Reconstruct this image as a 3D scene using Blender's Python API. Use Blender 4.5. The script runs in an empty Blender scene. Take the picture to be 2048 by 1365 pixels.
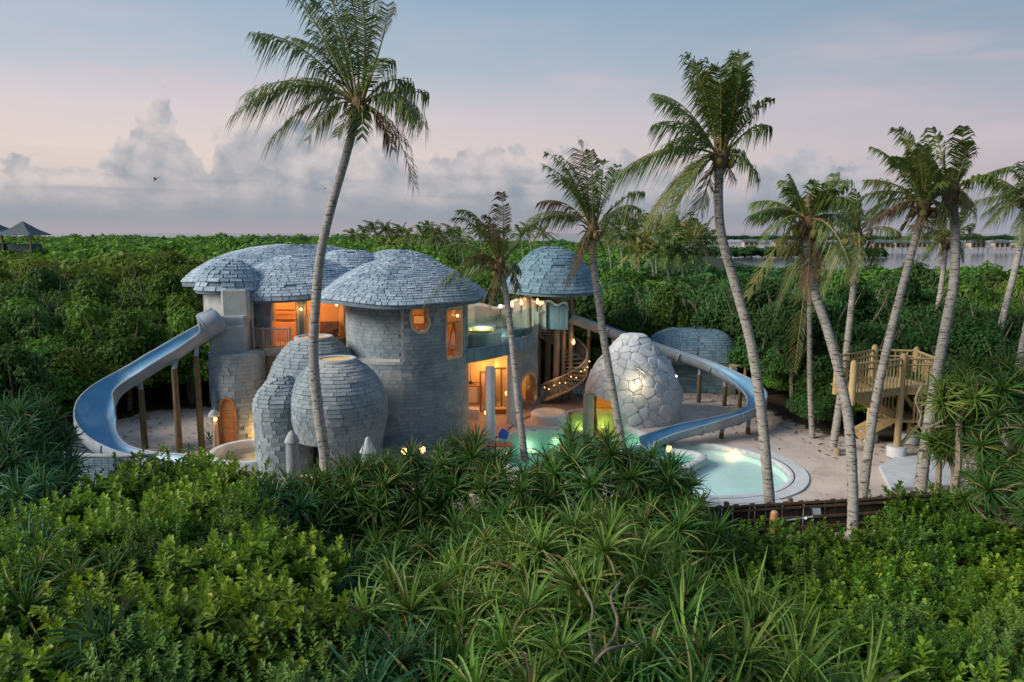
import bpy, math, random
import numpy as np
from mathutils import Vector, Matrix, noise

scene = bpy.context.scene
COL = scene.collection
R = math.radians
PI = math.pi

# ---------------------------------------------------------------- camera
FOC, PIT, CH = 1462.0, R(8.4), 10.0          # photo focal length in pixels (2048 wide), pitch, eye height
cp, sp = math.cos(PIT), math.sin(PIT)
cam_data = bpy.data.cameras.new('camera')
cam = bpy.data.objects.new('camera', cam_data)
COL.objects.link(cam)
cam_data.sensor_fit = 'HORIZONTAL'
cam_data.angle = 2 * math.atan(1024 / FOC)
cam_data.clip_start, cam_data.clip_end = 0.2, 60000
cam.location = (0, 0, CH)
cam.rotation_euler = (PI / 2 - PIT, 0, 0)
scene.camera = cam
scene.render.engine = 'CYCLES'
scene.cycles.use_denoising = True
scene.cycles.max_bounces = 8
scene.cycles.transparent_max_bounces = 12
scene.cycles.caustics_reflective = False
scene.cycles.caustics_refractive = False
scene.cycles.sample_clamp_indirect = 4.0
scene.view_settings.view_transform = 'Standard'
scene.view_settings.look = 'None'
scene.view_settings.exposure = 0.0
scene.view_settings.gamma = 1.0
scene.view_settings.use_curve_mapping = False

SUN_AZ, SUN_EL = R(-108), R(30)               # azimuth from +Y towards +X


def lin(r, g, b):
    def f(c):
        c /= 255.0
        return c / 12.92 if c <= 0.04045 else ((c + 0.055) / 1.055) ** 2.4
    return (f(r), f(g), f(b), 1.0)


class NT:
    """small node-tree writer"""
    def __init__(self, tree):
        self.t = tree

    def n(self, typ, **kw):
        nd = self.t.nodes.new(typ)
        for k, v in kw.items():
            setattr(nd, k, v)
        return nd

    def set(self, sock, val):
        if isinstance(val, bpy.types.NodeSocket):
            self.t.links.new(val, sock)
        else:
            sock.default_value = val

    def m(self, op, a, b=0.0, c=0.0, clamp=False):
        nd = self.n('ShaderNodeMath', operation=op, use_clamp=clamp)
        self.set(nd.inputs[0], a)
        self.set(nd.inputs[1], b)
        self.set(nd.inputs[2], c)
        return nd.outputs[0]

    def ss(self, x, lo, hi):
        nd = self.n('ShaderNodeMapRange', interpolation_type='SMOOTHSTEP')
        self.set(nd.inputs[0], x)
        self.set(nd.inputs[1], lo)
        self.set(nd.inputs[2], hi)
        nd.inputs[3].default_value, nd.inputs[4].default_value = 0.0, 1.0
        return nd.outputs[0]

    def lerp(self, x, lo, hi, a, b):
        nd = self.n('ShaderNodeMapRange')
        self.set(nd.inputs[0], x)
        for i, q in enumerate((lo, hi, a, b)):
            self.set(nd.inputs[i + 1], q)
        return nd.outputs[0]

    def mix(self, fac, a, b, blend='MIX'):
        nd = self.n('ShaderNodeMix', data_type='RGBA', blend_type=blend)
        self.set(nd.inputs[0], fac)
        self.set(nd.inputs[6], a)
        self.set(nd.inputs[7], b)
        return nd.outputs[2]

    def noise(self, vec, scale, detail=4.0, rough=0.5, out=0, dist=0.0):
        nd = self.n('ShaderNodeTexNoise')
        if vec is not None:
            self.set(nd.inputs['Vector'], vec)
        nd.inputs['Scale'].default_value = scale
        nd.inputs['Detail'].default_value = detail
        nd.inputs['Roughness'].default_value = rough
        nd.inputs['Distortion'].default_value = dist
        return nd.outputs[out]

    def ramp(self, fac, stops, interp='LINEAR'):
        nd = self.n('ShaderNodeValToRGB')
        nd.color_ramp.interpolation = interp
        els = nd.color_ramp.elements
        while len(els) < len(stops):
            els.new(0.5)
        for e, (p, c) in zip(els, stops):
            e.position, e.color = p, c
        self.set(nd.inputs[0], fac)
        return nd.outputs[0]

    def xyz(self, x, y, z):
        nd = self.n('ShaderNodeCombineXYZ')
        for i, q in enumerate((x, y, z)):
            self.set(nd.inputs[i], q)
        return nd.outputs[0]

    def vmul(self, vec, s):
        nd = self.n('ShaderNodeVectorMath', operation='MULTIPLY')
        self.set(nd.inputs[0], vec)
        nd.inputs[1].default_value = s
        return nd.outputs[0]


# ---------------------------------------------------------------- world: dusk sky with a cumulus bank
world = bpy.data.worlds.new('World')
scene.world = world
world.use_nodes = True
world.node_tree.nodes.clear()
w = NT(world.node_tree)
tc = w.n('ShaderNodeTexCoord')
sep = w.n('ShaderNodeSeparateXYZ')
w.set(sep.inputs[0], tc.outputs['Generated'])
dx_, dy_, dz_ = sep.outputs
az = w.m('MULTIPLY', w.m('ARCTAN2', dx_, dy_), 180 / PI)
el = w.m('MULTIPLY', w.m('ARCSINE', dz_), 180 / PI)
e01 = w.m('DIVIDE', el, 45.0, clamp=True)
k = 1 / 45.0
left_sky = w.ramp(e01, [(0, lin(170, 160, 166)), (2.5 * k, lin(196, 184, 182)), (5.5 * k, lin(221, 205, 197)), (8.5 * k, lin(212, 201, 203)),
                        (12 * k, lin(176, 187, 199)), (17 * k, lin(152, 174, 196)), (1.0, lin(146, 168, 204))])
right_sky = w.ramp(e01, [(0, lin(150, 150, 163)), (2.5 * k, lin(170, 160, 174)), (5.5 * k, lin(170, 164, 178)), (8.5 * k, lin(150, 158, 174)),
                         (12 * k, lin(134, 150, 168)), (17 * k, lin(104, 138, 162)), (1.0, lin(112, 142, 182))])
side = w.m('MULTIPLY_ADD', w.m('COSINE', w.m('MULTIPLY', w.m('ADD', az, 42.0), PI / 180)), -1.0, 1.0)
side = w.m('MULTIPLY', side, 0.95, clamp=True)
sky = w.mix(side, left_sky, right_sky)
ae = w.xyz(w.m('MULTIPLY', az, 0.035), w.m('MULTIPLY', el, 0.16), 0.0)
streak = w.ss(w.noise(ae, 1.6, 4, 0.55), 0.45, 0.72)
pink_band = w.m('MULTIPLY', w.ss(el, 3.0, 8.0), w.m('SUBTRACT', 1.0, w.ss(el, 10.0, 18.0)))
sky = w.mix(w.m('MULTIPLY', w.m('MULTIPLY', streak, pink_band), 0.42), sky, lin(214, 190, 196))
# cumulus bank: top height (degrees / 15) against azimuth (-60..60)
tops = [(-180, 3.0), (-60, 3.6), (-38, 4.6), (-33, 4.9), (-29, 4.6), (-27, 7.2), (-26, 10.2), (-24.8, 10.2), (-23.6, 7.0), (-22.4, 5.2), (-20.8, 8.2), (-19, 10.0),
        (-16, 9.0), (-12, 8.0), (-8, 7.6), (-5.5, 6.0), (-3, 7.2), (0, 7.0), (2, 6.3), (4.5, 6.9), (7, 6.2), (11.5, 5.5), (15, 4.0), (17, 3.8), (18.6, 5.8),
        (21, 6.3), (24, 5.4), (28, 4.0), (36, 3.0), (60, 2.6), (180, 3.0)]
warp = w.m('MULTIPLY', w.m('SUBTRACT', w.noise(w.xyz(w.m('MULTIPLY', az, 0.3), w.m('MULTIPLY', el, 0.3), 3.0), 1.0, 3), 0.5), 3.2)
az_w = w.m('ADD', az, warp)
azn = w.lerp(az_w, -40.0, 40.0, 0.0, 1.0)
inner = [(max(0.0, min(1.0, (a + 40) / 80)), (h / 15,) * 3 + (1.0,)) for a, h in tops if -41 < a < 41]
top = w.m('MULTIPLY', w.ramp(azn, inner, 'EASE'), 15.0)


def billow(dx, dy, seed):
    vec = w.xyz(w.m('ADD', az, dx), w.m('MULTIPLY', w.m('ADD', el, dy), 1.15), seed)
    big = w.noise(vec, 0.42, 5, 0.58, dist=0.25)
    vor = w.n('ShaderNodeTexVoronoi', feature='SMOOTH_F1')
    w.set(vor.inputs['Vector'], vec)
    vor.inputs['Scale'].default_value = 0.75
    vor.inputs['Detail'].default_value = 2.0
    vor.inputs['Smoothness'].default_value = 0.35
    puff = w.m('SUBTRACT', 0.75, vor.outputs['Distance'])
    return w.m('ADD', w.m('MULTIPLY', big, 0.75), w.m('MULTIPLY', puff, 0.55))


b0 = billow(0.0, 0.0, 1.7)


def soft(dx, dy):
    return w.noise(w.xyz(w.m('ADD', az, dx), w.m('MULTIPLY', w.m('ADD', el, dy), 1.25), 4.4), 0.30, 4.5, 0.50, dist=0.3)


edge = w.m('ADD', w.m('SUBTRACT', w.m('ADD', top, 0.5), el), w.m('MULTIPLY', w.m('SUBTRACT', b0, 0.50), 4.2))
cover = w.ss(edge, -0.1, 0.75)
lit = w.m('MULTIPLY_ADD', w.m('SUBTRACT', soft(0.0, 0.0), soft(-1.1, 1.0)), 2.2, 0.46)
lit = w.m('ADD', lit, w.m('MULTIPLY', w.m('SUBTRACT', 1.0, w.ss(edge, 0.2, 3.2)), 0.30), 0.0, clamp=True)
hi = w.mix(side, lin(216, 203, 199), lin(160, 164, 180))
lo = w.mix(side, lin(140, 149, 161), lin(112, 132, 152))
cl = w.mix(lit, lo, hi)
low_haze = w.mix(side, lin(143, 149, 160), lin(133, 142, 159))
cl = w.mix(w.m('SUBTRACT', 1.0, w.ss(el, 0.2, 4.6)), cl, low_haze)
sky = w.mix(w.m('MULTIPLY', cover, 0.95), sky, cl)
# flat dark streak clouds low in the bank
flat = w.ss(w.noise(w.xyz(w.m('MULTIPLY', az, 0.05), w.m('MULTIPLY', el, 0.62), 8.0), 1.3, 5, 0.5), 0.52, 0.7)
flat = w.m('MULTIPLY', flat, w.m('MULTIPLY', w.ss(el, 0.6, 2.0), w.m('SUBTRACT', 1.0, w.ss(el, 3.2, 6.2))))
sky = w.mix(w.m('MULTIPLY', flat, 0.55), sky, lin(136, 141, 156))
sky = w.mix(w.m('SUBTRACT', 1.0, w.ss(el, -0.1, 1.5)), sky, w.mix(side, lin(166, 159, 168), lin(154, 153, 168)))
nis = w.n('ShaderNodeTexSky', sky_type='NISHITA')
nis.sun_disc = False
nis.sun_elevation, nis.sun_rotation = SUN_EL, SUN_AZ
bg1 = w.n('ShaderNodeBackground')
w.set(bg1.inputs[0], sky)
bg1.inputs[1].default_value = 1.06
bg2 = w.n('ShaderNodeBackground')
w.set(bg2.inputs[0], nis.outputs[0])
bg2.inputs[1].default_value = 0.005
add = w.n('ShaderNodeAddShader')
w.set(add.inputs[0], bg1.outputs[0])
w.set(add.inputs[1], bg2.outputs[0])
out = w.n('ShaderNodeOutputWorld')
w.set(out.inputs[0], add.outputs[0])

sun_d = bpy.data.lights.new('sun', 'SUN')
sun_d.energy = 4.6
sun_d.angle = R(24)
sun_d.color = (1.0, 0.93, 0.84)
sun = bpy.data.objects.new('sun', sun_d)
COL.objects.link(sun)
sun.rotation_euler = Vector((-math.sin(SUN_AZ) * math.cos(SUN_EL), -math.cos(SUN_AZ) * math.cos(SUN_EL), -math.sin(SUN_EL))).to_track_quat('-Z', 'Y').to_euler()


# ---------------------------------------------------------------- geometry helpers
def ray(u, v):
    dv = (v - 682.5) / FOC
    return Vector(((u - 1024) / FOC, cp - dv * sp, -(sp + dv * cp)))


def P(u, v, t):
    """world point seen at photo position (u, v) at forward distance t"""
    r = ray(u, v)
    return Vector((r.x * t, r.y * t, CH + r.z * t))


def G(u, v, z=0.0):
    r = ray(u, v)
    return P(u, v, (z - CH) / r.z)


def proj(p):
    t = p[1] * cp + (CH - p[2]) * sp
    return 1024 + FOC * p[0] / t, 682.5 + FOC * ((CH - p[2]) * cp - p[1] * sp) / t, t


def cyl(u, v, cx, cy, r):
    """angle and height where the sight line through (u, v) first meets a cylinder"""
    d = ray(u, v)
    a = d.x ** 2 + d.y ** 2
    b = -2 * (d.x * cx + d.y * cy)
    c = cx * cx + cy * cy - r * r
    q = b * b - 4 * a * c
    t = (-b - math.sqrt(max(q, 0.0))) / (2 * a)
    p = d * t
    return math.atan2(p.y - cy, p.x - cx), CH + p.z


class MB:
    def __init__(self):
        self.v, self.f, self.n = [], [], 0

    def add(self, verts, faces):
        b = self.n
        self.v.extend(tuple(q) for q in verts)
        self.f.extend(tuple(i + b for i in f) for f in faces)
        self.n += len(verts)
        return self

    def box(self, c, s, M=None, rz=0.0):
        hx, hy, hz = s[0] / 2, s[1] / 2, s[2] / 2
        vs = [Vector((x, y, z)) for z in (-hz, hz) for y in (-hy, hy) for x in (-hx, hx)]
        if M is None and rz:
            M = Matrix.Rotation(rz, 3, 'Z')
        if M is not None:
            vs = [M @ q for q in vs]
        c = Vector(c)
        return self.add([q + c for q in vs], [(0, 2, 3, 1), (4, 5, 7, 6), (0, 1, 5, 4), (2, 6, 7, 3), (0, 4, 6, 2), (1, 3, 7, 5)])

    def bar(self, p, q, wdt, hgt=None):
        """a squared bar from p to q"""
        p, q = Vector(p), Vector(q)
        d = q - p
        return self.box((p + q) / 2, (wdt, hgt or wdt, d.length), frame_z(d))

    def tube(self, pts, rad, n=8, cap=True):
        pts = [Vector(q) for q in pts]
        m = len(pts)
        rad = list(rad) if hasattr(rad, '__len__') else [rad] * m
        vs, up = [], None
        for i, q in enumerate(pts):
            t = (pts[min(i + 1, m - 1)] - pts[max(i - 1, 0)]).normalized()
            if up is None:
                up = Vector((1, 0, 0)) if abs(t.x) < 0.8 else Vector((0, 1, 0))
            x = (up - t * up.dot(t)).normalized()
            y = t.cross(x)
            up = x
            for j in range(n):
                a = 2 * PI * j / n
                vs.append(q + (x * math.cos(a) + y * math.sin(a)) * rad[i])
        fs = [(i * n + j, i * n + (j + 1) % n, (i + 1) * n + (j + 1) % n, (i + 1) * n + j) for i in range(m - 1) for j in range(n)]
        if cap:
            fs.append(tuple(range(n - 1, -1, -1)))
            fs.append(tuple((m - 1) * n + j for j in range(n)))
        return self.add(vs, fs)

    def lathe(self, c, prof, n=24, cap=True):
        vs = [(c[0] + r * math.cos(2 * PI * j / n), c[1] + r * math.sin(2 * PI * j / n), c[2] + z) for r, z in prof for j in range(n)]
        m = len(prof)
        fs = [(i * n + j, i * n + (j + 1) % n, (i + 1) * n + (j + 1) % n, (i + 1) * n + j) for i in range(m - 1) for j in range(n)]
        if cap:
            fs.append(tuple(range(n - 1, -1, -1)))
            fs.append(tuple((m - 1) * n + j for j in range(n)))
        return self.add(vs, fs)

    def ball(self, c, r, n=8, m=6, sz=1.0):
        prof = [(max(1e-4, r * math.cos(-PI / 2 + PI * i / m)), r * sz * math.sin(-PI / 2 + PI * i / m)) for i in range(m + 1)]
        return self.lathe(c, prof, n, False)

    def prism(self, poly, z0, z1):
        n = len(poly)
        return self.add([(p[0], p[1], z0) for p in poly] + [(p[0], p[1], z1) for p in poly],
                        [tuple(range(n - 1, -1, -1)), tuple(range(n, 2 * n))] + [(i, (i + 1) % n, n + (i + 1) % n, n + i) for i in range(n)])

    def mesh(self, name, mats, smooth=False):
        return make_mesh(name, np.array([tuple(q) for q in self.v], dtype=np.float64).reshape(-1, 3), self.f, mats, smooth)

    def build(self, name, mats, parent=None, smooth=False):
        return link(name, self.mesh(name, mats, smooth), parent)


def make_mesh(name, V, F, mats, smooth=False):
    me = bpy.data.meshes.new(name)
    me.from_pydata(V.tolist(), [], F if isinstance(F, list) else F.tolist())
    for q in (mats if isinstance(mats, (list, tuple)) else [mats]):
        me.materials.append(q)
    if smooth:
        me.polygons.foreach_set('use_smooth', [True] * len(me.polygons))
        try:
            me.set_sharp_from_angle(angle=R(45))
        except Exception:
            pass
    me.update()
    return me


def link(name, me, parent=None):
    o = bpy.data.objects.new(name, me)
    COL.objects.link(o)
    if parent is not None:
        hang(o, parent)
    return o


def hang(o, parent):
    """child authored in world coordinates"""
    o.parent = parent
    if parent.parent is None and parent.type == 'EMPTY':
        o.matrix_parent_inverse = Matrix.Translation(-parent.location)


def tag(o, label=None, cat=None, group=None, kind=None):
    for q, v in (('label', label), ('category', cat), ('group', group), ('kind', kind)):
        if v:
            o[q] = v
    return o


def thing(name, label, cat, loc, group=None):
    o = bpy.data.objects.new(name, None)
    o.empty_display_size = 0.3
    COL.objects.link(o)
    o.location = loc
    return tag(o, label, cat, group)


def frame_z(d):
    return Vector(d).to_track_quat('Z', 'Y').to_matrix()


def spline(pts, per=8, closed=False):
    """Catmull-Rom through points"""
    pts = [Vector(q) for q in pts]
    n = len(pts)
    res = []
    for i in range(n if closed else n - 1):
        if closed:
            a, b, c, d = (pts[(i + j - 1) % n] for j in range(4))
        else:
            b, c = pts[i], pts[i + 1]
            a = pts[i - 1] if i else b * 2 - c
            d = pts[i + 2] if i + 2 < n else c * 2 - b
        for j in range(per):
            s = j / per
            res.append(0.5 * ((2 * b) + (c - a) * s + (2 * a - 5 * b + 4 * c - d) * s * s + (3 * b - a - 3 * c + d) * s ** 3))
    if not closed:
        res.append(pts[-1])
    return res


def inpoly(x, y, poly):
    c = False
    j = len(poly) - 1
    for i in range(len(poly)):
        xi, yi, xj, yj = poly[i][0], poly[i][1], poly[j][0], poly[j][1]
        if (yi > y) != (yj > y) and x < (xj - xi) * (y - yi) / (yj - yi) + xi:
            c = not c
        j = i
    return c


def lamp(name, loc, watts, col=(1.0, 0.55, 0.2), size=0.08, parent=None, kind='POINT'):
    d = bpy.data.lights.new(name, kind)
    d.energy = watts
    d.color = col
    if kind == 'POINT':
        d.shadow_soft_size = size
    o = bpy.data.objects.new(name, d)
    COL.objects.link(o)
    o.location = loc
    if parent is not None:
        hang(o, parent)
    return o


# ---------------------------------------------------------------- materials
def pmat(name, c1, c2=None, scale=3.0, rough=0.75, bump=0.0, bscale=None, vary=0.0, spec=0.3, stretch=(1, 1, 1), contrast=(0.35, 0.68), c3=None, c3scale=0.6,
         c3cut=(0.52, 0.7), detail=5.0, metal=0.0):
    """noise-mottled surface; vary: brightness spread from piece to piece"""
    mt = bpy.data.materials.new(name)
    mt.use_nodes = True
    t = NT(mt.node_tree)
    bs = mt.node_tree.nodes['Principled BSDF']
    geo = t.n('ShaderNodeNewGeometry')
    pos = t.vmul(geo.outputs['Position'], stretch)
    c1 = tuple(c1) + (1.0,)
    col = c1
    if c2 is not None:
        col = t.mix(t.ss(t.noise(pos, scale, detail, 0.6), *contrast), c1, tuple(c2) + (1.0,))
    if c3 is not None:
        col = t.mix(t.ss(t.noise(pos, c3scale, 6, 0.65, dist=0.4), *c3cut), col, tuple(c3) + (1.0,))
    if vary:
        oi = t.n('ShaderNodeObjectInfo')
        r = t.m('FRACT', t.m('ADD', oi.outputs['Random'], geo.outputs['Random Per Island']))
        hs = t.n('ShaderNodeHueSaturation')
        t.set(hs.inputs['Value'], t.lerp(r, 0, 1, 1 - vary, 1 + vary))
        t.set(hs.inputs['Hue'], t.lerp(t.m('FRACT', t.m('MULTIPLY', r, 7.3)), 0, 1, 0.5 - vary * 0.04, 0.5 + vary * 0.04))
        t.set(hs.inputs['Color'], col)
        col = hs.outputs[0]
    t.set(bs.inputs['Base Color'], col)
    bs.inputs['Roughness'].default_value = rough
    bs.inputs['Specular IOR Level'].default_value = spec
    bs.inputs['Metallic'].default_value = metal
    if bump:
        b = t.n('ShaderNodeBump')
        b.inputs['Strength'].default_value = bump
        b.inputs['Distance'].default_value = 0.05
        t.set(b.inputs['Height'], t.noise(pos, bscale or scale * 4, 6, 0.65))
        t.set(bs.inputs['Normal'], b.outputs[0])
    return mt


def leafmat(name, c1, c2, c3=None, trans=0.28, rough=0.45, vary=0.35, spec=0.4):
    mt = bpy.data.materials.new(name)
    mt.use_nodes = True
    t = NT(mt.node_tree)
    bs = mt.node_tree.nodes['Principled BSDF']
    geo = t.n('ShaderNodeNewGeometry')
    oi = t.n('ShaderNodeObjectInfo')
    isl = geo.outputs['Random Per Island']
    col = t.mix(isl, tuple(c1) + (1,), tuple(c2) + (1,))
    if c3 is not None:
        col = t.mix(t.ss(t.m('FRACT', t.m('MULTIPLY', isl, 17.3)), 0.88, 1.0), col, tuple(c3) + (1,))
    hs = t.n('ShaderNodeHueSaturation')
    t.set(hs.inputs['Color'], col)
    t.set(hs.inputs['Value'], t.lerp(oi.outputs['Random'], 0, 1, 1 - vary, 1 + vary))
    t.set(hs.inputs['Hue'], t.lerp(t.m('FRACT', t.m('MULTIPLY', oi.outputs['Random'], 9.7)), 0, 1, 0.485, 0.515))
    col = hs.outputs[0]
    t.set(bs.inputs['Base Color'], col)
    bs.inputs['Roughness'].default_value = rough
    bs.inputs['Specular IOR Level'].default_value = spec
    tr = t.n('ShaderNodeBsdfTranslucent')
    t.set(tr.inputs[0], t.mix(0.35, col, (0.25, 0.32, 0.02, 1), 'MIX'))
    mx = t.n('ShaderNodeMixShader')
    mx.inputs[0].default_value = trans
    t.set(mx.inputs[1], bs.outputs[0])
    t.set(mx.inputs[2], tr.outputs[0])
    t.set(mt.node_tree.nodes['Material Output'].inputs[0], mx.outputs[0])
    return mt


def glow(name, col, strength):
    mt = bpy.data.materials.new(name)
    mt.use_nodes = True
    t = NT(mt.node_tree)
    e = t.n('ShaderNodeEmission')
    e.inputs[0].default_value = tuple(col) + (1,)
    e.inputs[1].default_value = strength
    t.set(mt.node_tree.nodes['Material Output'].inputs[0], e.outputs[0])
    return mt


def glassmat(name, tint=(0.85, 0.95, 0.93), refl=0.12, rough=0.02):
    mt = bpy.data.materials.new(name)
    mt.use_nodes = True
    t = NT(mt.node_tree)
    tr = t.n('ShaderNodeBsdfTransparent')
    tr.inputs[0].default_value = tuple(tint) + (1,)
    gl = t.n('ShaderNodeBsdfGlossy')
    gl.inputs['Roughness'].default_value = rough
    fr = t.n('ShaderNodeFresnel')
    geo = t.n('ShaderNodeNewGeometry')
    t.set(fr.inputs[0], t.lerp(geo.outputs['Backfacing'], 0, 1, 1.40, 1 / 1.40))
    mx = t.n('ShaderNodeMixShader')
    t.set(mx.inputs[0], t.m('ADD', fr.outputs[0], refl * 0.3, clamp=True))
    t.set(mx.inputs[1], tr.outputs[0])
    t.set(mx.inputs[2], gl.outputs[0])
    t.set(mt.node_tree.nodes['Material Output'].inputs[0], mx.outputs[0])
    return mt


M = {}
M['stone'] = pmat('stacked_stone', (0.285, 0.325, 0.34), (0.175, 0.22, 0.245), 0.9, 0.88, 0.4, 12, vary=0.10, c3=(0.385, 0.385, 0.365), c3scale=0.45, c3cut=(0.50, 0.68))
M['stonecore'] = pmat('stone_mortar', (0.255, 0.285, 0.30), (0.17, 0.205, 0.225), 0.9, 0.9, 0.3, 20)
M['shingle'] = pmat('roof_stone', (0.36, 0.425, 0.475), (0.255, 0.325, 0.385), 1.8, 0.8, 0.35, 14, vary=0.19, c3=(0.155, 0.235, 0.295), c3scale=0.4, c3cut=(0.52, 0.64))
M['roofcore'] = pmat('roof_mortar', (0.15, 0.20, 0.245), (0.11, 0.155, 0.195), 3.0, 0.9, 0.3, 20)
M['bluestone'] = pmat('blue_green_stone', (0.135, 0.235, 0.285), (0.19, 0.265, 0.30), 2.0, 0.8, 0.3, 14, vary=0.2, c3=(0.09, 0.165, 0.19), c3scale=0.5)
M['render'] = pmat('smooth_cement', (0.42, 0.42, 0.40), (0.31, 0.325, 0.32), 1.1, 0.88, 0.3, 9, c3=(0.19, 0.205, 0.20), c3scale=0.6, c3cut=(0.54, 0.72))
M['palecement'] = pmat('pale_cement', (0.56, 0.57, 0.56), (0.46, 0.48, 0.49), 2.2, 0.85, 0.2, 16)
M['igloo'] = pmat('igloo_stone', (0.60, 0.61, 0.605), (0.50, 0.515, 0.52), 1.5, 0.88, 0.4, 10, vary=0.09, c3=(0.27, 0.29, 0.28), c3scale=0.7, c3cut=(0.57, 0.72))
M['igloogap'] = pmat('igloo_joint', (0.37, 0.38, 0.38), None, rough=0.9)
M['plaster'] = pmat('peach_plaster', (0.72, 0.50, 0.30), (0.66, 0.44, 0.25), 1.2, 0.8, 0.1, 8)
M['whiteplaster'] = pmat('white_plaster', (0.72, 0.69, 0.65), (0.64, 0.62, 0.59), 1.5, 0.8, 0.1, 10)
M['floorwood'] = pmat('deck_boards', (0.33, 0.22, 0.15), (0.25, 0.17, 0.12), 3, 0.6, 0.15, 20, vary=0.18, stretch=(1, 6, 1))
M['wood'] = pmat('brown_timber', (0.27, 0.14, 0.06), (0.20, 0.10, 0.045), 4, 0.55, 0.15, 20, vary=0.12, stretch=(6, 6, 1))
M['doorwood'] = pmat('orange_door_timber', (0.46, 0.21, 0.075), (0.36, 0.15, 0.05), 4, 0.5, 0.1, 20, vary=0.12, stretch=(6, 6, 1))
M['pine'] = pmat('pale_pine', (0.50, 0.36, 0.17), (0.40, 0.28, 0.13), 4, 0.7, 0.15, 25, vary=0.14, stretch=(5, 5, 1))
M['greywood'] = pmat('bleached_wood', (0.44, 0.37, 0.28), (0.34, 0.28, 0.21), 4, 0.75, 0.15, 25, vary=0.14, stretch=(5, 5, 1))
M['pole'] = pmat('weathered_pole', (0.17, 0.115, 0.06), (0.105, 0.075, 0.04), 3, 0.85, 0.3, 20, stretch=(5, 5, 1), c3=(0.16, 0.15, 0.05), c3scale=1.0)
M['pillar'] = pmat('trunk_pillar', (0.36, 0.27, 0.19), (0.26, 0.19, 0.135), 3, 0.8, 0.25, 14, stretch=(5, 5, 1))
M['fence'] = pmat('dark_fence_timber', (0.060, 0.036, 0.022), (0.038, 0.024, 0.016), 4, 0.8, 0.3, 25, vary=0.3, stretch=(5, 5, 1))
M['fencerail'] = pmat('fence_rail_timber', (0.15, 0.10, 0.06), (0.085, 0.055, 0.035), 4, 0.8, 0.2, 25, vary=0.2)
M['slideblue'] = pmat('blue_slide_gelcoat', (0.115, 0.30, 0.46), (0.155, 0.345, 0.50), 1.0, 0.42, 0, spec=0.4, c3=(0.27, 0.42, 0.52), c3scale=0.45, c3cut=(0.46, 0.60))
M['slideout'] = pmat('grey_slide_shell', (0.31, 0.345, 0.385), (0.25, 0.28, 0.315), 1.2, 0.5, 0.05, 8, c3=(0.20, 0.22, 0.24), c3scale=0.8, c3cut=(0.55, 0.72))
M['metal'] = pmat('galvanised_metal', (0.45, 0.46, 0.47), (0.38, 0.39, 0.40), 3, 0.4, metal=0.6)
M['dark'] = pmat('dark_paint', (0.03, 0.03, 0.032), None, rough=0.5)
M['white'] = pmat('white_paint', (0.78, 0.78, 0.77), (0.70, 0.71, 0.71), 2, 0.5)
M['bluecloth'] = pmat('blue_panel', (0.02, 0.07, 0.34), (0.03, 0.10, 0.40), 6, 0.6)
M['redwood'] = pmat('red_timber', (0.32, 0.09, 0.04), (0.24, 0.07, 0.03), 5, 0.6)
M['cloth'] = pmat('pale_cloth', (0.70, 0.66, 0.60), (0.62, 0.58, 0.53), 6, 0.9)
M['patterned'] = pmat('patterned_cloth', (0.30, 0.09, 0.05), (0.05, 0.12, 0.13), 9, 0.85, contrast=(0.45, 0.55))

M['sand'] = pmat('coral_sand', (0.58, 0.485, 0.405), (0.485, 0.395, 0.33), 0.7, 0.95, 0.7, 9, c3=(0.35, 0.29, 0.24), c3scale=0.55, c3cut=(0.54, 0.74))
t_ = NT(M['sand'].node_tree)
bs_ = M['sand'].node_tree.nodes['Principled BSDF']
at_n = t_.n('ShaderNodeAttribute', attribute_name='litter')
g_ = t_.n('ShaderNodeNewGeometry')
lf_ = t_.ss(t_.m('ADD', at_n.outputs['Fac'], t_.m('MULTIPLY', t_.m('SUBTRACT', t_.noise(g_.outputs['Position'], 1.6, 6, 0.65), 0.5), 1.1)), 0.42, 0.60)
src_ = bs_.inputs['Base Color'].links[0].from_socket
t_.set(bs_.inputs['Base Color'], t_.mix(lf_, src_, t_.mix(t_.noise(g_.outputs['Position'], 9.0, 4), (0.028, 0.022, 0.014, 1), (0.075, 0.055, 0.035, 1))))
M['soil'] = pmat('leaf_litter_soil', (0.040, 0.032, 0.020), (0.022, 0.024, 0.012), 1.5, 0.95, 0.5, 12)
M['ground'] = pmat('forest_floor', (0.022, 0.034, 0.012), (0.014, 0.022, 0.009), 0.3, 0.95)
M['deckstone'] = pmat('deck_paving', (0.42, 0.33, 0.28), (0.35, 0.27, 0.23), 3, 0.8, 0.15, 12, vary=0.12)
M['poolshell'] = pmat('turquoise_plaster', (0.30, 0.62, 0.55), (0.34, 0.66, 0.60), 1.0, 0.7)
M['poolpale'] = pmat('pale_pool_plaster', (0.68, 0.79, 0.76), (0.74, 0.82, 0.80), 0.8, 0.7)
M['poolgreen'] = pmat('green_pool_plaster', (0.42, 0.55, 0.22), (0.36, 0.50, 0.20), 0.8, 0.7)
M['tubwater'] = pmat('tub_floor', (0.50, 0.36, 0.24), (0.46, 0.33, 0.22), 1.0, 0.5)
M['thatch'] = pmat('dark_thatch', (0.10, 0.125, 0.135), (0.065, 0.085, 0.095), 6, 0.95, 0.4, 20)
M['villawall'] = pmat('far_villa_timber', (0.46, 0.36, 0.28), (0.38, 0.29, 0.22), 0.5, 0.8, vary=0.1)
M['bark'] = pmat('palm_bark', (0.40, 0.365, 0.32), (0.27, 0.24, 0.205), 2.0, 0.9, 0.6, 9, stretch=(1.2, 1.2, 6.5), c3=(0.060, 0.050, 0.045), c3scale=2.8, c3cut=(0.555, 0.60))
M['limb'] = pmat('grey_limb', (0.20, 0.16, 0.12), (0.12, 0.095, 0.07), 5, 0.9, 0.3, 20)
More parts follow.
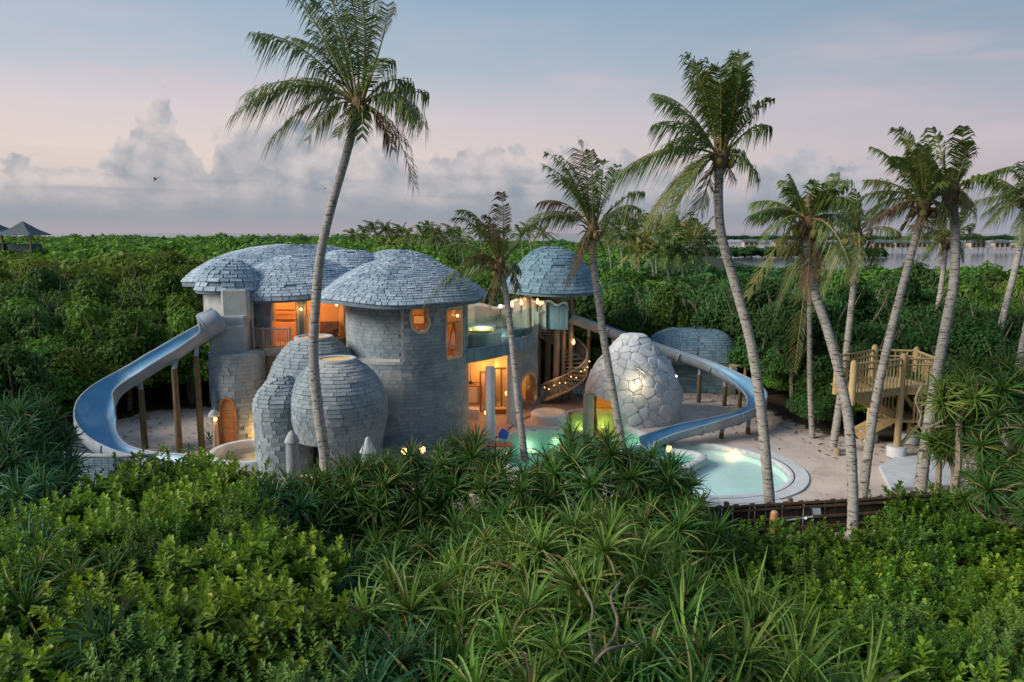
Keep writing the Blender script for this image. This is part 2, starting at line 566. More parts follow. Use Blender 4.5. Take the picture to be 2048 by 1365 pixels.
M['palelimb'] = pmat('pale_limb', (0.36, 0.29, 0.22), (0.25, 0.19, 0.14), 5, 0.9, 0.3, 20)
M['fibre'] = pmat('palm_fibre', (0.24, 0.15, 0.08), (0.15, 0.09, 0.05), 6, 0.95, 0.4, 20, stretch=(3, 3, 1))
M['coconut'] = pmat('coconut_husk', (0.22, 0.20, 0.05), (0.20, 0.13, 0.05), 5, 0.6)
M['rachis'] = pmat('frond_stalk', (0.20, 0.20, 0.06), (0.24, 0.18, 0.06), 4, 0.6)
M['frond'] = leafmat('frond_green', (0.070, 0.120, 0.030), (0.115, 0.165, 0.036), (0.24, 0.22, 0.07), 0.28, 0.45, 0.25, 0.35)
M['frondyellow'] = leafmat('frond_yellow', (0.20, 0.19, 0.04), (0.13, 0.15, 0.035), (0.26, 0.15, 0.05), 0.25, 0.5, 0.2)
M['fronddead'] = leafmat('frond_dead', (0.20, 0.125, 0.075), (0.14, 0.085, 0.055), None, 0.2, 0.8, 0.2, 0.1)
M['frondred'] = leafmat('frond_red', (0.17, 0.055, 0.04), (0.10, 0.04, 0.035), None, 0.2, 0.8, 0.2, 0.1)
M['pandan'] = leafmat('pandanus_green', (0.0272, 0.092, 0.016), (0.068, 0.156, 0.024), (0.208, 0.192, 0.048), 0.26, 0.5, 0.30, 0.28)
M['pandanlight'] = leafmat('pandanus_light', (0.0877, 0.1806, 0.0269), (0.16, 0.2632, 0.0413), (0.2924, 0.258, 0.0774), 0.28, 0.48, 0.25, 0.3)
M['pandanblue'] = leafmat('pandanus_blue_green', (0.020, 0.105, 0.044), (0.055, 0.155, 0.048), None, 0.24, 0.48, 0.3, 0.28)
M['shrub'] = leafmat('shrub_green', (0.055, 0.125, 0.013), (0.110, 0.200, 0.018), (0.20, 0.27, 0.03), 0.30, 0.5, 0.30, 0.25)
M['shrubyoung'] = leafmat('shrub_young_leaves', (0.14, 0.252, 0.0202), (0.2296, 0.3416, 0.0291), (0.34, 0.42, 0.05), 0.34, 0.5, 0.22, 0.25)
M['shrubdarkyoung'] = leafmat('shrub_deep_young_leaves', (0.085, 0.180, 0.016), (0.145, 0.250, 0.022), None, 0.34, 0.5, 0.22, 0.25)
M['shrubdark'] = leafmat('shrub_deep_green', (0.040, 0.100, 0.012), (0.085, 0.160, 0.017), (0.14, 0.20, 0.02), 0.30, 0.5, 0.30, 0.25)
M['treedark'] = leafmat('tree_dark', (0.028, 0.092, 0.024), (0.060, 0.140, 0.031), (0.10, 0.13, 0.04), 0.26, 0.65, 0.42, 0.2)
M['treemid'] = leafmat('tree_mid', (0.0567, 0.1466, 0.0215), (0.1075, 0.2101, 0.0274), (0.153, 0.2125, 0.034), 0.28, 0.65, 0.42, 0.2)
M['treelight'] = leafmat('tree_light', (0.085, 0.128, 0.018), (0.125, 0.165, 0.022), None, 0.26, 0.65, 0.35, 0.2)
M['shrubfine'] = leafmat('shrub_small_leaves', (0.045, 0.115, 0.028), (0.090, 0.170, 0.034), (0.16, 0.10, 0.04), 0.28, 0.5, 0.3, 0.25)
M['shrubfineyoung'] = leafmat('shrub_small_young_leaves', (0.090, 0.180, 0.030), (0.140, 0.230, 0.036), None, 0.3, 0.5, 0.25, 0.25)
M['glass'] = glassmat('clear_glass', (0.93, 0.97, 0.95), 0.15)
M['railglass'] = glassmat('green_rail_glass', (0.66, 0.88, 0.82), 0.10)
M['warmbulb'] = glow('warm_bulb', (1.0, 0.55, 0.18), 5.0)
M['torch'] = glow('torch_flame', (1.0, 0.45, 0.13), 6.0)
M['whitebulb'] = glow('white_bulb', (1.0, 0.82, 0.58), 4.5)
M['skylight'] = glow('lit_skylight', (1.0, 0.66, 0.30), 0.75)


def watermat(name, tint, rough=0.04, bump=0.12, bscale=1.5, refl=0.02):
    mt = glassmat(name, tint, refl, rough)
    t = NT(mt.node_tree)
    geo = t.n('ShaderNodeNewGeometry')
    b = t.n('ShaderNodeBump')
    b.inputs['Strength'].default_value = bump
    b.inputs['Distance'].default_value = 0.1
    t.set(b.inputs['Height'], t.noise(geo.outputs['Position'], bscale, 3, 0.5))
    for nd in mt.node_tree.nodes:
        if nd.type in ('BSDF_GLOSSY', 'FRESNEL'):
            t.set(nd.inputs['Normal'], b.outputs[0])
    return mt


M['poolwater'] = watermat('pool_water', (0.72, 0.95, 0.88))
M['clearwater'] = watermat('wading_water', (0.86, 0.98, 0.95))
M['tubwatertop'] = watermat('tub_water', (0.9, 0.92, 0.85))
sea = bpy.data.materials.new('sea_water')
sea.use_nodes = True
t_ = NT(sea.node_tree)
bs_ = sea.node_tree.nodes['Principled BSDF']
bs_.inputs['Base Color'].default_value = (0.05, 0.085, 0.10, 1)
bs_.inputs['Roughness'].default_value = 0.12
b_ = t_.n('ShaderNodeBump')
b_.inputs['Strength'].default_value = 0.10
b_.inputs['Distance'].default_value = 0.4
g_ = t_.n('ShaderNodeNewGeometry')
t_.set(b_.inputs['Height'], t_.noise(t_.vmul(g_.outputs['Position'], (0.05, 0.35, 1)), 1.0, 4, 0.55))
t_.set(bs_.inputs['Normal'], b_.outputs[0])
M['sea'] = sea

# ================================================================ setting: sea, island ground, sand, pools
def XY(u, v, z=0.0):
    q = G(u, v, z)
    return (q.x, q.y)


def sheet(name, polys, z, mat):
    mb = MB()
    for p in polys:
        mb.add([(x, y, z) for x, y in p], [tuple(range(len(p)))])
    return tag(mb.build(name, mat), kind='structure')


sheet('sea', [[(-40000, -300), (40000, -300), (40000, 50000), (-40000, 50000)]], -1.0, M['sea'])
GX0, GX1, GY0, GY1 = -34.0, 34.0, 18.0, 56.0
sheet('ground', [[(-500, -80), (500, -80), (500, GY0), (-500, GY0)], [(-500, GY0), (GX0, GY0), (GX0, GY1), (-500, GY1)],
                 [(GX1, GY0), (500, GY0), (500, GY1), (GX1, GY1)], [(-500, GY1), (500, GY1), (430, 128), (60, 132), (70, 200), (104, 430), (-100, 430), (-500, 380)]], -0.004, M['ground'])

SAND = [(-17, 27.5), (-20.0, 30), (-22.5, 35), (-20.5, 40.6), (-12, 43), (0, 47), (5, 48.5), (12, 47.5), (14.2, 45), (14.6, 40), (15.6, 35.6), (19, 34), (22, 31.5), (23, 27),
        (21.5, 22.9), (5.2, 22.9), (2, 25), (-9, 26.5)]
DISC_C, DISC_R = (8.0, 30.3), 3.62
disc = [(DISC_C[0] + DISC_R * math.cos(a) * 1.02, DISC_C[1] + DISC_R * math.sin(a)) for a in np.linspace(0, 2 * PI, 49)[:-1]]
lag_px = [(1290, 873), (1262, 861), (1246, 850), (1250, 832), (1215, 822), (1170, 822), (1135, 829), (1118, 842), (1128, 856), (1100, 860), (1062, 862), (1020, 872), (990, 888), (985, 912),
          (1040, 940), (1130, 950), (1240, 955), (1330, 948), (1372, 930), (1398, 913), (1340, 903), (1294, 892)]
lagoon = [(q.x, q.y) for q in spline([(*XY(u, v), 0) for u, v in lag_px], 5, True)]
igloo_c = (6.6, 39.3)

NX, NY = int((GX1 - GX0) / 0.25), int((GY1 - GY0) / 0.25)
vz = np.zeros((NX + 1, NY + 1, 3))
for i in range(NX + 1):
    for j in range(NY + 1):
        x, y = GX0 + i * 0.25, GY0 + j * 0.25
        edge_ = min(i, j, NX - i, NY - j)
        vz[i, j] = (x, y, 0.035 * noise.noise((x * 0.5, y * 0.5, 3.1)) + 0.02 * noise.noise((x * 1.7, y * 1.7, 9.0)) if edge_ > 2 else 0.0)
VV = vz.reshape(-1, 3)
sand_f = []
for i in range(NX):
    for j in range(NY):
        x, y = GX0 + (i + 0.5) * 0.25, GY0 + (j + 0.5) * 0.25
        if inpoly(x, y, disc) or inpoly(x, y, lagoon):
            continue
        b = i * (NY + 1) + j
        f = (b, b + NY + 1, b + NY + 2, b + 1)
        sand_f.append(f)


def compact(V, F):
    F = np.array(F)
    used, inv = np.unique(F, return_inverse=True)
    return V[used], inv.reshape(F.shape)


def edge_dist(x, y, poly):
    d = 1e9
    for (x0, y0), (x1, y1) in zip(poly, poly[1:] + poly[:1]):
        ex, ey = x1 - x0, y1 - y0
        f = max(0.0, min(1.0, ((x - x0) * ex + (y - y0) * ey) / (ex * ex + ey * ey)))
        d = min(d, math.hypot(x - x0 - ex * f, y - y0 - ey * f))
    return d if inpoly(x, y, poly) else -d


a_, b_ = compact(VV, sand_f)
me = make_mesh('sand', a_, b_.tolist(), M['sand'], True)
at_ = me.attributes.new('litter', 'FLOAT', 'POINT')
at_.data.foreach_set('value', [max(0.0, min(1.0, 0.5 - edge_dist(p[0], p[1], SAND) / 2.4)) for p in a_])
tag(link('sand', me), kind='structure')


def offset(poly, d):
    n = len(poly)
    area = sum(poly[i][0] * poly[(i + 1) % n][1] - poly[(i + 1) % n][0] * poly[i][1] for i in range(n))
    s = 1 if area > 0 else -1
    res = []
    for i in range(n):
        ax, ay = poly[i - 1]
        bx, by = poly[(i + 1) % n]
        tx, ty = bx - ax, by - ay
        l = math.hypot(tx, ty) or 1
        res.append((poly[i][0] + s * ty / l * d, poly[i][1] - s * tx / l * d))
    return res


def ring(mb, loops):
    """skin a closed strip through loops of (polygon, z)"""
    n = len(loops[0][0])
    vs = [(x, y, z) for p, z in loops for x, y in p]
    fs = [(k * n + i, k * n + (i + 1) % n, (k + 1) * n + (i + 1) % n, (k + 1) * n + i) for k in range(len(loops) - 1) for i in range(n)]
    mb.add(vs, fs)


def pool(name, label, outline, depth, shell, rim_w, rim_h, water_z=-0.10, watm='poolwater', rimm='palecement'):
    cx = sum(p[0] for p in outline) / len(outline)
    cy = sum(p[1] for p in outline) / len(outline)
    t = thing(name, label, 'pool', (cx, cy, 0))
    mb = MB()
    ring(mb, [(offset(outline, 0.02), 0.0), (outline, -0.3), (offset(outline, -0.12), -depth)])
    mb.add([(x, y, -depth) for x, y in offset(outline, -0.12)], [tuple(range(len(outline)))])
    mb.build('basin', M[shell], t, True)
    mb = MB()
    mb.add([(x, y, water_z) for x, y in offset(outline, 0.01)], [tuple(range(len(outline)))])
    mb.build('water', M[watm], t)
    mb = MB()
    o0, o1 = offset(outline, -0.03), offset(outline, rim_w)
    ring(mb, [(o0, -0.2), (o0, rim_h - 0.03), (offset(outline, 0.02), rim_h), (offset(outline, rim_w - 0.06), rim_h), (o1, rim_h - 0.04), (o1, -0.2)])
    mb.build('rim', M[rimm], t, True)
    return t


lag = pool('swimming_pool', 'free-form green lit lagoon pool winding from the villa terrace past the stone dome', lagoon, 0.95, 'poolshell', 0.35, 0.10)
big = pool('wading_pool', 'pale round wading pool with white rim in front of the blue slide end', disc, 0.40, 'poolpale', 0.28, 0.07, -0.03, 'clearwater')
# outer step ring and white landing of the round pool
mb = MB()
sx = [p for p in disc if p[0] > DISC_C[0] - 0.5 and p[1] < DISC_C[1] + 1.8]
ang = np.linspace(-PI * 0.62, PI * 0.16, 30)
inn = [(DISC_C[0] + 3.86 * math.cos(a), DISC_C[1] + 3.80 * math.sin(a)) for a in ang]
oot = [(DISC_C[0] + 4.45 * math.cos(a), DISC_C[1] + 4.35 * math.sin(a)) for a in ang]
for i in range(29):
    mb.prism([inn[i], oot[i], oot[i + 1], inn[i + 1]], -0.1, 0.07)
mb.build('step', M['palecement'], big)
mb = MB()
mb.prism([(2.5, 26.5), (2.5, 24.9), (10.6, 24.3), (11.2, 25.2), (9.6, 27.05), (8.0, 26.85), (6.2, 27.2), (4.8, 28.2)], -0.1, 0.05)
tag(mb.build('paving', M['palecement']), kind='structure')
# deck between the stairs and the pool, in boards
mb = MB()
deck_poly = [XY(1068, 842), XY(1120, 838), XY(1172, 815), XY(1180, 792), XY(1120, 788), XY(1085, 795)]
dk = tag(mb.prism(deck_poly, -0.1, 0.03).build('deck', M['deckstone']), kind='structure')
xs = [p[0] for p in deck_poly]
ys = [p[1] for p in deck_poly]
board = None
yy = min(ys)
while yy < max(ys):
    hit = [x for x in np.arange(min(xs), max(xs), 0.05) if inpoly(x, yy + 0.09, deck_poly)]
    if len(hit) > 8:
        mb = MB().box((0, 0, 0), (hit[-1] - hit[0], 0.165, 0.03))
        o = mb.build('plank', M['floorwood'])
        o.location = ((hit[0] + hit[-1]) / 2, yy + 0.09, 0.052)
        o.parent = dk
    yy += 0.18
for (u, v), pw in {(1290, 890): 14, (1140, 838): 22, (1215, 828): 26, (1320, 930): 14, (1050, 880): 14, (1240, 870): 12, (1110, 875): 10}.items():
    x, y = XY(u, v, -0.5)
    if not inpoly(x, y, offset(lagoon, -0.25)):
        c_ = min(offset(lagoon, -0.35), key=lambda q: (q[0] - x) ** 2 + (q[1] - y) ** 2)
        x, y = c_
    b = MB().lathe((0, 0, 0), [(0.07, 0), (0.07, 0.03), (0.05, 0.045)], 10).build('pool_light', M['warmbulb'], lag)
    b.location = (x, y, -0.90)
    col = (1.0, 0.50, 0.08) if v < 845 else (1.0, 0.88, 0.55)
    lamp('pool_lamp', (x, y, -0.70), pw * (0.40 if v < 845 else 0.9), col, 0.06, lag)
x, y = XY(1463, 915, -0.3)
b = MB().lathe((0, 0, 0), [(0.10, 0), (0.10, 0.03), (0.06, 0.05)], 10).build('pool_light', M['warmbulb'], big)
b.location = (x, y, -0.36)
lamp('pool_lamp', (x, y, -0.16), 9, (1.0, 0.62, 0.25), 0.05, big)
x, y = XY(1340, 915, -0.3)

# litter of fallen leaves on the sand
lr = np.random.RandomState(3)
V, F = [], []
while len(F) < 1500:
    x, y = lr.uniform(-22, 22), lr.uniform(23.5, 47)
    e = edge_dist(x, y, SAND)
    if e < 0.05 or lr.rand() > math.exp(-e / 2.2) + 0.10 or inpoly(x, y, offset(disc, 1.2)) or inpoly(x, y, offset(lagoon, 0.6)):
        continue
    a, l = lr.uniform(0, 6.28), lr.uniform(0.05, 0.16)
    c, q = math.cos(a) * l, math.sin(a) * l
    b = len(V)
    V += [(x - c, y - q, 0.035), (x - q * 0.35, y + c * 0.35, 0.05), (x + c, y + q, 0.06), (x + q * 0.35, y - c * 0.35, 0.045)]
    F.append((b, b + 1, b + 2, b + 3))
tag(link('fallen_leaves', make_mesh('fallen_leaves', np.array(V), F, M['soil'])), 'dry dark leaves scattered over the sand', None, None, 'stuff')

# ================================================================ the villa
RNG = random.Random(7)


def rev(cx, cy, prof, wob=None):
    """surface of revolution S(a, s), s in 0..1 along the profile of (r, z) points"""
    ds = [0.0]
    for (r0, z0), (r1, z1) in zip(prof, prof[1:]):
        ds.append(ds[-1] + math.hypot(r1 - r0, z1 - z0))
    L = ds[-1]
    rs, zs, ss = [p[0] for p in prof], [p[1] for p in prof], [d / L for d in ds]

    def S(a, s):
        r, z = float(np.interp(s, ss, rs)), float(np.interp(s, ss, zs))
        if wob:
            dr, dz = wob(a, s)
            r, z = r * (1 + dr), z + dz
        return Vector((cx + r * math.cos(a), cy + r * math.sin(a), z))
    return S, L


def skin(mb, S, na, ns, a0=-PI, a1=PI, hole=None, off=0.0, center=None):
    grid = []
    for j in range(ns + 1):
        row = []
        for i in range(na + 1):
            p = S(a0 + (a1 - a0) * i / na, j / ns)
            if off and center:
                d = Vector((p.x - center[0], p.y - center[1], 0))
                l = d.length or 1
                p = p - d / l * off
            row.append(p)
        grid.append(row)
    vs = [p for row in grid for p in row]
    fs = []
    for j in range(ns):
        for i in range(na):
            if hole:
                a = a0 + (a1 - a0) * (i + 0.5) / na
                z = (grid[j][i].z + grid[j + 1][i].z) / 2
                if hole(a, z):
                    continue
            q = (j * (na + 1) + i, j * (na + 1) + i + 1, (j + 1) * (na + 1) + i + 1, (j + 1) * (na + 1) + i)
            fs.append(q if not off else q[::-1])
    mb.add(vs, fs)


def lay(S, L, a0, a1, s0, s1, bw, bh, dep, hole=None, tilt=0.0, gap=0.02, rng=RNG, proud=0.008, drop=0.0, grow=1.0):
    """courses of stones on a surface: list of (matrix, score)"""
    res = []
    n = max(1, int(round(L * (s1 - s0) / bh)))
    for k in range(n):
        s = s0 + (s1 - s0) * (k + 0.5) / n
        hh = L * (s1 - s0) / n
        p0 = S((a0 + a1) / 2, s)
        p1 = S((a0 + a1) / 2 + 0.05, s)
        r = (p1 - p0).length / 0.05
        da = bw / max(r, 0.12)
        a = a0 - rng.random() * da
        while a < a1:
            wd = da * rng.uniform(0.65, 1.35)
            ac = a + wd / 2
            a += wd
            if ac < a0 or ac > a1 or rng.random() < drop:
                continue
            c = S(ac, s)
            ta = (S(ac + 0.01, s) - S(ac - 0.01, s)).normalized()
            up = (S(ac, min(1, s + 0.01)) - S(ac, max(0, s - 0.01))).normalized()
            if hole and (hole(ac, c.z) or hole(ac - wd * 0.5, c.z) or hole(ac + wd * 0.5, c.z)):
                continue
            nn = ta.cross(up).normalized()
            up = nn.cross(ta)
            if tilt:
                up, nn = (up * math.cos(tilt) - nn * math.sin(tilt)), (nn * math.cos(tilt) + up * math.sin(tilt))
            ww = (S(ac + wd / 2, s) - S(ac - wd / 2, s)).length - gap
            h2 = hh * grow - gap * (1 if not tilt else 0)
            if ww < 0.06:
                continue
            c = c + nn * rng.uniform(0, proud)
            mt = Matrix(((ta.x * ww, up.x * h2, nn.x * dep, c.x), (ta.y * ww, up.y * h2, nn.y * dep, c.y), (ta.z * ww, up.z * h2, nn.z * dep, c.z), (0, 0, 0, 1)))
            v = Vector((0, 0, CH)) - c
            res.append((mt, max(0.0, nn.dot(v.normalized())) * ww * h2 / v.length_squared))
    return res


def block_mesh(name, mat, seed, jag=0.035):
    rg = random.Random(seed)
    j = lambda s=jag: rg.uniform(-s, s) * 0.5
    vs = [(-0.5, -0.5, -0.6), (0.5, -0.5, -0.6), (0.5, 0.5, -0.6), (-0.5, 0.5, -0.6)]
    vs += [(-0.5 + j(), -0.5 + j(), 0.72), (0.5 + j(), -0.5 + j(), 0.72), (0.5 + j(), 0.5 + j(), 0.72), (-0.5 + j(), 0.5 + j(), 0.72)]
    j2 = lambda: rg.uniform(-0.01, 0.01)
    vs += [(-0.482 + j2(), -0.47 + j2(), 1.0), (0.482 + j2(), -0.47 + j2(), 1.0), (0.482 + j2(), 0.47 + j2(), 1.0), (-0.482 + j2(), 0.47 + j2(), 1.0)]
    fs = [(0, 1, 5, 4), (1, 2, 6, 5), (2, 3, 7, 6), (3, 0, 4, 7), (4, 5, 9, 8), (5, 6, 10, 9), (6, 7, 11, 10), (7, 4, 8, 11), (8, 9, 10, 11)]
    mb = MB().add(vs, fs)
    return mb.mesh(name, mat)


def set_stones(stones, name, mass, mat, parent_of, root, limit=300, seed=1):
    """the largest in view as objects of their own, the rest as one part"""
    meshes = [block_mesh(name, mat, seed + i) for i in range(4)]
    tv = [np.array([q.co[:] for q in m.vertices]) for m in meshes]
    tf = [[tuple(p.vertices) for p in m.polygons] for m in meshes]

    def seen(item):
        u, v, t = proj(item[0].translation)
        return 0 < u < 2048 and 0 < v < 1365
    stones = sorted(stones, key=lambda q: -q[1] if seen(q) else 0)
    for i, (mt, sc, who) in enumerate(stones[:limit]):
        o = bpy.data.objects.new(name, meshes[i % 4])
        COL.objects.link(o)
        par = parent_of(who)
        o.parent = par
        if par.parent is None and par.type == 'EMPTY':
            o.matrix_parent_inverse = Matrix.Translation(-par.location)
        o.matrix_basis = mt
    V, F, n = [], [], 0
    for i, (mt, sc, who) in enumerate(stones[limit:]):
        A = np.array(mt)
        V.append(tv[i % 4] @ A[:3, :3].T + A[:3, 3])
        F.extend(tuple(q + n for q in f) for f in tf[i % 4])
        n += len(tv[i % 4])
    if V:
        o = link(mass, make_mesh(mass, np.concatenate(V), F, mat), root)
        o['kind'] = 'stuff'


def dome(z0, z1, r, flare=0.0, n=12, power=1.0, fl_h=0.0):
    """mushroom-cap profile from eave to apex"""
    pts = []
    for i in range(n + 1):
        a = (PI / 2) * i / n
        pts.append((r * math.cos(a) ** power if i < n else 0.02, z0 + (z1 - z0) * math.sin(a)))
    if flare:
        pts = [(r + flare, z0 - fl_h)] + pts
    return pts


villa = thing('villa', 'curved grey stone villa with domed shingled roofs and lit orange rooms', 'villa', (-7, 36, 0))
bricks, shingles = [], []
roofs = {}


def roof(key, cx, cy, prof, rin, thick, wob, a0, a1, bw=0.42, bh=0.165, na=72, drop=0.012, core='roofcore', parent=None, dep=0.05, tilt=R(9), lst=None):
    S, L = rev(cx, cy, prof, wob)
    full = [(rin, prof[0][1] + 0.12), (prof[0][0] - 0.12, prof[0][1] - thick), (prof[0][0], prof[0][1] - thick * 0.9)] + list(prof)

    def wob2(a, s):
        return wob(a, 0.0 if s < 0.2 else s) if wob else (0, 0)
    S2, _ = rev(cx, cy, full, wob2 if wob else None)
    mb = MB()
    skin(mb, S2, na, 44)
    o = mb.build('roof', M[core], parent or villa, True)
    roofs[key] = o
    (lst if lst is not None else shingles).extend((a, b, key) for a, b in lay(S, L, a0, a1, 0.015, 0.93, bw, bh, dep, tilt=tilt, gap=0.035, drop=drop, grow=1.12, proud=0.02))
    return o


def wall(cx, cy, prof, a0, a1, hole=None, bw=0.44, bh=0.17, dep=0.03, inside=None, na=None, brick=True, name='wall', core='stonecore', key='wall', lst=None, parent=None):
    S, L = rev(cx, cy, prof)
    rmax = max(p[0] for p in prof)
    na = na or int((a1 - a0) * rmax / (0.09 if hole else 0.3))
    ns = int(L / (0.09 if hole else 0.3))
    mb = MB()
    skin(mb, S, na, ns, a0, a1, hole)
    o = mb.build(name, M[core], parent or villa, True)
    if inside:
        mb = MB()
        skin(mb, S, na, ns, a0, a1, hole, 0.22, (cx, cy))
        mb.build('inner_wall', M[inside], parent or villa, True)
    if brick:
        (lst if lst is not None else bricks).extend((a, b, key) for a, b in lay(S, L, a0, a1, 0.0, 1.0, bw, bh, dep, hole, gap=0.004, proud=0.003))
    return S, L


def opening(px, cx, cy, r, mat='plaster', fw=0.07, name='window', glass=True, parent=None, depth=0.26, closed=True, sub='frame'):
    """outline traced on the wall: hole test, framed reveal, glass"""
    pts = [cyl(u, v, cx, cy, r) for u, v in px]
    sm = [(q.x, q.y) for q in spline([(a, z, 0) for a, z in pts], 5, True)]
    par = parent or villa
    n = len(sm)
    mb = MB()
    for (rr0, rr1, gr0, gr1) in ((r + 0.045, r - depth, fw, fw), ):
        ca, cz = sum(p[0] for p in sm) / n, sum(p[1] for p in sm) / n

        def at_(i, rr, g):
            a, z = sm[i % n]
            d = math.hypot((a - ca) * r, z - cz) or 1
            a2, z2 = a + (a - ca) * g / d, z + (z - cz) * g / d
            return (cx + rr * math.cos(a2), cy + rr * math.sin(a2), z2)
        loops = [[at_(i, r - depth, 0.13) for i in range(n)], [at_(i, r - depth, 0) for i in range(n)], [at_(i, r + 0.04, 0) for i in range(n)],
                 [at_(i, r + 0.055, 0.02) for i in range(n)], [at_(i, r + 0.055, fw + 0.05) for i in range(n)], [at_(i, r - 0.02, fw + 0.06) for i in range(n)]]
        vs = [p for lp in loops for p in lp]
        fs = [(k * n + i, k * n + (i + 1) % n, (k + 1) * n + (i + 1) % n, (k + 1) * n + i) for k in range(len(loops) - 1) for i in range(n)]
        mb.add(vs, fs)
    fr = mb.build(name, M[mat], par, True)
    if glass:
        g = MB().add([at_(i, r - 0.12, 0.02) for i in range(n)], [tuple(range(n))])
        g.build('pane', M['glass'], fr)
    return (lambda a, z: inpoly(a, z, sm)), fr


# ---- front tower: drum, recessed upper wall, cap roof
TC = (-5.40, 35.80)
DR, UR = 3.20, 2.70
corner_a = cyl(805, 670, TC[0], TC[1], DR)[0]
h1, _ = opening([(826, 619), (839, 617), (852, 620), (852, 632), (856, 645), (853, 657), (842, 663), (830, 658), (825, 645), (824, 630)], TC[0], TC[1], DR)
h2, _ = opening([(894, 623), (908, 619), (921, 617), (922, 640), (922, 685), (921, 708), (908, 712), (895, 714), (894, 690), (894, 650)], TC[0], TC[1], DR)
wall(TC[0], TC[1], [(DR, 4.22), (DR, 6.95)], corner_a, corner_a + 3.4, lambda a, z: h1(a, z) or h2(a, z), inside='plaster')
wall(TC[0], TC[1], [(DR, -0.1), (DR, 4.22)], -PI, PI)
wall(TC[0], TC[1], [(UR, 4.22), (UR, 6.95)], corner_a - 2.92, corner_a + 0.02, inside='plaster')
mb = MB()
for i in range(24):                                   # ledge on the drum and the return edge
    a, b = corner_a - 2.6 + 2.6 * i / 24, corner_a - 2.6 + 2.6 * (i + 1) / 24
    mb.add([(TC[0] + r_ * math.cos(q), TC[1] + r_ * math.sin(q), z_) for q in (a, b) for r_, z_ in ((UR - 0.1, 4.28), (DR + 0.05, 4.24), (DR + 0.05, 4.10), (DR - 0.1, 4.10))],
           [(0, 4, 5, 1), (1, 5, 6, 2), (2, 6, 7, 3)])
mb.build('ledge', M['render'], villa, True)
p, q = [Vector((TC[0] + r_ * math.cos(corner_a), TC[1] + r_ * math.sin(corner_a), 0)) for r_ in (UR - 0.15, DR + 0.035)]
mb = MB()
mb.box(((p.x + q.x) / 2, (p.y + q.y) / 2, 5.58), (0.14, (q - p).length, 2.74), rz=math.atan2(q.y - p.y, q.x - p.x) - PI / 2)
mb.build('wall_return', M['render'], villa)
mb = MB().lathe((TC[0], TC[1], 0), [(DR - 0.02, 4.12), (DR - 0.02, 4.2)], 40)
mb.build('floor', M['floorwood'], villa)
mb = MB().lathe((TC[0], TC[1], 0), [(DR + 0.2, 6.86), (DR + 0.2, 6.93)], 40)
mb.build('ceiling', M['plaster'], villa)
roof('tower', TC[0] - 0.02, TC[1] + 0.1, [(4.10, 6.86), (4.02, 7.0), (3.7, 7.28), (3.2, 7.66), (2.6, 8.05), (1.9, 8.4), (1.2, 8.64), (0.55, 8.76), (0.02, 8.80)], DR - 0.3, 0.10,
     lambda a, s: (0.012 * math.sin(3 * a + 1) + 0.008 * math.sin(7 * a), (0.07 * math.sin(2 * a + 0.6) + 0.04 * math.sin(5 * a)) * (1 - s)), R(-200), R(20))

# ---- middle tower with the balcony room
MC = (-11.35, 38.6)
MR = 2.95
hm1, _ = opening([(547, 603), (552, 599), (585, 599), (591, 606), (593, 640), (594, 690), (570, 693), (547, 690), (546, 650)], MC[0], MC[1], MR, name='doorway', glass=False)
hm2, _ = opening([(614, 607), (620, 601), (660, 598), (684, 600), (686, 640), (686, 672), (650, 676), (615, 690), (613, 650)], MC[0], MC[1], MR, name='doorway', glass=False)
wall(MC[0], MC[1], [(MR, 4.45), (MR, 7.1)], R(-200), R(10), lambda a, z: hm1(a, z) or hm2(a, z), inside='plaster')
wall(MC[0], MC[1], [(MR, -0.1), (MR, 4.45)], R(-200), R(10))
MB().lathe((MC[0], MC[1], 0), [(MR - 0.02, 4.36), (MR - 0.02, 4.44)], 36).build('floor', M['plaster'], villa)
MB().lathe((MC[0], MC[1], 0), [(MR + 0.15, 7.02), (MR + 0.15, 7.1)], 36).build('ceiling', M['plaster'], villa)
roof('middle', MC[0] + 0.1, MC[1] - 0.05, [(3.55, 6.80), (3.55, 7.06), (3.40, 7.26), (3.05, 7.62), (2.5, 8.05), (1.8, 8.42), (1.0, 8.70), (0.02, 8.82)], MR - 0.4, 0.05,
     lambda a, s: (0.02 * math.sin(3 * a + 2), (0.10 * math.sin(2 * a + 2.2)) * (1 - s)), R(-215), R(30))
# inner partition of the middle room: a back wall close behind the openings, stepped shelf
mb = MB().box((MC[0], MC[1] - 0.2, 5.75), (4.6, 0.12, 2.6))
mb.build('partition', M['plaster'], villa)
mb = MB().box((-11.9, MC[1] - 0.75, 4.95), (1.5, 0.9, 1.0)).box((-12.0, MC[1] - 0.5, 5.62), (1.8, 0.4, 0.34))
mb.build('stepped_bench', M['plaster'], villa)
# balcony slab and railing
mb = MB()
BR = 3.62
ba0, ba1 = cyl(482, 690, MC[0], MC[1], BR)[0], cyl(690, 690, MC[0], MC[1], BR)[0]
n = 26
for i in range(n):
    a, b = ba0 + (ba1 - ba0) * i / n, ba0 + (ba1 - ba0) * (i + 1) / n
    quad = [(MC[0] + r_ * math.cos(q), MC[1] + r_ * math.sin(q)) for q, r_ in ((a, 2.6), (a, BR), (b, BR), (b, 2.6))]
    mb.prism(quad, 4.10, 4.42)
mb.build('balcony', M['render'], villa)
rail = MB()
ra1 = cyl(580, 670, MC[0], MC[1], BR - 0.06)[0]
rpt = lambda a, z, r_=BR - 0.06: Vector((MC[0] + r_ * math.cos(a), MC[1] + r_ * math.sin(a), z))
rail.tube([rpt(ba0 + (ra1 - ba0) * i / 10, 5.42) for i in range(11)], 0.04, 6)
rail.tube([rpt(ba0 + (ra1 - ba0) * i / 10, 4.56) for i in range(11)], 0.035, 6)
rl = rail.build('balcony_railing', M['greywood'], villa, True)
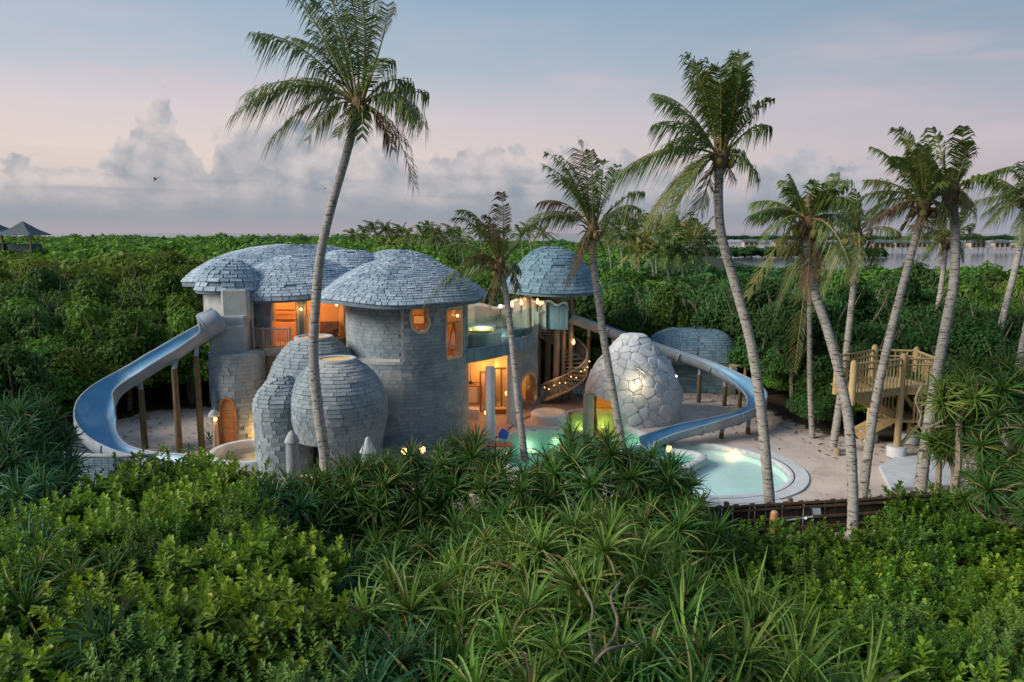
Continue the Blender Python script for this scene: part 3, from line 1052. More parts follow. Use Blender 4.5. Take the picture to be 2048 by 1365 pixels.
bal = MB().tube([(0, 0, 0), (0, 0, 0.86)], 0.018, 5).mesh('baluster', M['greywood'], True)
for i in range(31):
    o = link('baluster', bal)
    o.parent = rl
    o.matrix_basis = Matrix.Translation(rpt(ba0 + (ra1 - ba0) * (i + 0.5) / 31, 4.56))
post = MB().tube([(0, 0, -0.35), (0, 0, 1.0)], 0.055, 6).mesh('post', M['greywood'], True)
for a in (ba0, (ba0 + ra1) / 2, ra1):
    o = link('post', post)
    o.parent = rl
    o.matrix_basis = Matrix.Translation(rpt(a, 4.5))
b = MB().ball(rpt((ba0 * 1.2 + ra1 * 0.8) / 2, 4.52, BR + 0.02), 0.05).build('lamp_socket', M['dark'], villa, True)
mb = MB().tube([rpt(ba0 + 0.24, 6.9, BR), rpt(ba0 + 0.24, 0.2, BR)], 0.03, 5)
mb.build('drain_pipe', M['palecement'], villa)
for u, v in ((602, 619), (673, 610)):
    a, z = cyl(u, v, MC[0], MC[1], MR + 0.1)
    p = Vector((MC[0] + (MR + 0.1) * math.cos(a), MC[1] + (MR + 0.1) * math.sin(a), z))
    MB().ball(p, 0.07).build('wall_lamp', M['warmbulb'], villa, True)
    lamp('wall_lamp_light', p + Vector((0.05, -0.2, 0)), 7, (1, 0.55, 0.2), 0.07, villa)
lamp('room_light', (-12.4, 37.0, 6.7), 66, (1, 0.47, 0.15), 0.2, villa)
lamp('room_light', (-10.3, 36.8, 6.7), 66, (1, 0.47, 0.15), 0.2, villa)
lamp('room_light', (TC[0] + 0.3, TC[1] - 0.6, 6.5), 110, (1, 0.50, 0.15), 0.2, villa)
p = P(915, 632, 34.6)
MB().ball(p, 0.07).build('wall_lamp', M['warmbulb'], villa, True)

# ---- back roof mass and side dome
BC = (-13.5, 45.2)
wall(BC[0], BC[1], [(5.2, -0.1), (5.2, 7.4)], R(-230), R(40), brick=False, core='render')
roof('back', BC[0], BC[1], [(6.2, 7.15), (6.15, 7.35), (5.6, 7.85), (4.7, 8.4), (3.6, 8.84), (2.4, 9.12), (1.2, 9.24), (0.02, 9.27)], 4.9, 0.14,
     lambda a, s: (0.02 * math.sin(2 * a), 0.10 * math.sin(3 * a + 1) * (1 - s)), R(-220), R(40), bw=0.5, bh=0.20)
roof('side', -6.9, 44.2, [(3.1, 7.5), (2.9, 7.8), (2.4, 8.25), (1.7, 8.65), (0.9, 8.92), (0.02, 9.0)], 2.2, 0.1, None, R(-200), R(20), bw=0.48, bh=0.19)
roof('link', -9.6, 43.4, [(2.6, 7.7), (2.3, 8.1), (1.7, 8.6), (0.9, 8.93), (0.02, 9.02)], 1.6, 0.1, None, R(-200), R(20), bw=0.5, bh=0.20)
MB().lathe((-6.9, 44.2, 0), [(2.4, 0), (2.4, 7.6)], 28).build('wall', M['render'], villa, True)

# ---- slide tower on the left: column with door, block with ledges
LC = (-13.15, 34.5)
dpx = [(443, 895), (442, 860), (442, 815), (446, 803), (453, 799), (461, 802), (467, 812), (469, 840), (470, 895)]
hd, fr = opening(dpx, LC[0], LC[1], 1.25, 'doorwood', 0.06, 'door_frame', False, depth=0.12)
wall(LC[0], LC[1], [(1.25, -0.1), (1.25, 4.40), (0.3, 4.46)], -PI, PI, hd, bw=0.5, bh=0.19, dep=0.02)
pts = [cyl(u, v, LC[0], LC[1], 1.25) for u, v in dpx]
mb = MB()
sm = [(q.x, q.y) for q in spline([(a, z, 0) for a, z in pts], 5, True)]
mb.add([(LC[0] + 1.2 * math.cos(a), LC[1] + 1.2 * math.sin(a), z) for a, z in sm], [tuple(range(len(sm)))])
dr = mb.build('door', M['doorwood'], villa)
am = [a for a, z in sm]
for k in range(13):                                    # louvre slats of the door
    z = 0.25 + 0.135 * k
    xs = [a for a in np.linspace(min(am), max(am), 40) if inpoly(a, z, sm)]
    if len(xs) > 3:
        MB().bar(*[(LC[0] + 1.21 * math.cos(a), LC[1] + 1.21 * math.sin(a), z) for a in (xs[1], xs[-2])], 0.03, 0.10).build('slat', M['doorwood'], dr)
a_ = cyl(444, 855, LC[0], LC[1], 1.27)[0]
MB().ball((LC[0] + 1.27 * math.cos(a_), LC[1] + 1.27 * math.sin(a_), 1.0), 0.035).build('handle', M['metal'], dr, True)
a_ = cyl(456, 893, LC[0], LC[1], 1.25)[0]
d_ = Vector((math.cos(a_), math.sin(a_), 0))
mb = MB().box(Vector((LC[0], LC[1], 0.09)) + d_ * 1.45, (0.45, 0.95, 0.18), rz=a_)
mb.box(Vector((LC[0], LC[1], 0.03)) + d_ * 1.75, (0.5, 1.2, 0.1), rz=a_).build('doorstep', M['doorwood'], villa)
# the block over the column
blk = MB()
bx, by = LC[0], LC[1] + 0.1


def rounded_box(mb, c, s, rz=0.0, top=1.0):
    ch = 0.10
    x, y = s[0] / 2, s[1] / 2
    poly = [(-x + ch, -y), (x - ch, -y), (x, -y + ch), (x, y - ch), (x - ch, y), (-x + ch, y), (-x, y - ch), (-x, -y + ch)]
    vs = []
    for k, (f, z) in enumerate(((0.97, -s[2] / 2), (1.0, -s[2] / 2 + 0.08), (top, s[2] / 2 - 0.08), (top * 0.96, s[2] / 2))):
        for px, py in poly:
            X, Y = px * f, py * f
            vs.append((c[0] + X * math.cos(rz) - Y * math.sin(rz), c[1] + X * math.sin(rz) + Y * math.cos(rz), c[2] + z))
    fs = [(k * 8 + i, k * 8 + (i + 1) % 8, (k + 1) * 8 + (i + 1) % 8, (k + 1) * 8 + i) for k in range(3) for i in range(8)]
    mb.add(vs, fs + [tuple(range(7, -1, -1)), tuple(range(24, 32))])


rounded_box(blk, (bx - 0.12, by + 0.85, 6.62), (1.25, 1.9, 1.5), R(8))
rounded_box(blk, (bx - 0.30, by + 0.35, 5.88), (1.55, 1.8, 0.5), R(10))
rounded_box(blk, (bx - 0.34, by + 0.3, 5.05), (1.65, 2.0, 1.3), R(8))
blk.build('slide_block', M['render'], villa)
roof('flank', -13.9, 36.2, [(1.66, 7.22), (1.64, 7.32), (1.48, 7.75), (1.1, 8.25), (0.6, 8.6), (0.02, 8.78)], 1.0, 0.12, None, R(-220), R(0), bw=0.5, bh=0.22)

# ---- pot-bellied stone domes before the tower
def pot(cx, cy, prof, ringr, ztop, hole=None, key='pot', lit=True, bw=0.46, bh=0.175, rough=0.045):
    S, L = rev(cx, cy, prof)
    mb = MB()
    skin(mb, S, 120 if hole else 48, 90 if hole else 30, -PI, PI, hole)
    o = mb.build('pot_dome', M['stonecore'], villa, True)
    roofs[key] = o
    for q0, q1, tl, pr in ((0.0, 0.52, R(0.5), 0.003), (0.52, 0.97, R(7), 0.015)):
        bricks.extend((a, b, 'wall') for a, b in lay(S, L, R(-190), R(40), q0, q1, bw, bh, rough, hole, gap=0.006, proud=pr, tilt=tl))
    if ringr:
        mb = MB().lathe((cx, cy, ztop), [(ringr - 0.14, -0.1), (ringr - 0.14, 0.10), (ringr - 0.05, 0.15), (ringr + 0.04, 0.13), (ringr + 0.10, 0.05), (ringr + 0.08, -0.12)], 32, False)
        rr = mb.build('skylight_rim', M['render'], villa, True)
        g = MB().lathe((cx, cy, ztop), [(ringr - 0.13, 0.02), (ringr - 0.13, 0.05)], 28)
        g.build('skylight', M['skylight'], rr)
    return o


aA = (-7.45, 30.6)
ah0, _ = cyl(596, 900, aA[0], aA[1], 1.75)
ah1, _ = cyl(645, 900, aA[0], aA[1], 1.75)
potA = [(1.72, -0.1), (1.75, 0.5), (1.80, 1.1), (1.95, 1.8), (2.06, 2.4), (2.02, 3.0), (1.86, 3.5), (1.56, 3.98), (1.20, 4.35), (0.88, 4.58), (0.70, 4.64)]
pot(aA[0], aA[1], potA, 0.80, 4.62, lambda a, z: ah0 < a < ah1 and z < 1.45, 'pota')
mb = MB()
for a in (ah0, ah1):                                   # jambs and head of the low opening
    mb.bar((aA[0] + 1.72 * math.cos(a), aA[1] + 1.72 * math.sin(a), 0), (aA[0] + 1.78 * math.cos(a), aA[1] + 1.78 * math.sin(a), 1.5), 0.16)
mb.tube([(aA[0] + 1.84 * math.cos(ah0 + (ah1 - ah0) * i / 8), aA[1] + 1.84 * math.sin(ah0 + (ah1 - ah0) * i / 8), 1.46) for i in range(9)], 0.08, 6)
mb.build('opening_frame', M['render'], villa)
MB().lathe((aA[0], aA[1] + 0.2, 0), [(0.9, 0), (0.9, 1.5)], 20).build('inner_wall', M['poolpale'], villa, True)
MB().box((aA[0] - 0.45, aA[1] - 1.15, 0.75), (0.22, 0.3, 1.5)).build('inner_wall', M['whiteplaster'], villa)
potB = [(2.0, -0.1), (2.12, 1.5), (2.2, 2.6), (2.1, 3.4), (1.8, 4.1), (1.4, 4.7), (1.0, 5.05), (0.78, 5.15)]
pot(-9.15, 33.5, potB, 0.82, 5.15, None, 'potb')
potC = [(1.14, -0.1), (1.15, 2.0), (1.16, 2.85), (1.08, 3.12), (0.9, 3.42), (0.6, 3.75), (0.3, 3.98), (0.02, 4.06)]
pot(-9.75, 30.35, potC, 0, 0, None, 'potc')
cc = G(585, 960)
cc = P(586, 930, 28.9)
mb = MB().lathe((cc.x, cc.y, 0), [(0.27, 0), (0.25, 1.5), (0.25, 1.9)], 14)
mb.build('stub_column', M['stone'], villa, True)
MB().lathe((cc.x, cc.y, 1.9), [(0.30, -0.02), (0.22, 0.2), (0.12, 0.34), (0.02, 0.44)], 12).build('column_cap', M['render'], villa, True)
cc = P(736, 899, 29.2)
MB().lathe((cc.x, cc.y, cc.z), [(0.34, -0.1), (0.2, 0.15), (0.11, 0.36), (0.09, 0.46), (0.02, 0.52)], 12).build('finial', M['palecement'], villa, True)
MB().lathe((cc.x, cc.y, 0), [(0.3, 0), (0.3, cc.z - 0.08)], 12).build('finial_post', M['stone'], villa, True)
lamp('niche_light', (-11.55, 33.5, 0.7), 90, (1, 0.50, 0.14), 0.1, villa)

# ---- right wing: living room under the terrace
zT0, zT1 = 3.72, 4.34
edge_px = [(930, 728), (955, 724), (985, 718), (1015, 711), (1045, 700), (1066, 690), (1078, 676)]
ed = [G(u, v, zT0) for u, v in edge_px]
ed = spline(ed, 6)
mb = MB()
back = [Vector((q.x * 0.25 - 1.2, q.y * 0.15 + 41.5, q.z)) for q in ed]
for i in range(len(ed) - 1):
    mb.prism([(ed[i].x, ed[i].y), (ed[i + 1].x, ed[i + 1].y), (back[i + 1].x, back[i + 1].y), (back[i].x, back[i].y)], zT0, zT1)
mb.build('terrace_slab', M['bluestone'], villa)
# glass railing in panes along the slab edge
gi = [0, 7, 14, 20, 26, 31, 36]
gr = MB()
gr.tube([q + Vector((0, 0.10, zT1 - zT0 + 0.03)) for q in ed], 0.035, 5)
gr = gr.build('glass_railing', M['metal'], villa, True)
for a, b in zip(gi, gi[1:]):
    b = min(b, len(ed) - 1)
    g = MB()
    for k in range(a, b):
        p, q = ed[k] + Vector((0, 0.1, 0)), ed[k + 1] + Vector((0, 0.1, 0))
        if k == b - 1:
            q = p.lerp(q, 0.93)
        g.add([(p.x, p.y, zT1 + 0.03), (q.x, q.y, zT1 + 0.03), (q.x, q.y, zT1 + 1.55), (p.x, p.y, zT1 + 1.55)], [(0, 1, 2, 3)])
    g.build('pane', M['railglass'], gr)
# wavy inner parapet behind the glass
wp = []
for i in range(41):
    s = i / 40
    u = 926 + (1092 - 926) * s
    v = 640 - 10 * s
    p = P(u, v, 42.5 + 2.2 * math.sin(PI * s))
    top_v = 622 - 22 * s ** 0.8 - 7 * math.sin(s * 11.0)
    wp.append((p.x, p.y, P(u, top_v, 42.5 + 2.2 * math.sin(PI * s)).z))
mb, cap = MB(), MB()
for (x0, y0, z0), (x1, y1, z1) in zip(wp, wp[1:]):
    mb.add([(x0, y0, zT1), (x1, y1, zT1), (x1, y1, z1), (x0, y0, z0), (x0, y0 + 0.25, zT1), (x1, y1 + 0.25, zT1), (x1, y1 + 0.25, z1), (x0, y0 + 0.25, z0)], [(0, 1, 2, 3), (5, 4, 7, 6), (3, 2, 6, 7)])
cap.tube([(x, y + 0.12, z + 0.02) for x, y, z in wp], 0.13, 6)
mb.build('terrace_wall', M['render'], villa, True)
cap.build('wall_coping', M['white'], villa, True)
mb = MB()
for i in range(9):
    p = P(931 + i * 2.2, 660, 42.0)
    mb.box((p.x, p.y, 5.2), (0.035, 0.05, 1.7))
mb.build('slatted_screen', M['greywood'], villa)
# lit wall segment with the oval window, right of the living room
WC = (-1.75, 42.6)
WR = 3.25
hw, _ = opening([(1045, 762), (1052, 752), (1060, 749), (1068, 755), (1072, 770), (1073, 790), (1070, 799), (1058, 801), (1046, 798), (1043, 780)], WC[0], WC[1], WR, 'greywood', 0.10)
wa0 = cyl(1026, 760, WC[0], WC[1], WR)[0]
wall(WC[0], WC[1], [(WR, -0.1), (WR, 4.7)], wa0, R(35), hw, inside='plaster')
wall(WC[0], WC[1], [(WR + 0.05, 4.36), (WR + 0.05, 4.75)], R(-40), R(35), bw=0.5, bh=0.2)
# floor, ceiling and back wall of the living room
fl = [XY(922, 868), XY(985, 888), XY(1035, 845), XY(1068, 832), (1.3, 43.5), (-6.0, 43.5), (-6.0, 37)]
MB().prism(fl, -0.06, 0.10).build('floor', M['deckstone'], villa)
bw_ = [(-2.4, 38.9), (-0.8, 40.6), (0.6, 41.3)]
mb = MB()
zz = 3.72
mb.box((-3.6, 41.6, zz / 2), (5.2, 0.2, zz))
mb.box((-0.15, 42.5, zz / 2), (2.5, 0.2, zz))
mb.build('back_wall', M['plaster'], villa)
for u0, v0, u1, t in ((961, 746, 972, 40.9), (990, 750, 1016, 42.0)):
    p, q = P(u0, 800, t), P(u1, 800, t)
    fr = MB()
    for x in np.linspace(p.x, q.x, 2 if u0 < 970 else 3):
        fr.box((x, p.y, 1.22), (0.10, 0.10, 2.25))
    fr.box(((p.x + q.x) / 2, p.y, 2.36), (q.x - p.x + 0.1, 0.1, 0.1))
    sf = fr.build('sliding_door', M['wood'], villa)
    MB().box(((p.x + q.x) / 2, p.y + 0.02, 1.22), (q.x - p.x, 0.02, 2.2)).build('pane', M['glass'], sf)
for u, vb, t in ((981, 889, 35.4), (1022, 852, 38.6)):
    p = P(u, vb, t)
    MB().lathe((p.x, p.y, 0), [(0.26, min(p.z, 0) - 0.1), (0.24, 0.2), (0.23, zT0 - 0.02)], 20).build('column', M['whiteplaster'], villa, True)
p = P(942, 825, 39.6)
MB().box((p.x, p.y, 0.32), (0.9, 0.8, 0.42)).box((p.x, p.y, 0.57), (0.84, 0.74, 0.1)).build('window_seat', M['cloth'], villa)
for u, v, t in ((974, 826, 36.4), (1015, 787, 39.0)):
    p = P(u, v, t)
    lt = MB().tube([p + Vector((0, 0, 0.12)), p + Vector((0, 0, 0.42))], 0.012, 4).build('hanging_lantern', M['metal'], villa)
    MB().lathe(p, [(0.05, -0.14), (0.12, -0.06), (0.13, 0.06), (0.05, 0.13)], 8).build('lamp_glass', M['torch'], lt, True)
    lamp('lantern_light', p + Vector((0, -0.25, 0)), 9, (1, 0.5, 0.22), 0.1, villa)
lamp('room_light', (-1.2, 38.4, 3.3), 200, (1, 0.36, 0.09), 0.25, villa)
lamp('room_light', (-1.6, 40.6, 2.4), 90, (1, 0.42, 0.12), 0.25, villa)
lamp('room_light', (0.3, 41.6, 2.6), 50, (1, 0.62, 0.25), 0.25, villa)
lamp('room_light', (-1.2, 42.2, 2.2), 40, (1, 0.66, 0.2), 0.2, villa)
fan = MB()
p = P(941, 766, 39.0)
for k in range(5):
    a = k * 2 * PI / 5 + 0.3
    fan.box(p + Vector((math.cos(a) * 0.3, math.sin(a) * 0.3, 0)), (0.5, 0.09, 0.02), rz=a)
fan.lathe(p, [(0.07, -0.08), (0.09, 0.05), (0.02, 0.1), (0.015, 1.2)], 8)
tag(fan.build('ceiling_fan', M['dark']), 'dark ceiling fan hanging in the orange living room', 'fan')

# a few furnishings seen through the openings
def piece(name, label, cat, c, parts):
    r = thing(name, label, cat, c)
    for nm, dc, sz, mt in parts:
        MB().box(Vector(c) + Vector(dc), sz).build(nm, M[mt], r)
    return r


p = P(838, 640, 37.6)
piece('picture', 'small framed picture on the lit wall behind the bean-shaped window', 'picture', p, [('frame', (0, 0, 0), (0.62, 0.05, 0.5), 'wood'), ('print', (0, -0.03, 0), (0.5, 0.02, 0.38), 'cloth')])
p = P(566, 640, 38.0)
piece('shelf', 'brown wall shelf in the left lit doorway of the upper room', 'shelf', p, [('board', (0, 0, 0), (1.2, 0.3, 0.06), 'wood'), ('board', (0, 0, 0.5), (1.2, 0.3, 0.06), 'wood'), ('upright', (-0.6, 0, 0.25), (0.05, 0.3, 0.56), 'wood')])
p = P(1000, 830, 40.6)
piece('sideboard', 'brown sideboard behind the sliding doors of the living room', 'sideboard', p, [('body', (0, 0, 0), (1.3, 0.45, 0.7), 'wood'), ('top', (0, 0, 0.37), (1.36, 0.5, 0.05), 'pine')])
p = P(950, 790, 41.2)
piece('woven_hanging', 'woven hanging on the orange living room wall', 'wall hanging', p, [('panel', (0, 0, 0), (0.7, 0.06, 0.9), 'cloth'), ('border', (0, 0.02, 0), (0.82, 0.05, 1.02), 'wood')])
p = P(1060, 785, 41.2)
piece('dining_chair', 'dark dining chair seen through the rounded ground floor window', 'chair', (p.x, p.y, 0.1), [('seat', (0, 0, 0.45), (0.45, 0.45, 0.06), 'wood'), ('backrest', (0, 0.2, 0.8), (0.45, 0.05, 0.6), 'wood'), ('leg', (-0.19, -0.19, 0.2), (0.05, 0.05, 0.45), 'wood'), ('leg', (0.19, -0.19, 0.2), (0.05, 0.05, 0.45), 'wood')])

set_stones(shingles, 'shingle', 'shingle_courses', M['shingle'], lambda k: roofs[k], villa, 300, 11)
keep = [q for q in bricks]
set_stones(keep, 'brick', 'brick_courses', M['stone'], lambda k: villa, villa, 300, 31)

# ================================================================ pavilion, stairs, slides, stone dome, shed, lookout, fence
# ---- pavilion roof on trunk pillars with an upper landing
PV = (3.75, 44.4)
pav = thing('pavilion', 'round blue-grey shingled pavilion roof on tall trunk pillars behind the terrace', 'pavilion', (PV[0], PV[1], 0))
pst = []
roof('pav', PV[0] - 1.35, PV[1], [(3.05, 6.55), (3.02, 6.68), (2.80, 6.95), (2.50, 7.4), (2.2, 7.85), (1.8, 8.35), (1.3, 8.80), (0.7, 9.1), (0.02, 9.22)], 2.6, 0.12,
     lambda a, s: (0.015 * math.sin(3 * a), 0.05 * math.sin(2 * a + 1) * (1 - s)), R(-200), R(20), bw=0.62, bh=0.25, parent=pav, dep=0.025, tilt=R(5), lst=pst)
for u, t, vb in ((1057, 43.0, 650), (1075, 45.0, 650), (1095, 45.2, 805), (1112, 43.2, 808), (1141, 43.6, 800)):
    p = P(u, 700, t)
    MB().tube([(p.x, p.y, 0), (p.x + 0.03, p.y, 3.5), (p.x, p.y, 6.72)], [0.20 if u != 1141 else 0.15, 0.18 if u != 1141 else 0.14, 0.165 if u != 1141 else 0.13], 12).build('pillar', M['pillar'], pav, True)
mb, cap = MB(), MB()
N_ = 30
for i in range(N_):
    s0, s1 = i / N_, (i + 1) / N_
    q = []
    for s in (s0, s1):
        p = P(1078 + 58 * s, 650, 43.0 - 0.6 * math.sin(PI * s * 0.5))
        tv = 612 - 10 * math.exp(-((s - 0.32) / 0.22) ** 2) - 8 * math.exp(-((s - 0.85) / 0.16) ** 2) + 4 * (s > 0.97)
        q.append((p.x, p.y, 4.45, P(1078 + 58 * s, tv, 43.0).z))
    (x0, y0, zb, z0), (x1, y1, _, z1) = q
    mb.add([(x0, y0, zb), (x1, y1, zb), (x1, y1, z1), (x0, y0, z0), (x0, y0 + 0.2, zb), (x1, y1 + 0.2, zb), (x1, y1 + 0.2, z1), (x0, y0 + 0.2, z0)],
           [(0, 1, 2, 3), (5, 4, 7, 6), (3, 2, 6, 7), (0, 4, 5, 1)])
    cap.add([(x0, y0 - 0.06, z0 - 0.02), (x1, y1 - 0.06, z1 - 0.02), (x1, y1 - 0.06, z1 + 0.09), (x0, y0 - 0.06, z0 + 0.09), (x0, y0 + 0.26, z0 - 0.02), (x1, y1 + 0.26, z1 - 0.02), (x1, y1 + 0.26, z1 + 0.09), (x0, y0 + 0.26, z0 + 0.09)],
            [(0, 1, 2, 3), (3, 2, 6, 7), (5, 4, 7, 6), (0, 4, 5, 1)])
mb.build('parapet', M['bluestone'], pav)
cap.build('coping', M['white'], pav)
p0, p1 = P(1078, 650, 43), P(1136, 650, 42.6)
MB().prism([(p0.x, p0.y + 0.02), (p1.x, p1.y + 0.02), (p1.x + 0.1, 46.6), (p0.x - 0.6, 46.6)], 4.46, 4.60).build('landing', M['floorwood'], pav)
a_, b_ = P(1112, 603, 45), P(1134, 607, 45)
MB().bar(a_, b_, 0.07).bar(b_ - Vector((0, 0, 0.8)), b_ + Vector((0, 0, 0.4)), 0.09).bar(a_ + Vector((0, 0, -.3)), b_ + Vector((0, 0, -0.3)), 0.05).build('handrail', M['greywood'], pav)
set_stones(pst, 'shingle', 'shingle_courses', M['bluestone'], lambda k: roofs[k], pav, 260, 51)
# fire torches and lamps
for lab, u, v, t, m_, wt in (('lit torch on the white wavy wall nearest the pavilion pillars', 1075, 605, 42.8, 'torch', 10), ('lit torch above the terrace wall between two palms', 1043, 607, 43.8, 'torch', 8),
                             ('round white lamp on the terrace wall beside the slim palm', 1001, 613, 43.5, 'whitebulb', 8), ('small torch half behind the slim palm trunk', 1024, 611, 44, 'torch', 5),
                             ('orange torch on the outer pavilion pillar', 1147, 686, 43.2, 'torch', 8)):
    p = P(u, v, t)
    tr = thing('torch' if m_ == 'torch' else 'globe_lamp', lab, 'torch' if m_ == 'torch' else 'lamp', p - Vector((0, 0, 0.5)))
    MB().tube([p - Vector((0, 0, 0.55)), p - Vector((0, 0, 0.1))], [0.025, 0.045], 6).build('holder', M['dark'], tr)
    MB().lathe(p, [(0.04, -0.1), (0.10, 0.0), (0.07, 0.12), (0.01, 0.24)] if m_ == 'torch' else [(0.02, -0.12), (0.10, -0.06), (0.12, 0), (0.10, 0.08), (0.01, 0.12)], 8).build('flame' if m_ == 'torch' else 'globe', M[m_], tr, True)
    lamp('flame_light', p + Vector((0, -0.2, 0.05)), wt, (1, 0.5, 0.18), 0.1, tr)

# ---- spiral stairs
SC = (3.05, 43.0)
st = thing('spiral_stairs', 'wooden spiral staircase with string lights under the pavilion', 'staircase', (SC[0], SC[1], 0))
SR = 1.55
h0, h1_ = R(-150), R(210)
n = 22
tread = MB().prism([(0.15, -0.10), (SR - 0.06, -0.26), (SR - 0.06, 0.26), (0.15, 0.10)], -0.04, 0.0).mesh('tread', M['greywood'])
balm = MB().tube([(0, 0, 0), (0, 0, 0.9)], 0.016, 5).mesh('baluster', M['greywood'], True)
hp = lambda s, dz=0.0, r=SR - 0.1: Vector((SC[0] + r * math.cos(h0 + (h1_ - h0) * s), SC[1] + r * math.sin(h0 + (h1_ - h0) * s), 0.1 + 4.4 * s + dz))
for i in range(n):
    s = (i + 0.5) / n
    o = link('tread', tread)
    hang(o, st)
    o.matrix_basis = Matrix.Translation((SC[0], SC[1], 0.18 + 4.4 * s)) @ Matrix.Rotation(h0 + (h1_ - h0) * s, 4, 'Z')
hr = MB().tube([hp(i / 50, 1.05) for i in range(51)], 0.05, 6)
hr = hr.build('handrail', M['greywood'], st, True)
MB().tube([hp(i / 50, 0.02) for i in range(51)], 0.07, 6).build('stringer', M['greywood'], st, True)
for i in range(72):
    o = link('baluster', balm)
    o.parent = hr
    o.matrix_basis = Matrix.Translation(hp((i + 0.5) / 72, 0.1))
MB().tube([(SC[0], SC[1], 0), (SC[0], SC[1], 5.6)], 0.13, 10).build('newel', M['pillar'], st, True)
sl = thing('string_lights', 'string of small warm bulbs along the spiral stair rail', 'string lights', hp(0.05, 1))
wire = [hp(0.02 + 0.40 * i / 24, 0.75 + 0.12 * math.sin(i * 1.3), SR + 0.02) for i in range(25)]
MB().tube(wire, 0.008, 4).build('wire', M['dark'], sl)
bulb = MB().ball((0, 0, 0), 0.032, 6, 4).mesh('bulb', M['warmbulb'], True)
for i in range(1, 25, 2):
    o = link('bulb', bulb)
    hang(o, sl)
    o.matrix_basis = Matrix.Translation(wire[i] - Vector((0, 0.03, 0.06)))
lamp('stair_light', hp(0.12, 0.9, SR + 0.3), 9, (1, 0.6, 0.25), 0.2, sl)
lamp('stair_light', hp(0.30, 0.9, SR + 0.3), 7, (1, 0.6, 0.25), 0.2, sl)


# ---- slides
def slide_channel(root, pts, wid, depth, bank, closed_to=0.0, per=10, wall_th=0.05):
    """half-pipe along a path; bank: sideways tilt in radians per point; closed_to: share of the length that is a full tube"""
    path = spline(pts, per)
    m = len(path)
    bk = np.interp(np.linspace(0, 1, m), np.linspace(0, 1, len(bank)), bank)
    inn, outr, tips = [], [], []
    nsec = 16
    for i, p in enumerate(path):
        t = (path[min(i + 1, m - 1)] - path[max(i - 1, 0)]).normalized()
        sd = t.cross(Vector((0, 0, 1))).normalized()
        up = sd.cross(t)
        sd2 = sd * math.cos(bk[i]) + up * math.sin(bk[i])
        up2 = up * math.cos(bk[i]) - sd * math.sin(bk[i])
        f = i / (m - 1)
        span = PI * 0.5
        if closed_to:
            q = max(0.0, min(1.0, (closed_to * 1.25 - f) / (closed_to * 0.25)))
            span = PI * 0.5 + q * q * PI * 0.49
        r = 0.5 * (wid if isinstance(wid, float) else float(np.interp(f, [0, 0.10, 0.35, 1], wid)))
        e = (depth - r) if span <= PI * 0.51 else 0.0
        ri, ro = [], []
        for j in range(nsec + 1):
            a = -PI / 2 - span + 2 * span * j / nsec
            ri.append(p + sd2 * (r * math.cos(a)) + up2 * (r + min(depth, r) / r * r * math.sin(a) if depth >= r else depth + depth * math.sin(a)))
            rr = r + wall_th
            ro.append(p + sd2 * (rr * math.cos(a)) + up2 * (r + rr * math.sin(a) if depth >= r else depth + (depth + wall_th) * math.sin(a)))
        inn.append(ri)
        outr.append(ro)
    n1 = nsec + 1
    mi, mo = MB(), MB()
    F = [(i * n1 + j, i * n1 + j + 1, (i + 1) * n1 + j + 1, (i + 1) * n1 + j) for i in range(m - 1) for j in range(nsec)]
    mi.add([q for r_ in inn for q in r_], F)
    mo.add([q for r_ in outr for q in r_], [f[::-1] for f in F])
    mi.build('channel', M['slideblue'], root, True)
    mo.build('shell', M['slideout'], root, True)
    arcl = 0.0
    for i in range(1, m - 2):
        arcl += (path[i] - path[i - 1]).length
        if arcl > 2.1:
            arcl = 0.0
            fl_t = MB().tube([q + (q - path[i] - Vector((0, 0, 0.4))).normalized() * 0.02 for q in outr[i]], 0.035, 5)
            fl_t.build('flange', M['slideout'], root, True)
    for e in (0, nsec):
        lip = MB().tube([(inn[i][e] + outr[i][e]) / 2 for i in range(0, m)], 0.05, 6)
        lip.build('lip', M['slideout'], root, True)
    if closed_to:
        i = int(m * closed_to)
        MB().tube([(a + b) / 2 for a, b in zip(inn[i], outr[i])], 0.05, 6).build('mouth_rim', M['slideout'], root, True)
    for i in (0, m - 1):
        MB().tube([(a + b) / 2 for a, b in zip(inn[i], outr[i])], 0.045, 6).build('end_rim', M['slideout'], root, True)
    return path


def supports(root, path, spots, r=0.13, collar='slideout'):
    for u, vb in spots:
        g = G(u, vb, 0)
        best = min(path, key=lambda q: (q.x - g.x) ** 2 + (q.y - g.y) ** 2)
        g = Vector((best.x * 0.6 + g.x * 0.4, best.y * 0.6 + g.y * 0.4, 0))
        top = best.z + 0.02
        MB().tube([(g.x, g.y, -0.2), (g.x, g.y, max(0.3, top - 0.45))], [r, r * 0.9], 10).build('post', M['pole'], root, True)
        MB().tube([(g.x, g.y, max(0.25, top - 0.5)), (best.x * 0.5 + g.x * 0.5, best.y * 0.5 + g.y * 0.5, top)], r * 0.8, 8).build('bracket', M['slideout'], root, True)


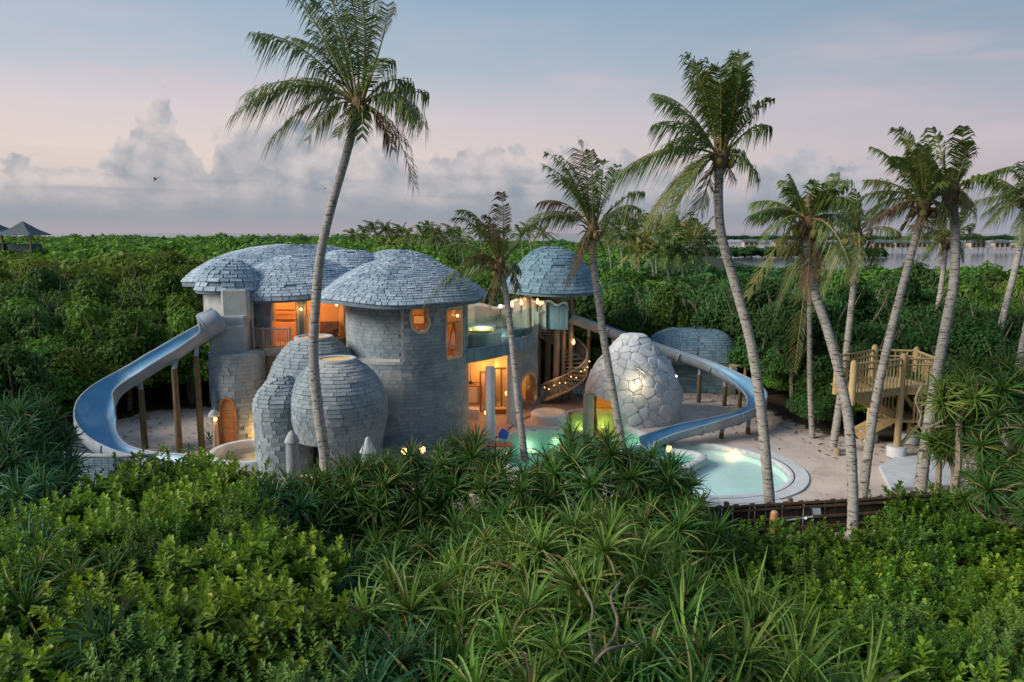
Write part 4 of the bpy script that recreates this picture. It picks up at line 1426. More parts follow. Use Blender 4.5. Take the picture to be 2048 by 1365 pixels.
s1 = thing('water_slide', 'wide blue water slide curling down from the villa block to the left', 'water slide', (-17, 33, 0))
path1 = slide_channel(s1, [P(446, 658, 34.3), P(425, 672, 34.0), P(370, 706, 33.8), P(300, 748, 33.8), P(236, 790, 33.8), P(193, 832, 33.1), P(180, 872, 32.1), P(200, 906, 31.1), P(245, 928, 30.4), P(300, 940, 29.9), P(350, 948, 29.5)],
                      (1.12, 1.15, 1.62, 1.62), 0.60, [0.05, 0.15, 0.36, 0.40, 0.42, 0.45, 0.45, 0.42, 0.32, 0.2, 0.1], 0.10)
supports(s1, path1, [(291, 898), (345, 919), (398, 908)], 0.15)
s2 = thing('water_slide', 'long grey-backed blue slide dropping from the pavilion past the stone dome into the round pool', 'water slide', (11, 40, 0))
path2 = slide_channel(s2, [P(1136, 644, 43.4), P(1200, 667, 43.6), P(1300, 702, 43.6), P(1400, 737, 43.2), P(1460, 765, 42.2), P(1508, 794, 40.4), P(1520, 822, 38.2), P(1490, 842, 36.4), P(1430, 860, 35.5), P(1370, 874, 35.0), P(1325, 888, 34.6), P(1296, 900, 34.2)],
                      0.98, 0.50, [0, 0, 0, 0, -0.1, -0.3, -0.4, -0.3, -0.12, 0, 0, 0])
supports(s2, path2, [(1175, 800), (1224, 800), (1338, 800), (1397, 803), (1451, 811), (1494, 812), (1494, 868), (1435, 874)], 0.13)

# ---- dome of irregular stones standing in the lagoon
ig = thing('stone_dome', 'pale crazy-stone dome with rough capped top and a grotto mouth on the pool', 'grotto', (igloo_c[0], igloo_c[1], 0))
IP = [(2.62, -0.9), (2.68, 0.0), (2.74, 0.9), (2.68, 1.6), (2.44, 2.3), (2.08, 2.95), (1.62, 3.55), (1.18, 4.05), (0.88, 4.30), (0.70, 4.42)]
IP = [(r_ * 0.95, z_) for r_, z_ in IP]
IS, IL = rev(igloo_c[0], igloo_c[1], IP, lambda a, s: (0.03 * math.sin(3 * a + 1) + 0.018 * math.sin(8 * a + s * 9) + 0.012 * math.sin(13 * a + s * 25), 0))
mo_a0, mo_a1 = cyl(1176, 800, igloo_c[0], igloo_c[1], 2.8)[0], cyl(1240, 800, igloo_c[0], igloo_c[1], 2.8)[0]
ihole = lambda a, z: mo_a0 < a < mo_a1 and z < 1.30 + 0.25 * math.sin((a - mo_a0) / (mo_a1 - mo_a0) * PI)
mb = MB()
skin(mb, IS, 110, 70, -PI, PI, ihole)
mb.build('core', M['igloogap'], ig, True)
mb = MB()
skin(mb, IS, 60, 40, -PI, PI, lambda a, z: ihole(a, z) or z > 2.6, 0.25, igloo_c)
mb.build('grotto_wall', M['plaster'], ig, True)
MB().lathe((igloo_c[0], igloo_c[1], 2.3), [(2.3, 0), (2.3, 0.05)], 24).build('grotto_ceiling', M['plaster'], ig)
rg = random.Random(5)
A0, A1 = R(-190), R(15)
Wd = 2.75 * (A1 - A0)
prof_r = [float(np.interp(s * IL, np.cumsum([0] + [math.hypot(b[0] - a[0], b[1] - a[1]) for a, b in zip(IP, IP[1:])]), [p[0] for p in IP])) for s in np.linspace(0, 1, 60)]
rs_ = lambda s: float(np.interp(s, np.linspace(0, 1, 60), prof_r))
seeds = []
tries = 0
while len(seeds) < 150 and tries < 20000:
    tries += 1
    a, s = rg.uniform(A0, A1), rg.uniform(0.11, 0.995)
    if rg.random() > rs_(s) / 2.84:
        continue
    sp_ = 0.36 + 0.50 * (rg.random() ** 1.5)
    if all(math.hypot((a - b) * (rs_(s) + rs_(q)) / 2, (s - q) * IL) > sp_ * 1.05 for b, q in seeds):
        seeds.append((a, s))
wts = {q: rg.uniform(-0.10, 0.16) for q in seeds}
hgt = {q: rg.uniform(-0.012, 0.03) for q in seeds}


def clip(poly, nx, ny, d):
    res = []
    for i in range(len(poly)):
        p, q = poly[i], poly[(i + 1) % len(poly)]
        dp, dq = p[0] * nx + p[1] * ny - d, q[0] * nx + q[1] * ny - d
        if dp <= 0:
            res.append(p)
        if (dp < 0) != (dq < 0) and dp != dq:
            f = dp / (dp - dq)
            res.append((p[0] + (q[0] - p[0]) * f, p[1] + (q[1] - p[1]) * f))
    return res


for a, s in seeds:
    r = max(rs_(s), 0.3)
    poly = [(-0.95, -0.75), (0.95, -0.75), (0.95, 0.75), (-0.95, 0.75)]
    for b, q in seeds:
        if (b, q) == (a, s):
            continue
        x, y = (b - a) * (r + rs_(q)) / 2, (q - s) * IL
        l = math.hypot(x, y)
        if l < 1.8:
            poly = clip(poly, x / l, y / l, max(0.08, (l * l + wts[(a, s)] - wts[(b, q)]) / (2 * l)) - 0.009)
            if len(poly) < 3:
                break
    if len(poly) < 3:
        continue
    c = IS(a, s)
    if ihole(a, c.z) or ihole(a - 0.1, c.z) and ihole(a + 0.1, c.z - 0.1):
        continue
    # round the corners
    pr = []
    for i in range(len(poly)):
        p, q, w_ = Vector(poly[i - 1]), Vector(poly[i]), Vector(poly[(i + 1) % len(poly)])
        pr += [q.lerp(p, 0.13), q.lerp(w_, 0.13)]
    ok = True
    vs = []
    for f, h in ((1.0, -0.03), (0.99, 0.022), (0.955, 0.036), (0.6, 0.042)):
        for p in pr:
            aa, ss_ = a + p.x * f / r, min(1.0, max(0.0, s + p.y * f / IL))
            w0 = IS(aa, ss_)
            nn = Vector((math.cos(aa), math.sin(aa), 0.5 if s > 0.5 else 0.15)).normalized()
            vs.append(w0 + nn * (h + (hgt[(a, s)] if h > 0 else 0) + 0.02 * noise.noise(w0 * 2.6)))
    k = len(pr)
    fs = [(l * k + i, l * k + (i + 1) % k, (l + 1) * k + (i + 1) % k, (l + 1) * k + i) for l in range(3) for i in range(k)] + [tuple(range(3 * k, 4 * k))]
    MB().add(vs, fs).build('stone', M['igloo'], ig, True)
# rough cap, pier at the mouth, lamp niche
cap = MB()
cl_ = [(igloo_c[0] + (0.66 + 0.14 * noise.noise((i * 0.9, 1, 2))) * math.cos(i * PI / 9), igloo_c[1] + (0.62 + 0.14 * noise.noise((i * 0.9, 5, 2))) * math.sin(i * PI / 9)) for i in range(18)]
ring(cap, [(offset(cl_, 0.0), 4.30), (offset(cl_, 0.10), 4.40), (offset(cl_, 0.08), 4.50), (offset(cl_, -0.08), 4.58), (offset(cl_, -0.35), 4.61)])
cap.add([(x, y, 4.61) for x, y in offset(cl_, -0.35)], [tuple(range(18))])
cap.build('cap_stones', M['igloo'], ig)
a = mo_a0 - 0.06
pp = IS(a, 0.4)
rounded_box(mb := MB(), (igloo_c[0] + 2.66 * math.cos(a), igloo_c[1] + 2.66 * math.sin(a), 0.3), (0.5, 0.5, 2.4), a)
mb.build('pier', M['render'], ig)
aL, zL = cyl(1274, 764, igloo_c[0], igloo_c[1], 2.6)
pL = Vector((igloo_c[0] + 2.60 * math.cos(aL), igloo_c[1] + 2.60 * math.sin(aL), zL))
MB().ball(pL, 0.10).build('spot_lamp', M['whitebulb'], ig, True)
mb = MB().tube([pL + Vector((-0.42, -0.02, 0.75)), pL + Vector((-0.2, -0.22, 0.85)), pL + Vector((0.1, -0.25, 0.7)), pL + Vector((0.4, -0.12, 0.42))], [0.04, 0.07, 0.07, 0.03], 6)
mb.build('lamp_hood', M['igloo'], ig, True)
lamp('spot_light', pL + Vector((0, -0.38, 0.05)), 34, (1, 0.78, 0.48), 0.08, ig)
p = P(1352, 753, 39.2)
MB().ball(p, 0.07).build('side_lamp', M['whitebulb'], ig, True)
lamp('grotto_light', (igloo_c[0] - 0.6, igloo_c[1] - 0.6, 1.5), 80, (1, 0.58, 0.14), 0.15, ig)
lamp('grotto_light', (igloo_c[0] - 1.2, igloo_c[1] - 1.2, -0.4), 12, (1.0, 0.55, 0.08), 0.15, ig)

# ---- round hot tub beside the lagoon and raised planter edge
hx = XY(1098, 842)
ht = thing('hot_tub', 'small stone-rimmed whirlpool lit gold between the lagoon and the deck', 'hot tub', (hx[0], hx[1], 0))
MB().lathe((hx[0], hx[1], 0), [(0.98, 0.0), (1.0, 0.42), (0.92, 0.5), (0.74, 0.5), (0.68, 0.42), (0.66, 0.1), (0.01, 0.08)], 30, False).build('wall', M['whiteplaster'], ht, True)
MB().lathe((hx[0], hx[1], 0.36), [(0.69, 0), (0.01, 0.004)], 30, False).build('water', M['tubwatertop'], ht)
MB().ball((hx[0] - 0.35, hx[1] - 0.2, 0.2), 0.05).build('pool_light', M['warmbulb'], ht, True)
lamp('tub_light', (hx[0], hx[1], 0.27), 5, (1, 0.6, 0.12), 0.05, ht)
# ---- big round tub by the left tower
tx = (-11.45, 31.25)
tb = thing('plunge_tub', 'round cement plunge tub glowing orange beside the arched wooden door', 'plunge pool', (tx[0], tx[1], 0))
MB().lathe((tx[0], tx[1], 0), [(1.88, -0.1), (1.90, 0.46), (1.84, 0.54), (1.62, 0.54), (1.56, 0.46), (1.54, -0.05), (0.02, -0.06)], 48, False).build('wall', M['palecement'], tb, True)
MB().lathe((tx[0], tx[1], 0.22), [(1.56, 0), (0.01, 0.004)], 40, False).build('water', M['tubwatertop'], tb)
for u, v in ((514, 905), (517, 925)):
    p = P(u, v, 30.7)
    MB().ball((p.x, p.y, 0.12), 0.06).build('pool_light', M['warmbulb'], tb, True)
lamp('tub_light', (tx[0] + 1.1, tx[1] - 0.2, 0.42), 26, (1, 0.58, 0.22), 0.08, tb)
lamp('tub_light', (tx[0] + 0.3, tx[1] + 0.4, 0.9), 26, (1, 0.55, 0.22), 0.2, tb)

# ---- shed behind the dome
SH = (13.2, 47.6)
sh = thing('shed', 'low blue-green stone shed with hipped shingle roof behind the slide', 'shed', (SH[0], SH[1], 0))
sst = []
c0, c1, bk = P(1312, 790, 46.4), P(1484, 790, 45.6), 4.0
mb = MB()
mb.prism([(c0.x + 0.3, c0.y + 0.2), (c1.x - 0.3, c1.y + 0.2), (c1.x - 0.3, c1.y + bk), (c0.x + 0.3, c0.y + bk)], -0.1, 1.95)
mb.build('wall', M['bluestone'], sh)


def lay_flat(o, ux, uy, w_, h_, bw, bh, dep, tilt=0.0, skip=None):
    """courses on a flat quad from corner o along unit ux and uy; width may taper: w_(y)->(x0,x1)"""
    res = []
    nz_ = ux.cross(uy).normalized()
    k = 0
    y = 0.0
    while y < h_ - bh * 0.5:
        x0, x1 = w_(y + bh / 2)
        x = x0 - RNG.random() * bw
        while x < x1:
            b = bw * RNG.uniform(0.7, 1.3)
            xa, xb = max(x, x0), min(x + b, x1)
            x += b
            if xb - xa < 0.1:
                continue
            up, nn = uy * math.cos(tilt) - nz_ * math.sin(tilt), nz_ * math.cos(tilt) + uy * math.sin(tilt)
            c = o + ux * ((xa + xb) / 2) + uy * (y + bh / 2) + nz_ * RNG.uniform(0, 0.01)
            if skip and skip(c):
                continue
            ww, hh = xb - xa - 0.015, bh - 0.015 if not tilt else bh * 1.1
            v = Vector((0, 0, CH)) - c
            res.append((Matrix(((ux.x * ww, up.x * hh, nn.x * dep, c.x), (ux.y * ww, up.y * hh, nn.y * dep, c.y), (ux.z * ww, up.z * hh, nn.z * dep, c.z), (0, 0, 0, 1))),
                        max(0.0, nn.dot(v.normalized())) * ww * hh / v.length_squared, 'x'))
        y += bh
    return res


f0, f1 = Vector((c0.x + 0.3, c0.y + 0.19, 0.05)), Vector((c1.x - 0.3, c1.y + 0.19, 0.05))
ux = (f1 - f0).normalized()
set_stones(lay_flat(f0, ux, Vector((0, 0, 1)), lambda y: (0, (f1 - f0).length), 1.9, 0.6, 0.24, 0.03), 'brick', 'brick_courses', M['bluestone'], lambda k: sh, sh, 300, 61)
sc_x, sc_y = (c0.x + c1.x) / 2, c0.y + 2.2
hx_, hy_ = (c1.x - c0.x) / 2 + 0.55, 2.9


def loaf(a, s_):
    pw_ = lambda q, e: math.copysign(abs(q) ** e, q)
    f = math.cos(s_ * PI / 2) ** 0.62 if s_ < 1 else 0.001
    f = f * 0.55 + 0.45 * (1 - s_) ** 0.5
    return Vector((sc_x + hx_ * pw_(math.cos(a), 0.62) * f, sc_y + hy_ * pw_(math.sin(a), 0.7) * f, 1.92 + 1.95 * math.sin(s_ * PI / 2) ** 0.9 + 0.05 * math.sin(2 * a)))


mb = MB()
skin(mb, loaf, 64, 20)
skin(mb, lambda a, s_: Vector((sc_x + (loaf(a, 0).x - sc_x) * (1 - 0.2 * s_), sc_y + (loaf(a, 0).y - sc_y) * (1 - 0.2 * s_), loaf(a, 0).z - 0.10 * min(1, s_ * 8))), 64, 8)
so = mb.build('roof', M['roofcore'], sh, True)
set_stones([(a, b, 'x') for a, b in lay(loaf, 3.3, R(-200), R(20), 0.02, 0.9, 0.5, 0.19, 0.03, tilt=R(5), gap=0.03, grow=1.1)], 'shingle', 'shingle_courses', M['bluestone'], lambda k: so, sh, 300, 71)
p = P(1460, 765, 45.4)
MB().box((p.x, p.y, 0.95), (0.12, 0.1, 1.9)).box((p.x + 0.9, p.y, 0.95), (0.12, 0.1, 1.9)).box((p.x + 0.45, p.y, 1.9), (1.0, 0.1, 0.12)).build('door_frame', M['pine'], sh)
lamp('shed_light', (p.x - 0.1, p.y - 0.35, 1.5), 8, (1, 0.7, 0.2), 0.1, sh)

# ---- timber lookout
lk = thing('lookout', 'pale timber lookout platform with railings and zigzag stairs on a white slab', 'lookout tower', (16.5, 30, 0))
rail_h = 1.25


def w_at(u, v, z):
    return G(u, v, z)


DZ = 3.25
A = G(1703, 803, DZ - 0.35)
B = G(1802, 789, DZ - 0.35)
Cc = G(1868, 789, DZ - 0.35)
D = Cc + Vector((0.3, 2.2, 0))
E = B + Vector((-0.05, 2.5, 0))
Fp = A + Vector((0.25, 2.1, 0))
deckp = [A, B, Cc, D, E, Fp]
mb = MB().prism([(q.x, q.y) for q in deckp], DZ - 0.38, DZ - 0.06)
dko = mb.build('deck', M['pine'], lk)
# deck boards
ux = (B - A).normalized()
n = 24
for i in range(n):
    x = A.x + (Cc.x - A.x) * (i + 0.5) / n
    lo_ = A.lerp(B, min(1, (x - A.x) / (B.x - A.x))).y if x < B.x else B.lerp(Cc, (x - B.x) / (Cc.x - B.x)).y
    hi_ = (Fp.lerp(E, min(1, max(0, (x - Fp.x) / (E.x - Fp.x)))) if x < E.x else E.lerp(D, min(1, (x - E.x) / (D.x - E.x)))).y
    MB().box((x, (lo_ + hi_) / 2, DZ - 0.035), ((Cc.x - A.x) / n - 0.012, hi_ - lo_ + 0.06, 0.045)).build('plank', M['pine'], lk)


def railing(p, q, z0, z1, h, nb, drop=0.35, nm='railing'):
    p, q = Vector((p.x, p.y, z0)), Vector((q.x, q.y, z1))
    mb = MB().tube([p + Vector((0, 0, h)), q + Vector((0, 0, h))], 0.055, 6)
    mb.tube([p + Vector((0, 0, h * 0.78)), q + Vector((0, 0, h * 0.78))], 0.045, 6)
    o = mb.build(nm, M['pine'], lk, True)
    bm_ = MB().tube([(0, 0, -drop), (0, 0, h - 0.03)], 0.032, 5).mesh('baluster', M['pine'], True)
    for i in range(nb):
        b = link('baluster', bm_)
        b.parent = o
        b.matrix_basis = Matrix.Translation(p.lerp(q, (i + 0.5) / nb))
    return o


railing(A, B, DZ, DZ, rail_h, 14)
railing(B, Cc, DZ, DZ, rail_h, 9)
railing(Cc, D, DZ, DZ, rail_h, 7, 0.1)
railing(Fp, E, DZ, DZ, rail_h, 12, 0.1)
railing(E, D, DZ, DZ, rail_h, 7, 0.1)
for q, zb, ht_ in ((A, DZ - 0.5, 1.42), (B, 0.25, 1.5), (Cc, 0.25, 1.45), (E, 0.25, 1.5), (D, 0.25, 1.45), (Fp, DZ - 0.5, 1.42)):
    MB().tube([(q.x, q.y, zb), (q.x, q.y, DZ + ht_ - 0.1), (q.x, q.y, DZ + ht_)], [0.15, 0.14, 0.06], 10).build('post', M['pine'], lk, True)
    if zb < 1:
        MB().lathe((q.x, q.y, 0), [(0.42, 0.05), (0.42, 0.48), (0.38, 0.52)], 18).build('footing', M['palecement'], lk, True)
sl_p = [XY(1758, 938), XY(1782, 984), XY(1920, 976), XY(1905, 935), XY(1850, 915), XY(1790, 920)]
MB().prism(sl_p, -0.1, 0.14).build('slab', M['palecement'], lk)


def flight(p, q, wid, side, nst, rails=True):
    """stair flight from p (top) to q (bottom); side: horizontal unit across the flight"""
    for s in (0.0, wid):
        MB().box((p + q) / 2 + side * s, (0.09, 0.34, (q - p).length), frame_z(q - p)).build('stringer', M['pine'], lk)
    tm = MB().box((0, 0, 0), (0.30, wid, 0.05)).mesh('tread', M['pine'])
    ang = math.atan2((q - p).y, (q - p).x)
    for i in range(nst):
        c = p.lerp(q, (i + 0.5) / nst) + side * (wid / 2) + Vector((0, 0, 0.12))
        o = link('tread', tm)
        hang(o, lk)
        o.matrix_basis = Matrix.Translation(c) @ Matrix.Rotation(ang, 4, 'Z')
    if rails:
        for s in (0.0, wid):
            a, b = p + side * s, q + side * s
            railing(a, b, a.z + 0.1, b.z + 0.1, 0.95, 12, 0.05)


f1a = A + Vector((0.3, 0.9, 0.1))
f1b = Vector((B.x + 0.15, B.y + 0.75, 1.75))
flight(f1a, f1b, 0.9, Vector((0, 1, 0)), 9)
lp = Vector((f1b.x + 0.5, f1b.y + 0.2, 1.62))
MB().box(lp, (1.1, 1.6, 0.12)).build('landing', M['pine'], lk)
f2b = Vector((Cc.x + 0.9, Cc.y + 0.4, 0.2))
railing(lp + Vector((0, -0.8, 0)), lp + Vector((1.3, -0.8, 0)), 1.7, 1.7, 1.0, 8, 0.15)
flight(Vector((lp.x + 0.6, lp.y + 0.8, 1.6)), Vector((lp.x - 1.3, lp.y + 1.4, 0.25)), 0.9, Vector((0.1, 1, 0)).normalized(), 8, False)
MB().bar(Vector((B.x + 0.05, B.y, 0.45)), Vector((Cc.x - 0.3, Cc.y + 0.3, 1.55)), 0.12).build('brace', M['pine'], lk)
MB().bar(Vector((B.x + 0.3, B.y + 0.4, 2.9)), Vector((Cc.x - 0.2, Cc.y + 0.6, 1.7)), 0.12).build('brace', M['pine'], lk)

# ---- dark plank fence at the drop below the sand
fn = thing('fence', 'dark brown plank fence with horizontal rails along the near edge of the sand', 'fence', (9, 23.3, 0))
fa, fb = Vector((4.6, 22.55, 0)), Vector((16.2, 24.3, 0))
fl_ = (fb - fa).length
rz_ = math.atan2(fb.y - fa.y, fb.x - fa.x)
npl = int(fl_ / 0.19)
pk = [MB().box((0, 0, 0.62 + 0.02 * k), (0.182 - 0.006 * k, 0.03, 1.3 + 0.03 * k)).mesh('plank', M['fence']) for k in range(3)]
for i in range(npl):
    o = link('plank', pk[i * 7 % 3])
    hang(o, fn)
    o.matrix_basis = Matrix.Translation(fa.lerp(fb, (i + 0.5) / npl) + Vector((0, RNG.uniform(-0.008, 0.008), -0.15))) @ Matrix.Rotation(rz_, 4, 'Z') @ Matrix.Rotation(RNG.uniform(-0.012, 0.012), 4, 'Y')
for z in (0.28, 0.62, 0.98, 1.13):
    for k in range(4):
        p, q = fa.lerp(fb, k / 4), fa.lerp(fb, (k + 1) / 4 - 0.002)
        MB().bar(p + Vector((0.01, -0.05, z)), q + Vector((0, -0.05, z)), 0.045, 0.075).build('rail', M['fencerail'], fn)
for k in range(6):
    p = fa.lerp(fb, 0.02 + k / 5 * 0.96)
    MB().box(p + Vector((0, 0.09, 0.5)), (0.13, 0.13, 1.5), rz=rz_).build('post', M['fencerail'], fn)
p = P(1632, 1022, 23.55)
fd = thing('floodlight', 'grey-green floodlight bracketed to the top of the dark fence', 'floodlight', p)
Mx = Matrix.Rotation(R(-25), 3, 'X')
MB().box(p, (0.30, 0.10, 0.26), Mx).build('housing', M['dark'], fd)
MB().box(p + Vector((0, -0.055, 0.0)), (0.25, 0.02, 0.20), Mx).build('lens', M['metal'], fd)
MB().bar(p + Vector((-0.18, 0, 0)), p + Vector((-0.18, 0.12, -0.2)), 0.03).bar(p + Vector((0.18, 0, 0)), p + Vector((0.18, 0.12, -0.2)), 0.03).build('bracket', M['dark'], fd)
p, q = P(1556, 1044, 23.0), P(1626, 1034, 23.3)
pb = thing('conduit', 'thin pale cable conduit running along the dark fence to the floodlight', 'conduit', p)
MB().tube([p, q], 0.022, 5).build('pipe', M['palecement'], pb)
MB().ball(P(1612, 1037, 23.2), 0.05).build('clip', M['white'], pb)
p = P(1548, 1045, 23.0)
MB()
pp_ = thing('bollard', 'short orange-yellow timber bollard before the dark fence', 'bollard', (p.x, p.y, 0))
MB().tube([(p.x, p.y, -0.1), (p.x, p.y, p.z + 0.28), (p.x, p.y, p.z + 0.33)], [0.13, 0.13, 0.1], 10).build('post', M['doorwood'], pp_, True)
MB().lathe((p.x, p.y, p.z + 0.33), [(0.11, 0), (0.08, 0.035), (0.01, 0.05)], 10).build('cap', M['pine'], pp_, True)
# stump beside the palm on the sand
p = G(1665, 908)
sm_ = thing('stump', 'small brown stump at the foot of the palm on the sand', 'stump', (p.x, p.y, 0))
MB().lathe((p.x + 0.1, p.y - 0.2, 0), [(0.20, 0), (0.17, 0.12), (0.16, 0.30), (0.12, 0.34), (0.01, 0.33)], 10).build('wood', M['pillar'], sm_, True)

# ---- low stone wall at the foot of the left slide
lw = thing('stone_wall', 'low curved blue-grey stone wall at the foot of the left slide', 'wall', (-17.5, 28.4, 0))
wl = spline([(-19.9, 29.6, 0), (-18.6, 28.7, 0), (-17.2, 28.3, 0), (-15.6, 28.2, 0), (-14.4, 28.5, 0)], 6)
mb = MB()
for p, q in zip(wl, wl[1:]):
    d = (q - p).normalized().cross(Vector((0, 0, 1))) * -0.2
    mb.prism([(p.x, p.y), (q.x, q.y), (q.x + d.x, q.y + d.y), (p.x + d.x, p.y + d.y)], -0.1, 1.15)
mb.build('core', M['stonecore'], lw)
ws = []
for p, q in zip(wl, wl[1:]):
    ws += lay_flat(p - Vector((0, 0.005, 0)), (q - p).normalized(), Vector((0, 0, 1)), lambda y, l=(q - p).length: (0, l), 1.15, 0.55, 0.10, 0.05)
cp_ = MB()
for p, q in zip(wl, wl[1:]):
    d = (q - p).normalized().cross(Vector((0, 0, 1))) * -0.22
    o_ = -d * 0.2
    cp_.prism([(p.x + o_.x, p.y + o_.y), (q.x + o_.x, q.y + o_.y), (q.x + d.x, q.y + d.y), (p.x + d.x, p.y + d.y)], 1.152, 1.22)
cp_.build('coping', M['render'], lw)
set_stones(ws, 'brick', 'brick_courses', M['bluestone'], lambda k: lw, lw, 300, 81)

# ---- things on the terrace and round the pool
p = P(958, 690, 38.2)
tt = thing('terrace_tub', 'white canopied round tub glowing yellow behind the terrace glass', 'hot tub', (p.x, p.y, zT1))
MB().lathe((p.x, p.y, zT1), [(1.15, 0.0), (1.2, 0.55), (1.1, 0.62), (0.95, 0.6), (0.9, 0.3), (0.02, 0.28)], 36, False).build('wall', M['cloth'], tt, True)
c_ = P(960, 655, 38.6)
rounded_box(cn := MB(), c_, (1.7, 1.3, 0.22))
cn.build('canopy', M['white'], tt)
for dx in (-0.75, 0.75):
    MB().tube([(c_.x + dx, c_.y + 0.5, zT1), (c_.x + dx, c_.y + 0.5, c_.z - 0.1)], 0.04, 6).build('post', M['greywood'], tt)
MB().ball((p.x - 0.4, p.y - 0.5, zT1 + 0.75), 0.05).build('lamp_glass', M['warmbulb'], tt, True)
lamp('tub_light', (p.x + 0.2, p.y - 0.2, zT1 + 0.9), 42, (1, 0.78, 0.30), 0.15, tt)
lamp('terrace_light', P(985, 660, 40.8), 110, (1, 0.85, 0.55), 0.15, tt)
p = P(902, 700, 35.2)
es = thing('telescope', 'slim wooden tripod telescope inside the tall tower window', 'telescope', (p.x, p.y, 4.3))
hd_ = Vector((p.x + 0.15, p.y, 5.75))
for dx, dy in ((-0.35, -0.15), (0.32, -0.1), (0.1, 0.4)):
    MB().tube([hd_, (p.x + 0.15 + dx, p.y + dy, 4.25)], 0.028, 5).build('leg', M['wood'], es)
MB().tube([hd_ + Vector((-0.3, 0.1, -0.06)), hd_ + Vector((0.4, -0.1, 0.12))], [0.05, 0.065], 8).build('barrel', M['pine'], es, True)
p = P(652, 655, 37.2)
ch = thing('armchair', 'dark framed lounge chair with patterned cushion in the lit upper doorway', 'armchair', (p.x, p.y, 4.45))
MB().box((p.x, p.y, 4.82), (1.0, 0.7, 0.16)).build('seat', M['patterned'], ch)
MB().box((p.x + 0.1, p.y + 0.32, 5.2), (0.95, 0.12, 0.62), Matrix.Rotation(R(-14), 3, 'X')).build('backrest', M['patterned'], ch)
for dx in (-0.48, 0.48):
    for dy in (-0.3, 0.3):
        MB().bar((p.x + dx, p.y + dy, 4.45), (p.x + dx, p.y + dy, 5.1), 0.06).build('leg', M['dark'], ch)
    MB().bar((p.x + dx, p.y - 0.34, 5.1), (p.x + dx, p.y + 0.34, 5.12), 0.07).build('armrest', M['dark'], ch)
p = P(1007, 868, 33.6)
bp = thing('sign_board', 'small blue angular board on a thin post beside the lagoon', 'sign', (p.x, p.y, 0))
MB().tube([(p.x, p.y, -0.1), (p.x, p.y, p.z)], 0.025, 6).build('post', M['metal'], bp)
o5 = [(-0.22, -0.20), (0.16, -0.26), (0.25, 0.05), (0.12, 0.16), (-0.06, 0.26), (-0.24, 0.05)]
MB().add([(p.x + x, p.y - 0.04, p.z + z) for x, z in o5] + [(p.x + x, p.y + 0.02, p.z + z) for x, z in o5],
         [tuple(range(6)), tuple(range(11, 5, -1))] + [(i, i + 6, (i + 1) % 6 + 6, (i + 1) % 6) for i in range(6)]).build('board', M['bluecloth'], bp)
p = P(1000, 905, 32.8)
tbk = thing('side_table', 'low red timber table beside the lagoon under the blue board', 'table', (p.x, p.y, 0))
MB().box((p.x, p.y, 0.62), (1.1, 0.6, 0.06)).build('tabletop', M['redwood'], tbk)
for dx in (-0.48, 0.48):
    for dy in (-0.24, 0.24):
        MB().bar((p.x + dx, p.y + dy, 0), (p.x + dx, p.y + dy, 0.6), 0.06).build('leg', M['redwood'], tbk)
p = P(428, 832, 33.6)
gd = thing('garden_lamp', 'hooded garden lamp on a rough post beside the left tower', 'lamp', (p.x, p.y, 0))
MB().tube([(p.x, p.y, 0), (p.x + 0.05, p.y, p.z - 0.1)], [0.16, 0.11], 8).build('post', M['pillar'], gd, True)
MB().lathe((p.x, p.y, p.z), [(0.26, -0.02), (0.24, 0.10), (0.14, 0.24), (0.02, 0.30)], 10).build('hood', M['render'], gd, True)
MB().ball((p.x + 0.08, p.y - 0.08, p.z - 0.14), 0.09).build('lamp_glass', M['torch'], gd, True)
lamp('lamp_light', (p.x + 0.12, p.y - 0.3, p.z - 0.15), 8, (1, 0.55, 0.25), 0.1, gd)
for lab, u, v, t in (('warm ground lantern glowing behind the pandanus under the drum tower', 845, 900, 27.6), ('small yellow lantern left of the ground lantern at the drum tower', 808, 903, 27.6),
                     ('yellow lantern among pandanus leaves before the round pool', 1338, 898, 29.5)):
    p = P(u, v, t)
    ln = thing('lantern', lab, 'lantern', (p.x, p.y, 0))
    MB().tube([(p.x, p.y, 0), (p.x, p.y, p.z - 0.1)], 0.03, 6).build('post', M['dark'], ln)
    MB().lathe(p, [(0.06, -0.12), (0.10, -0.05), (0.10, 0.08), (0.03, 0.15)], 8).build('lamp_glass', M['warmbulb'], ln, True)
    MB().lathe((p.x, p.y, p.z + 0.15), [(0.14, 0), (0.02, 0.08)], 8).build('lid', M['dark'], ln)
    lamp('lantern_light', p + Vector((0, -0.3, 0.2)), 9, (1, 0.7, 0.3), 0.1, ln)
p = P(1197, 672, 44.5)
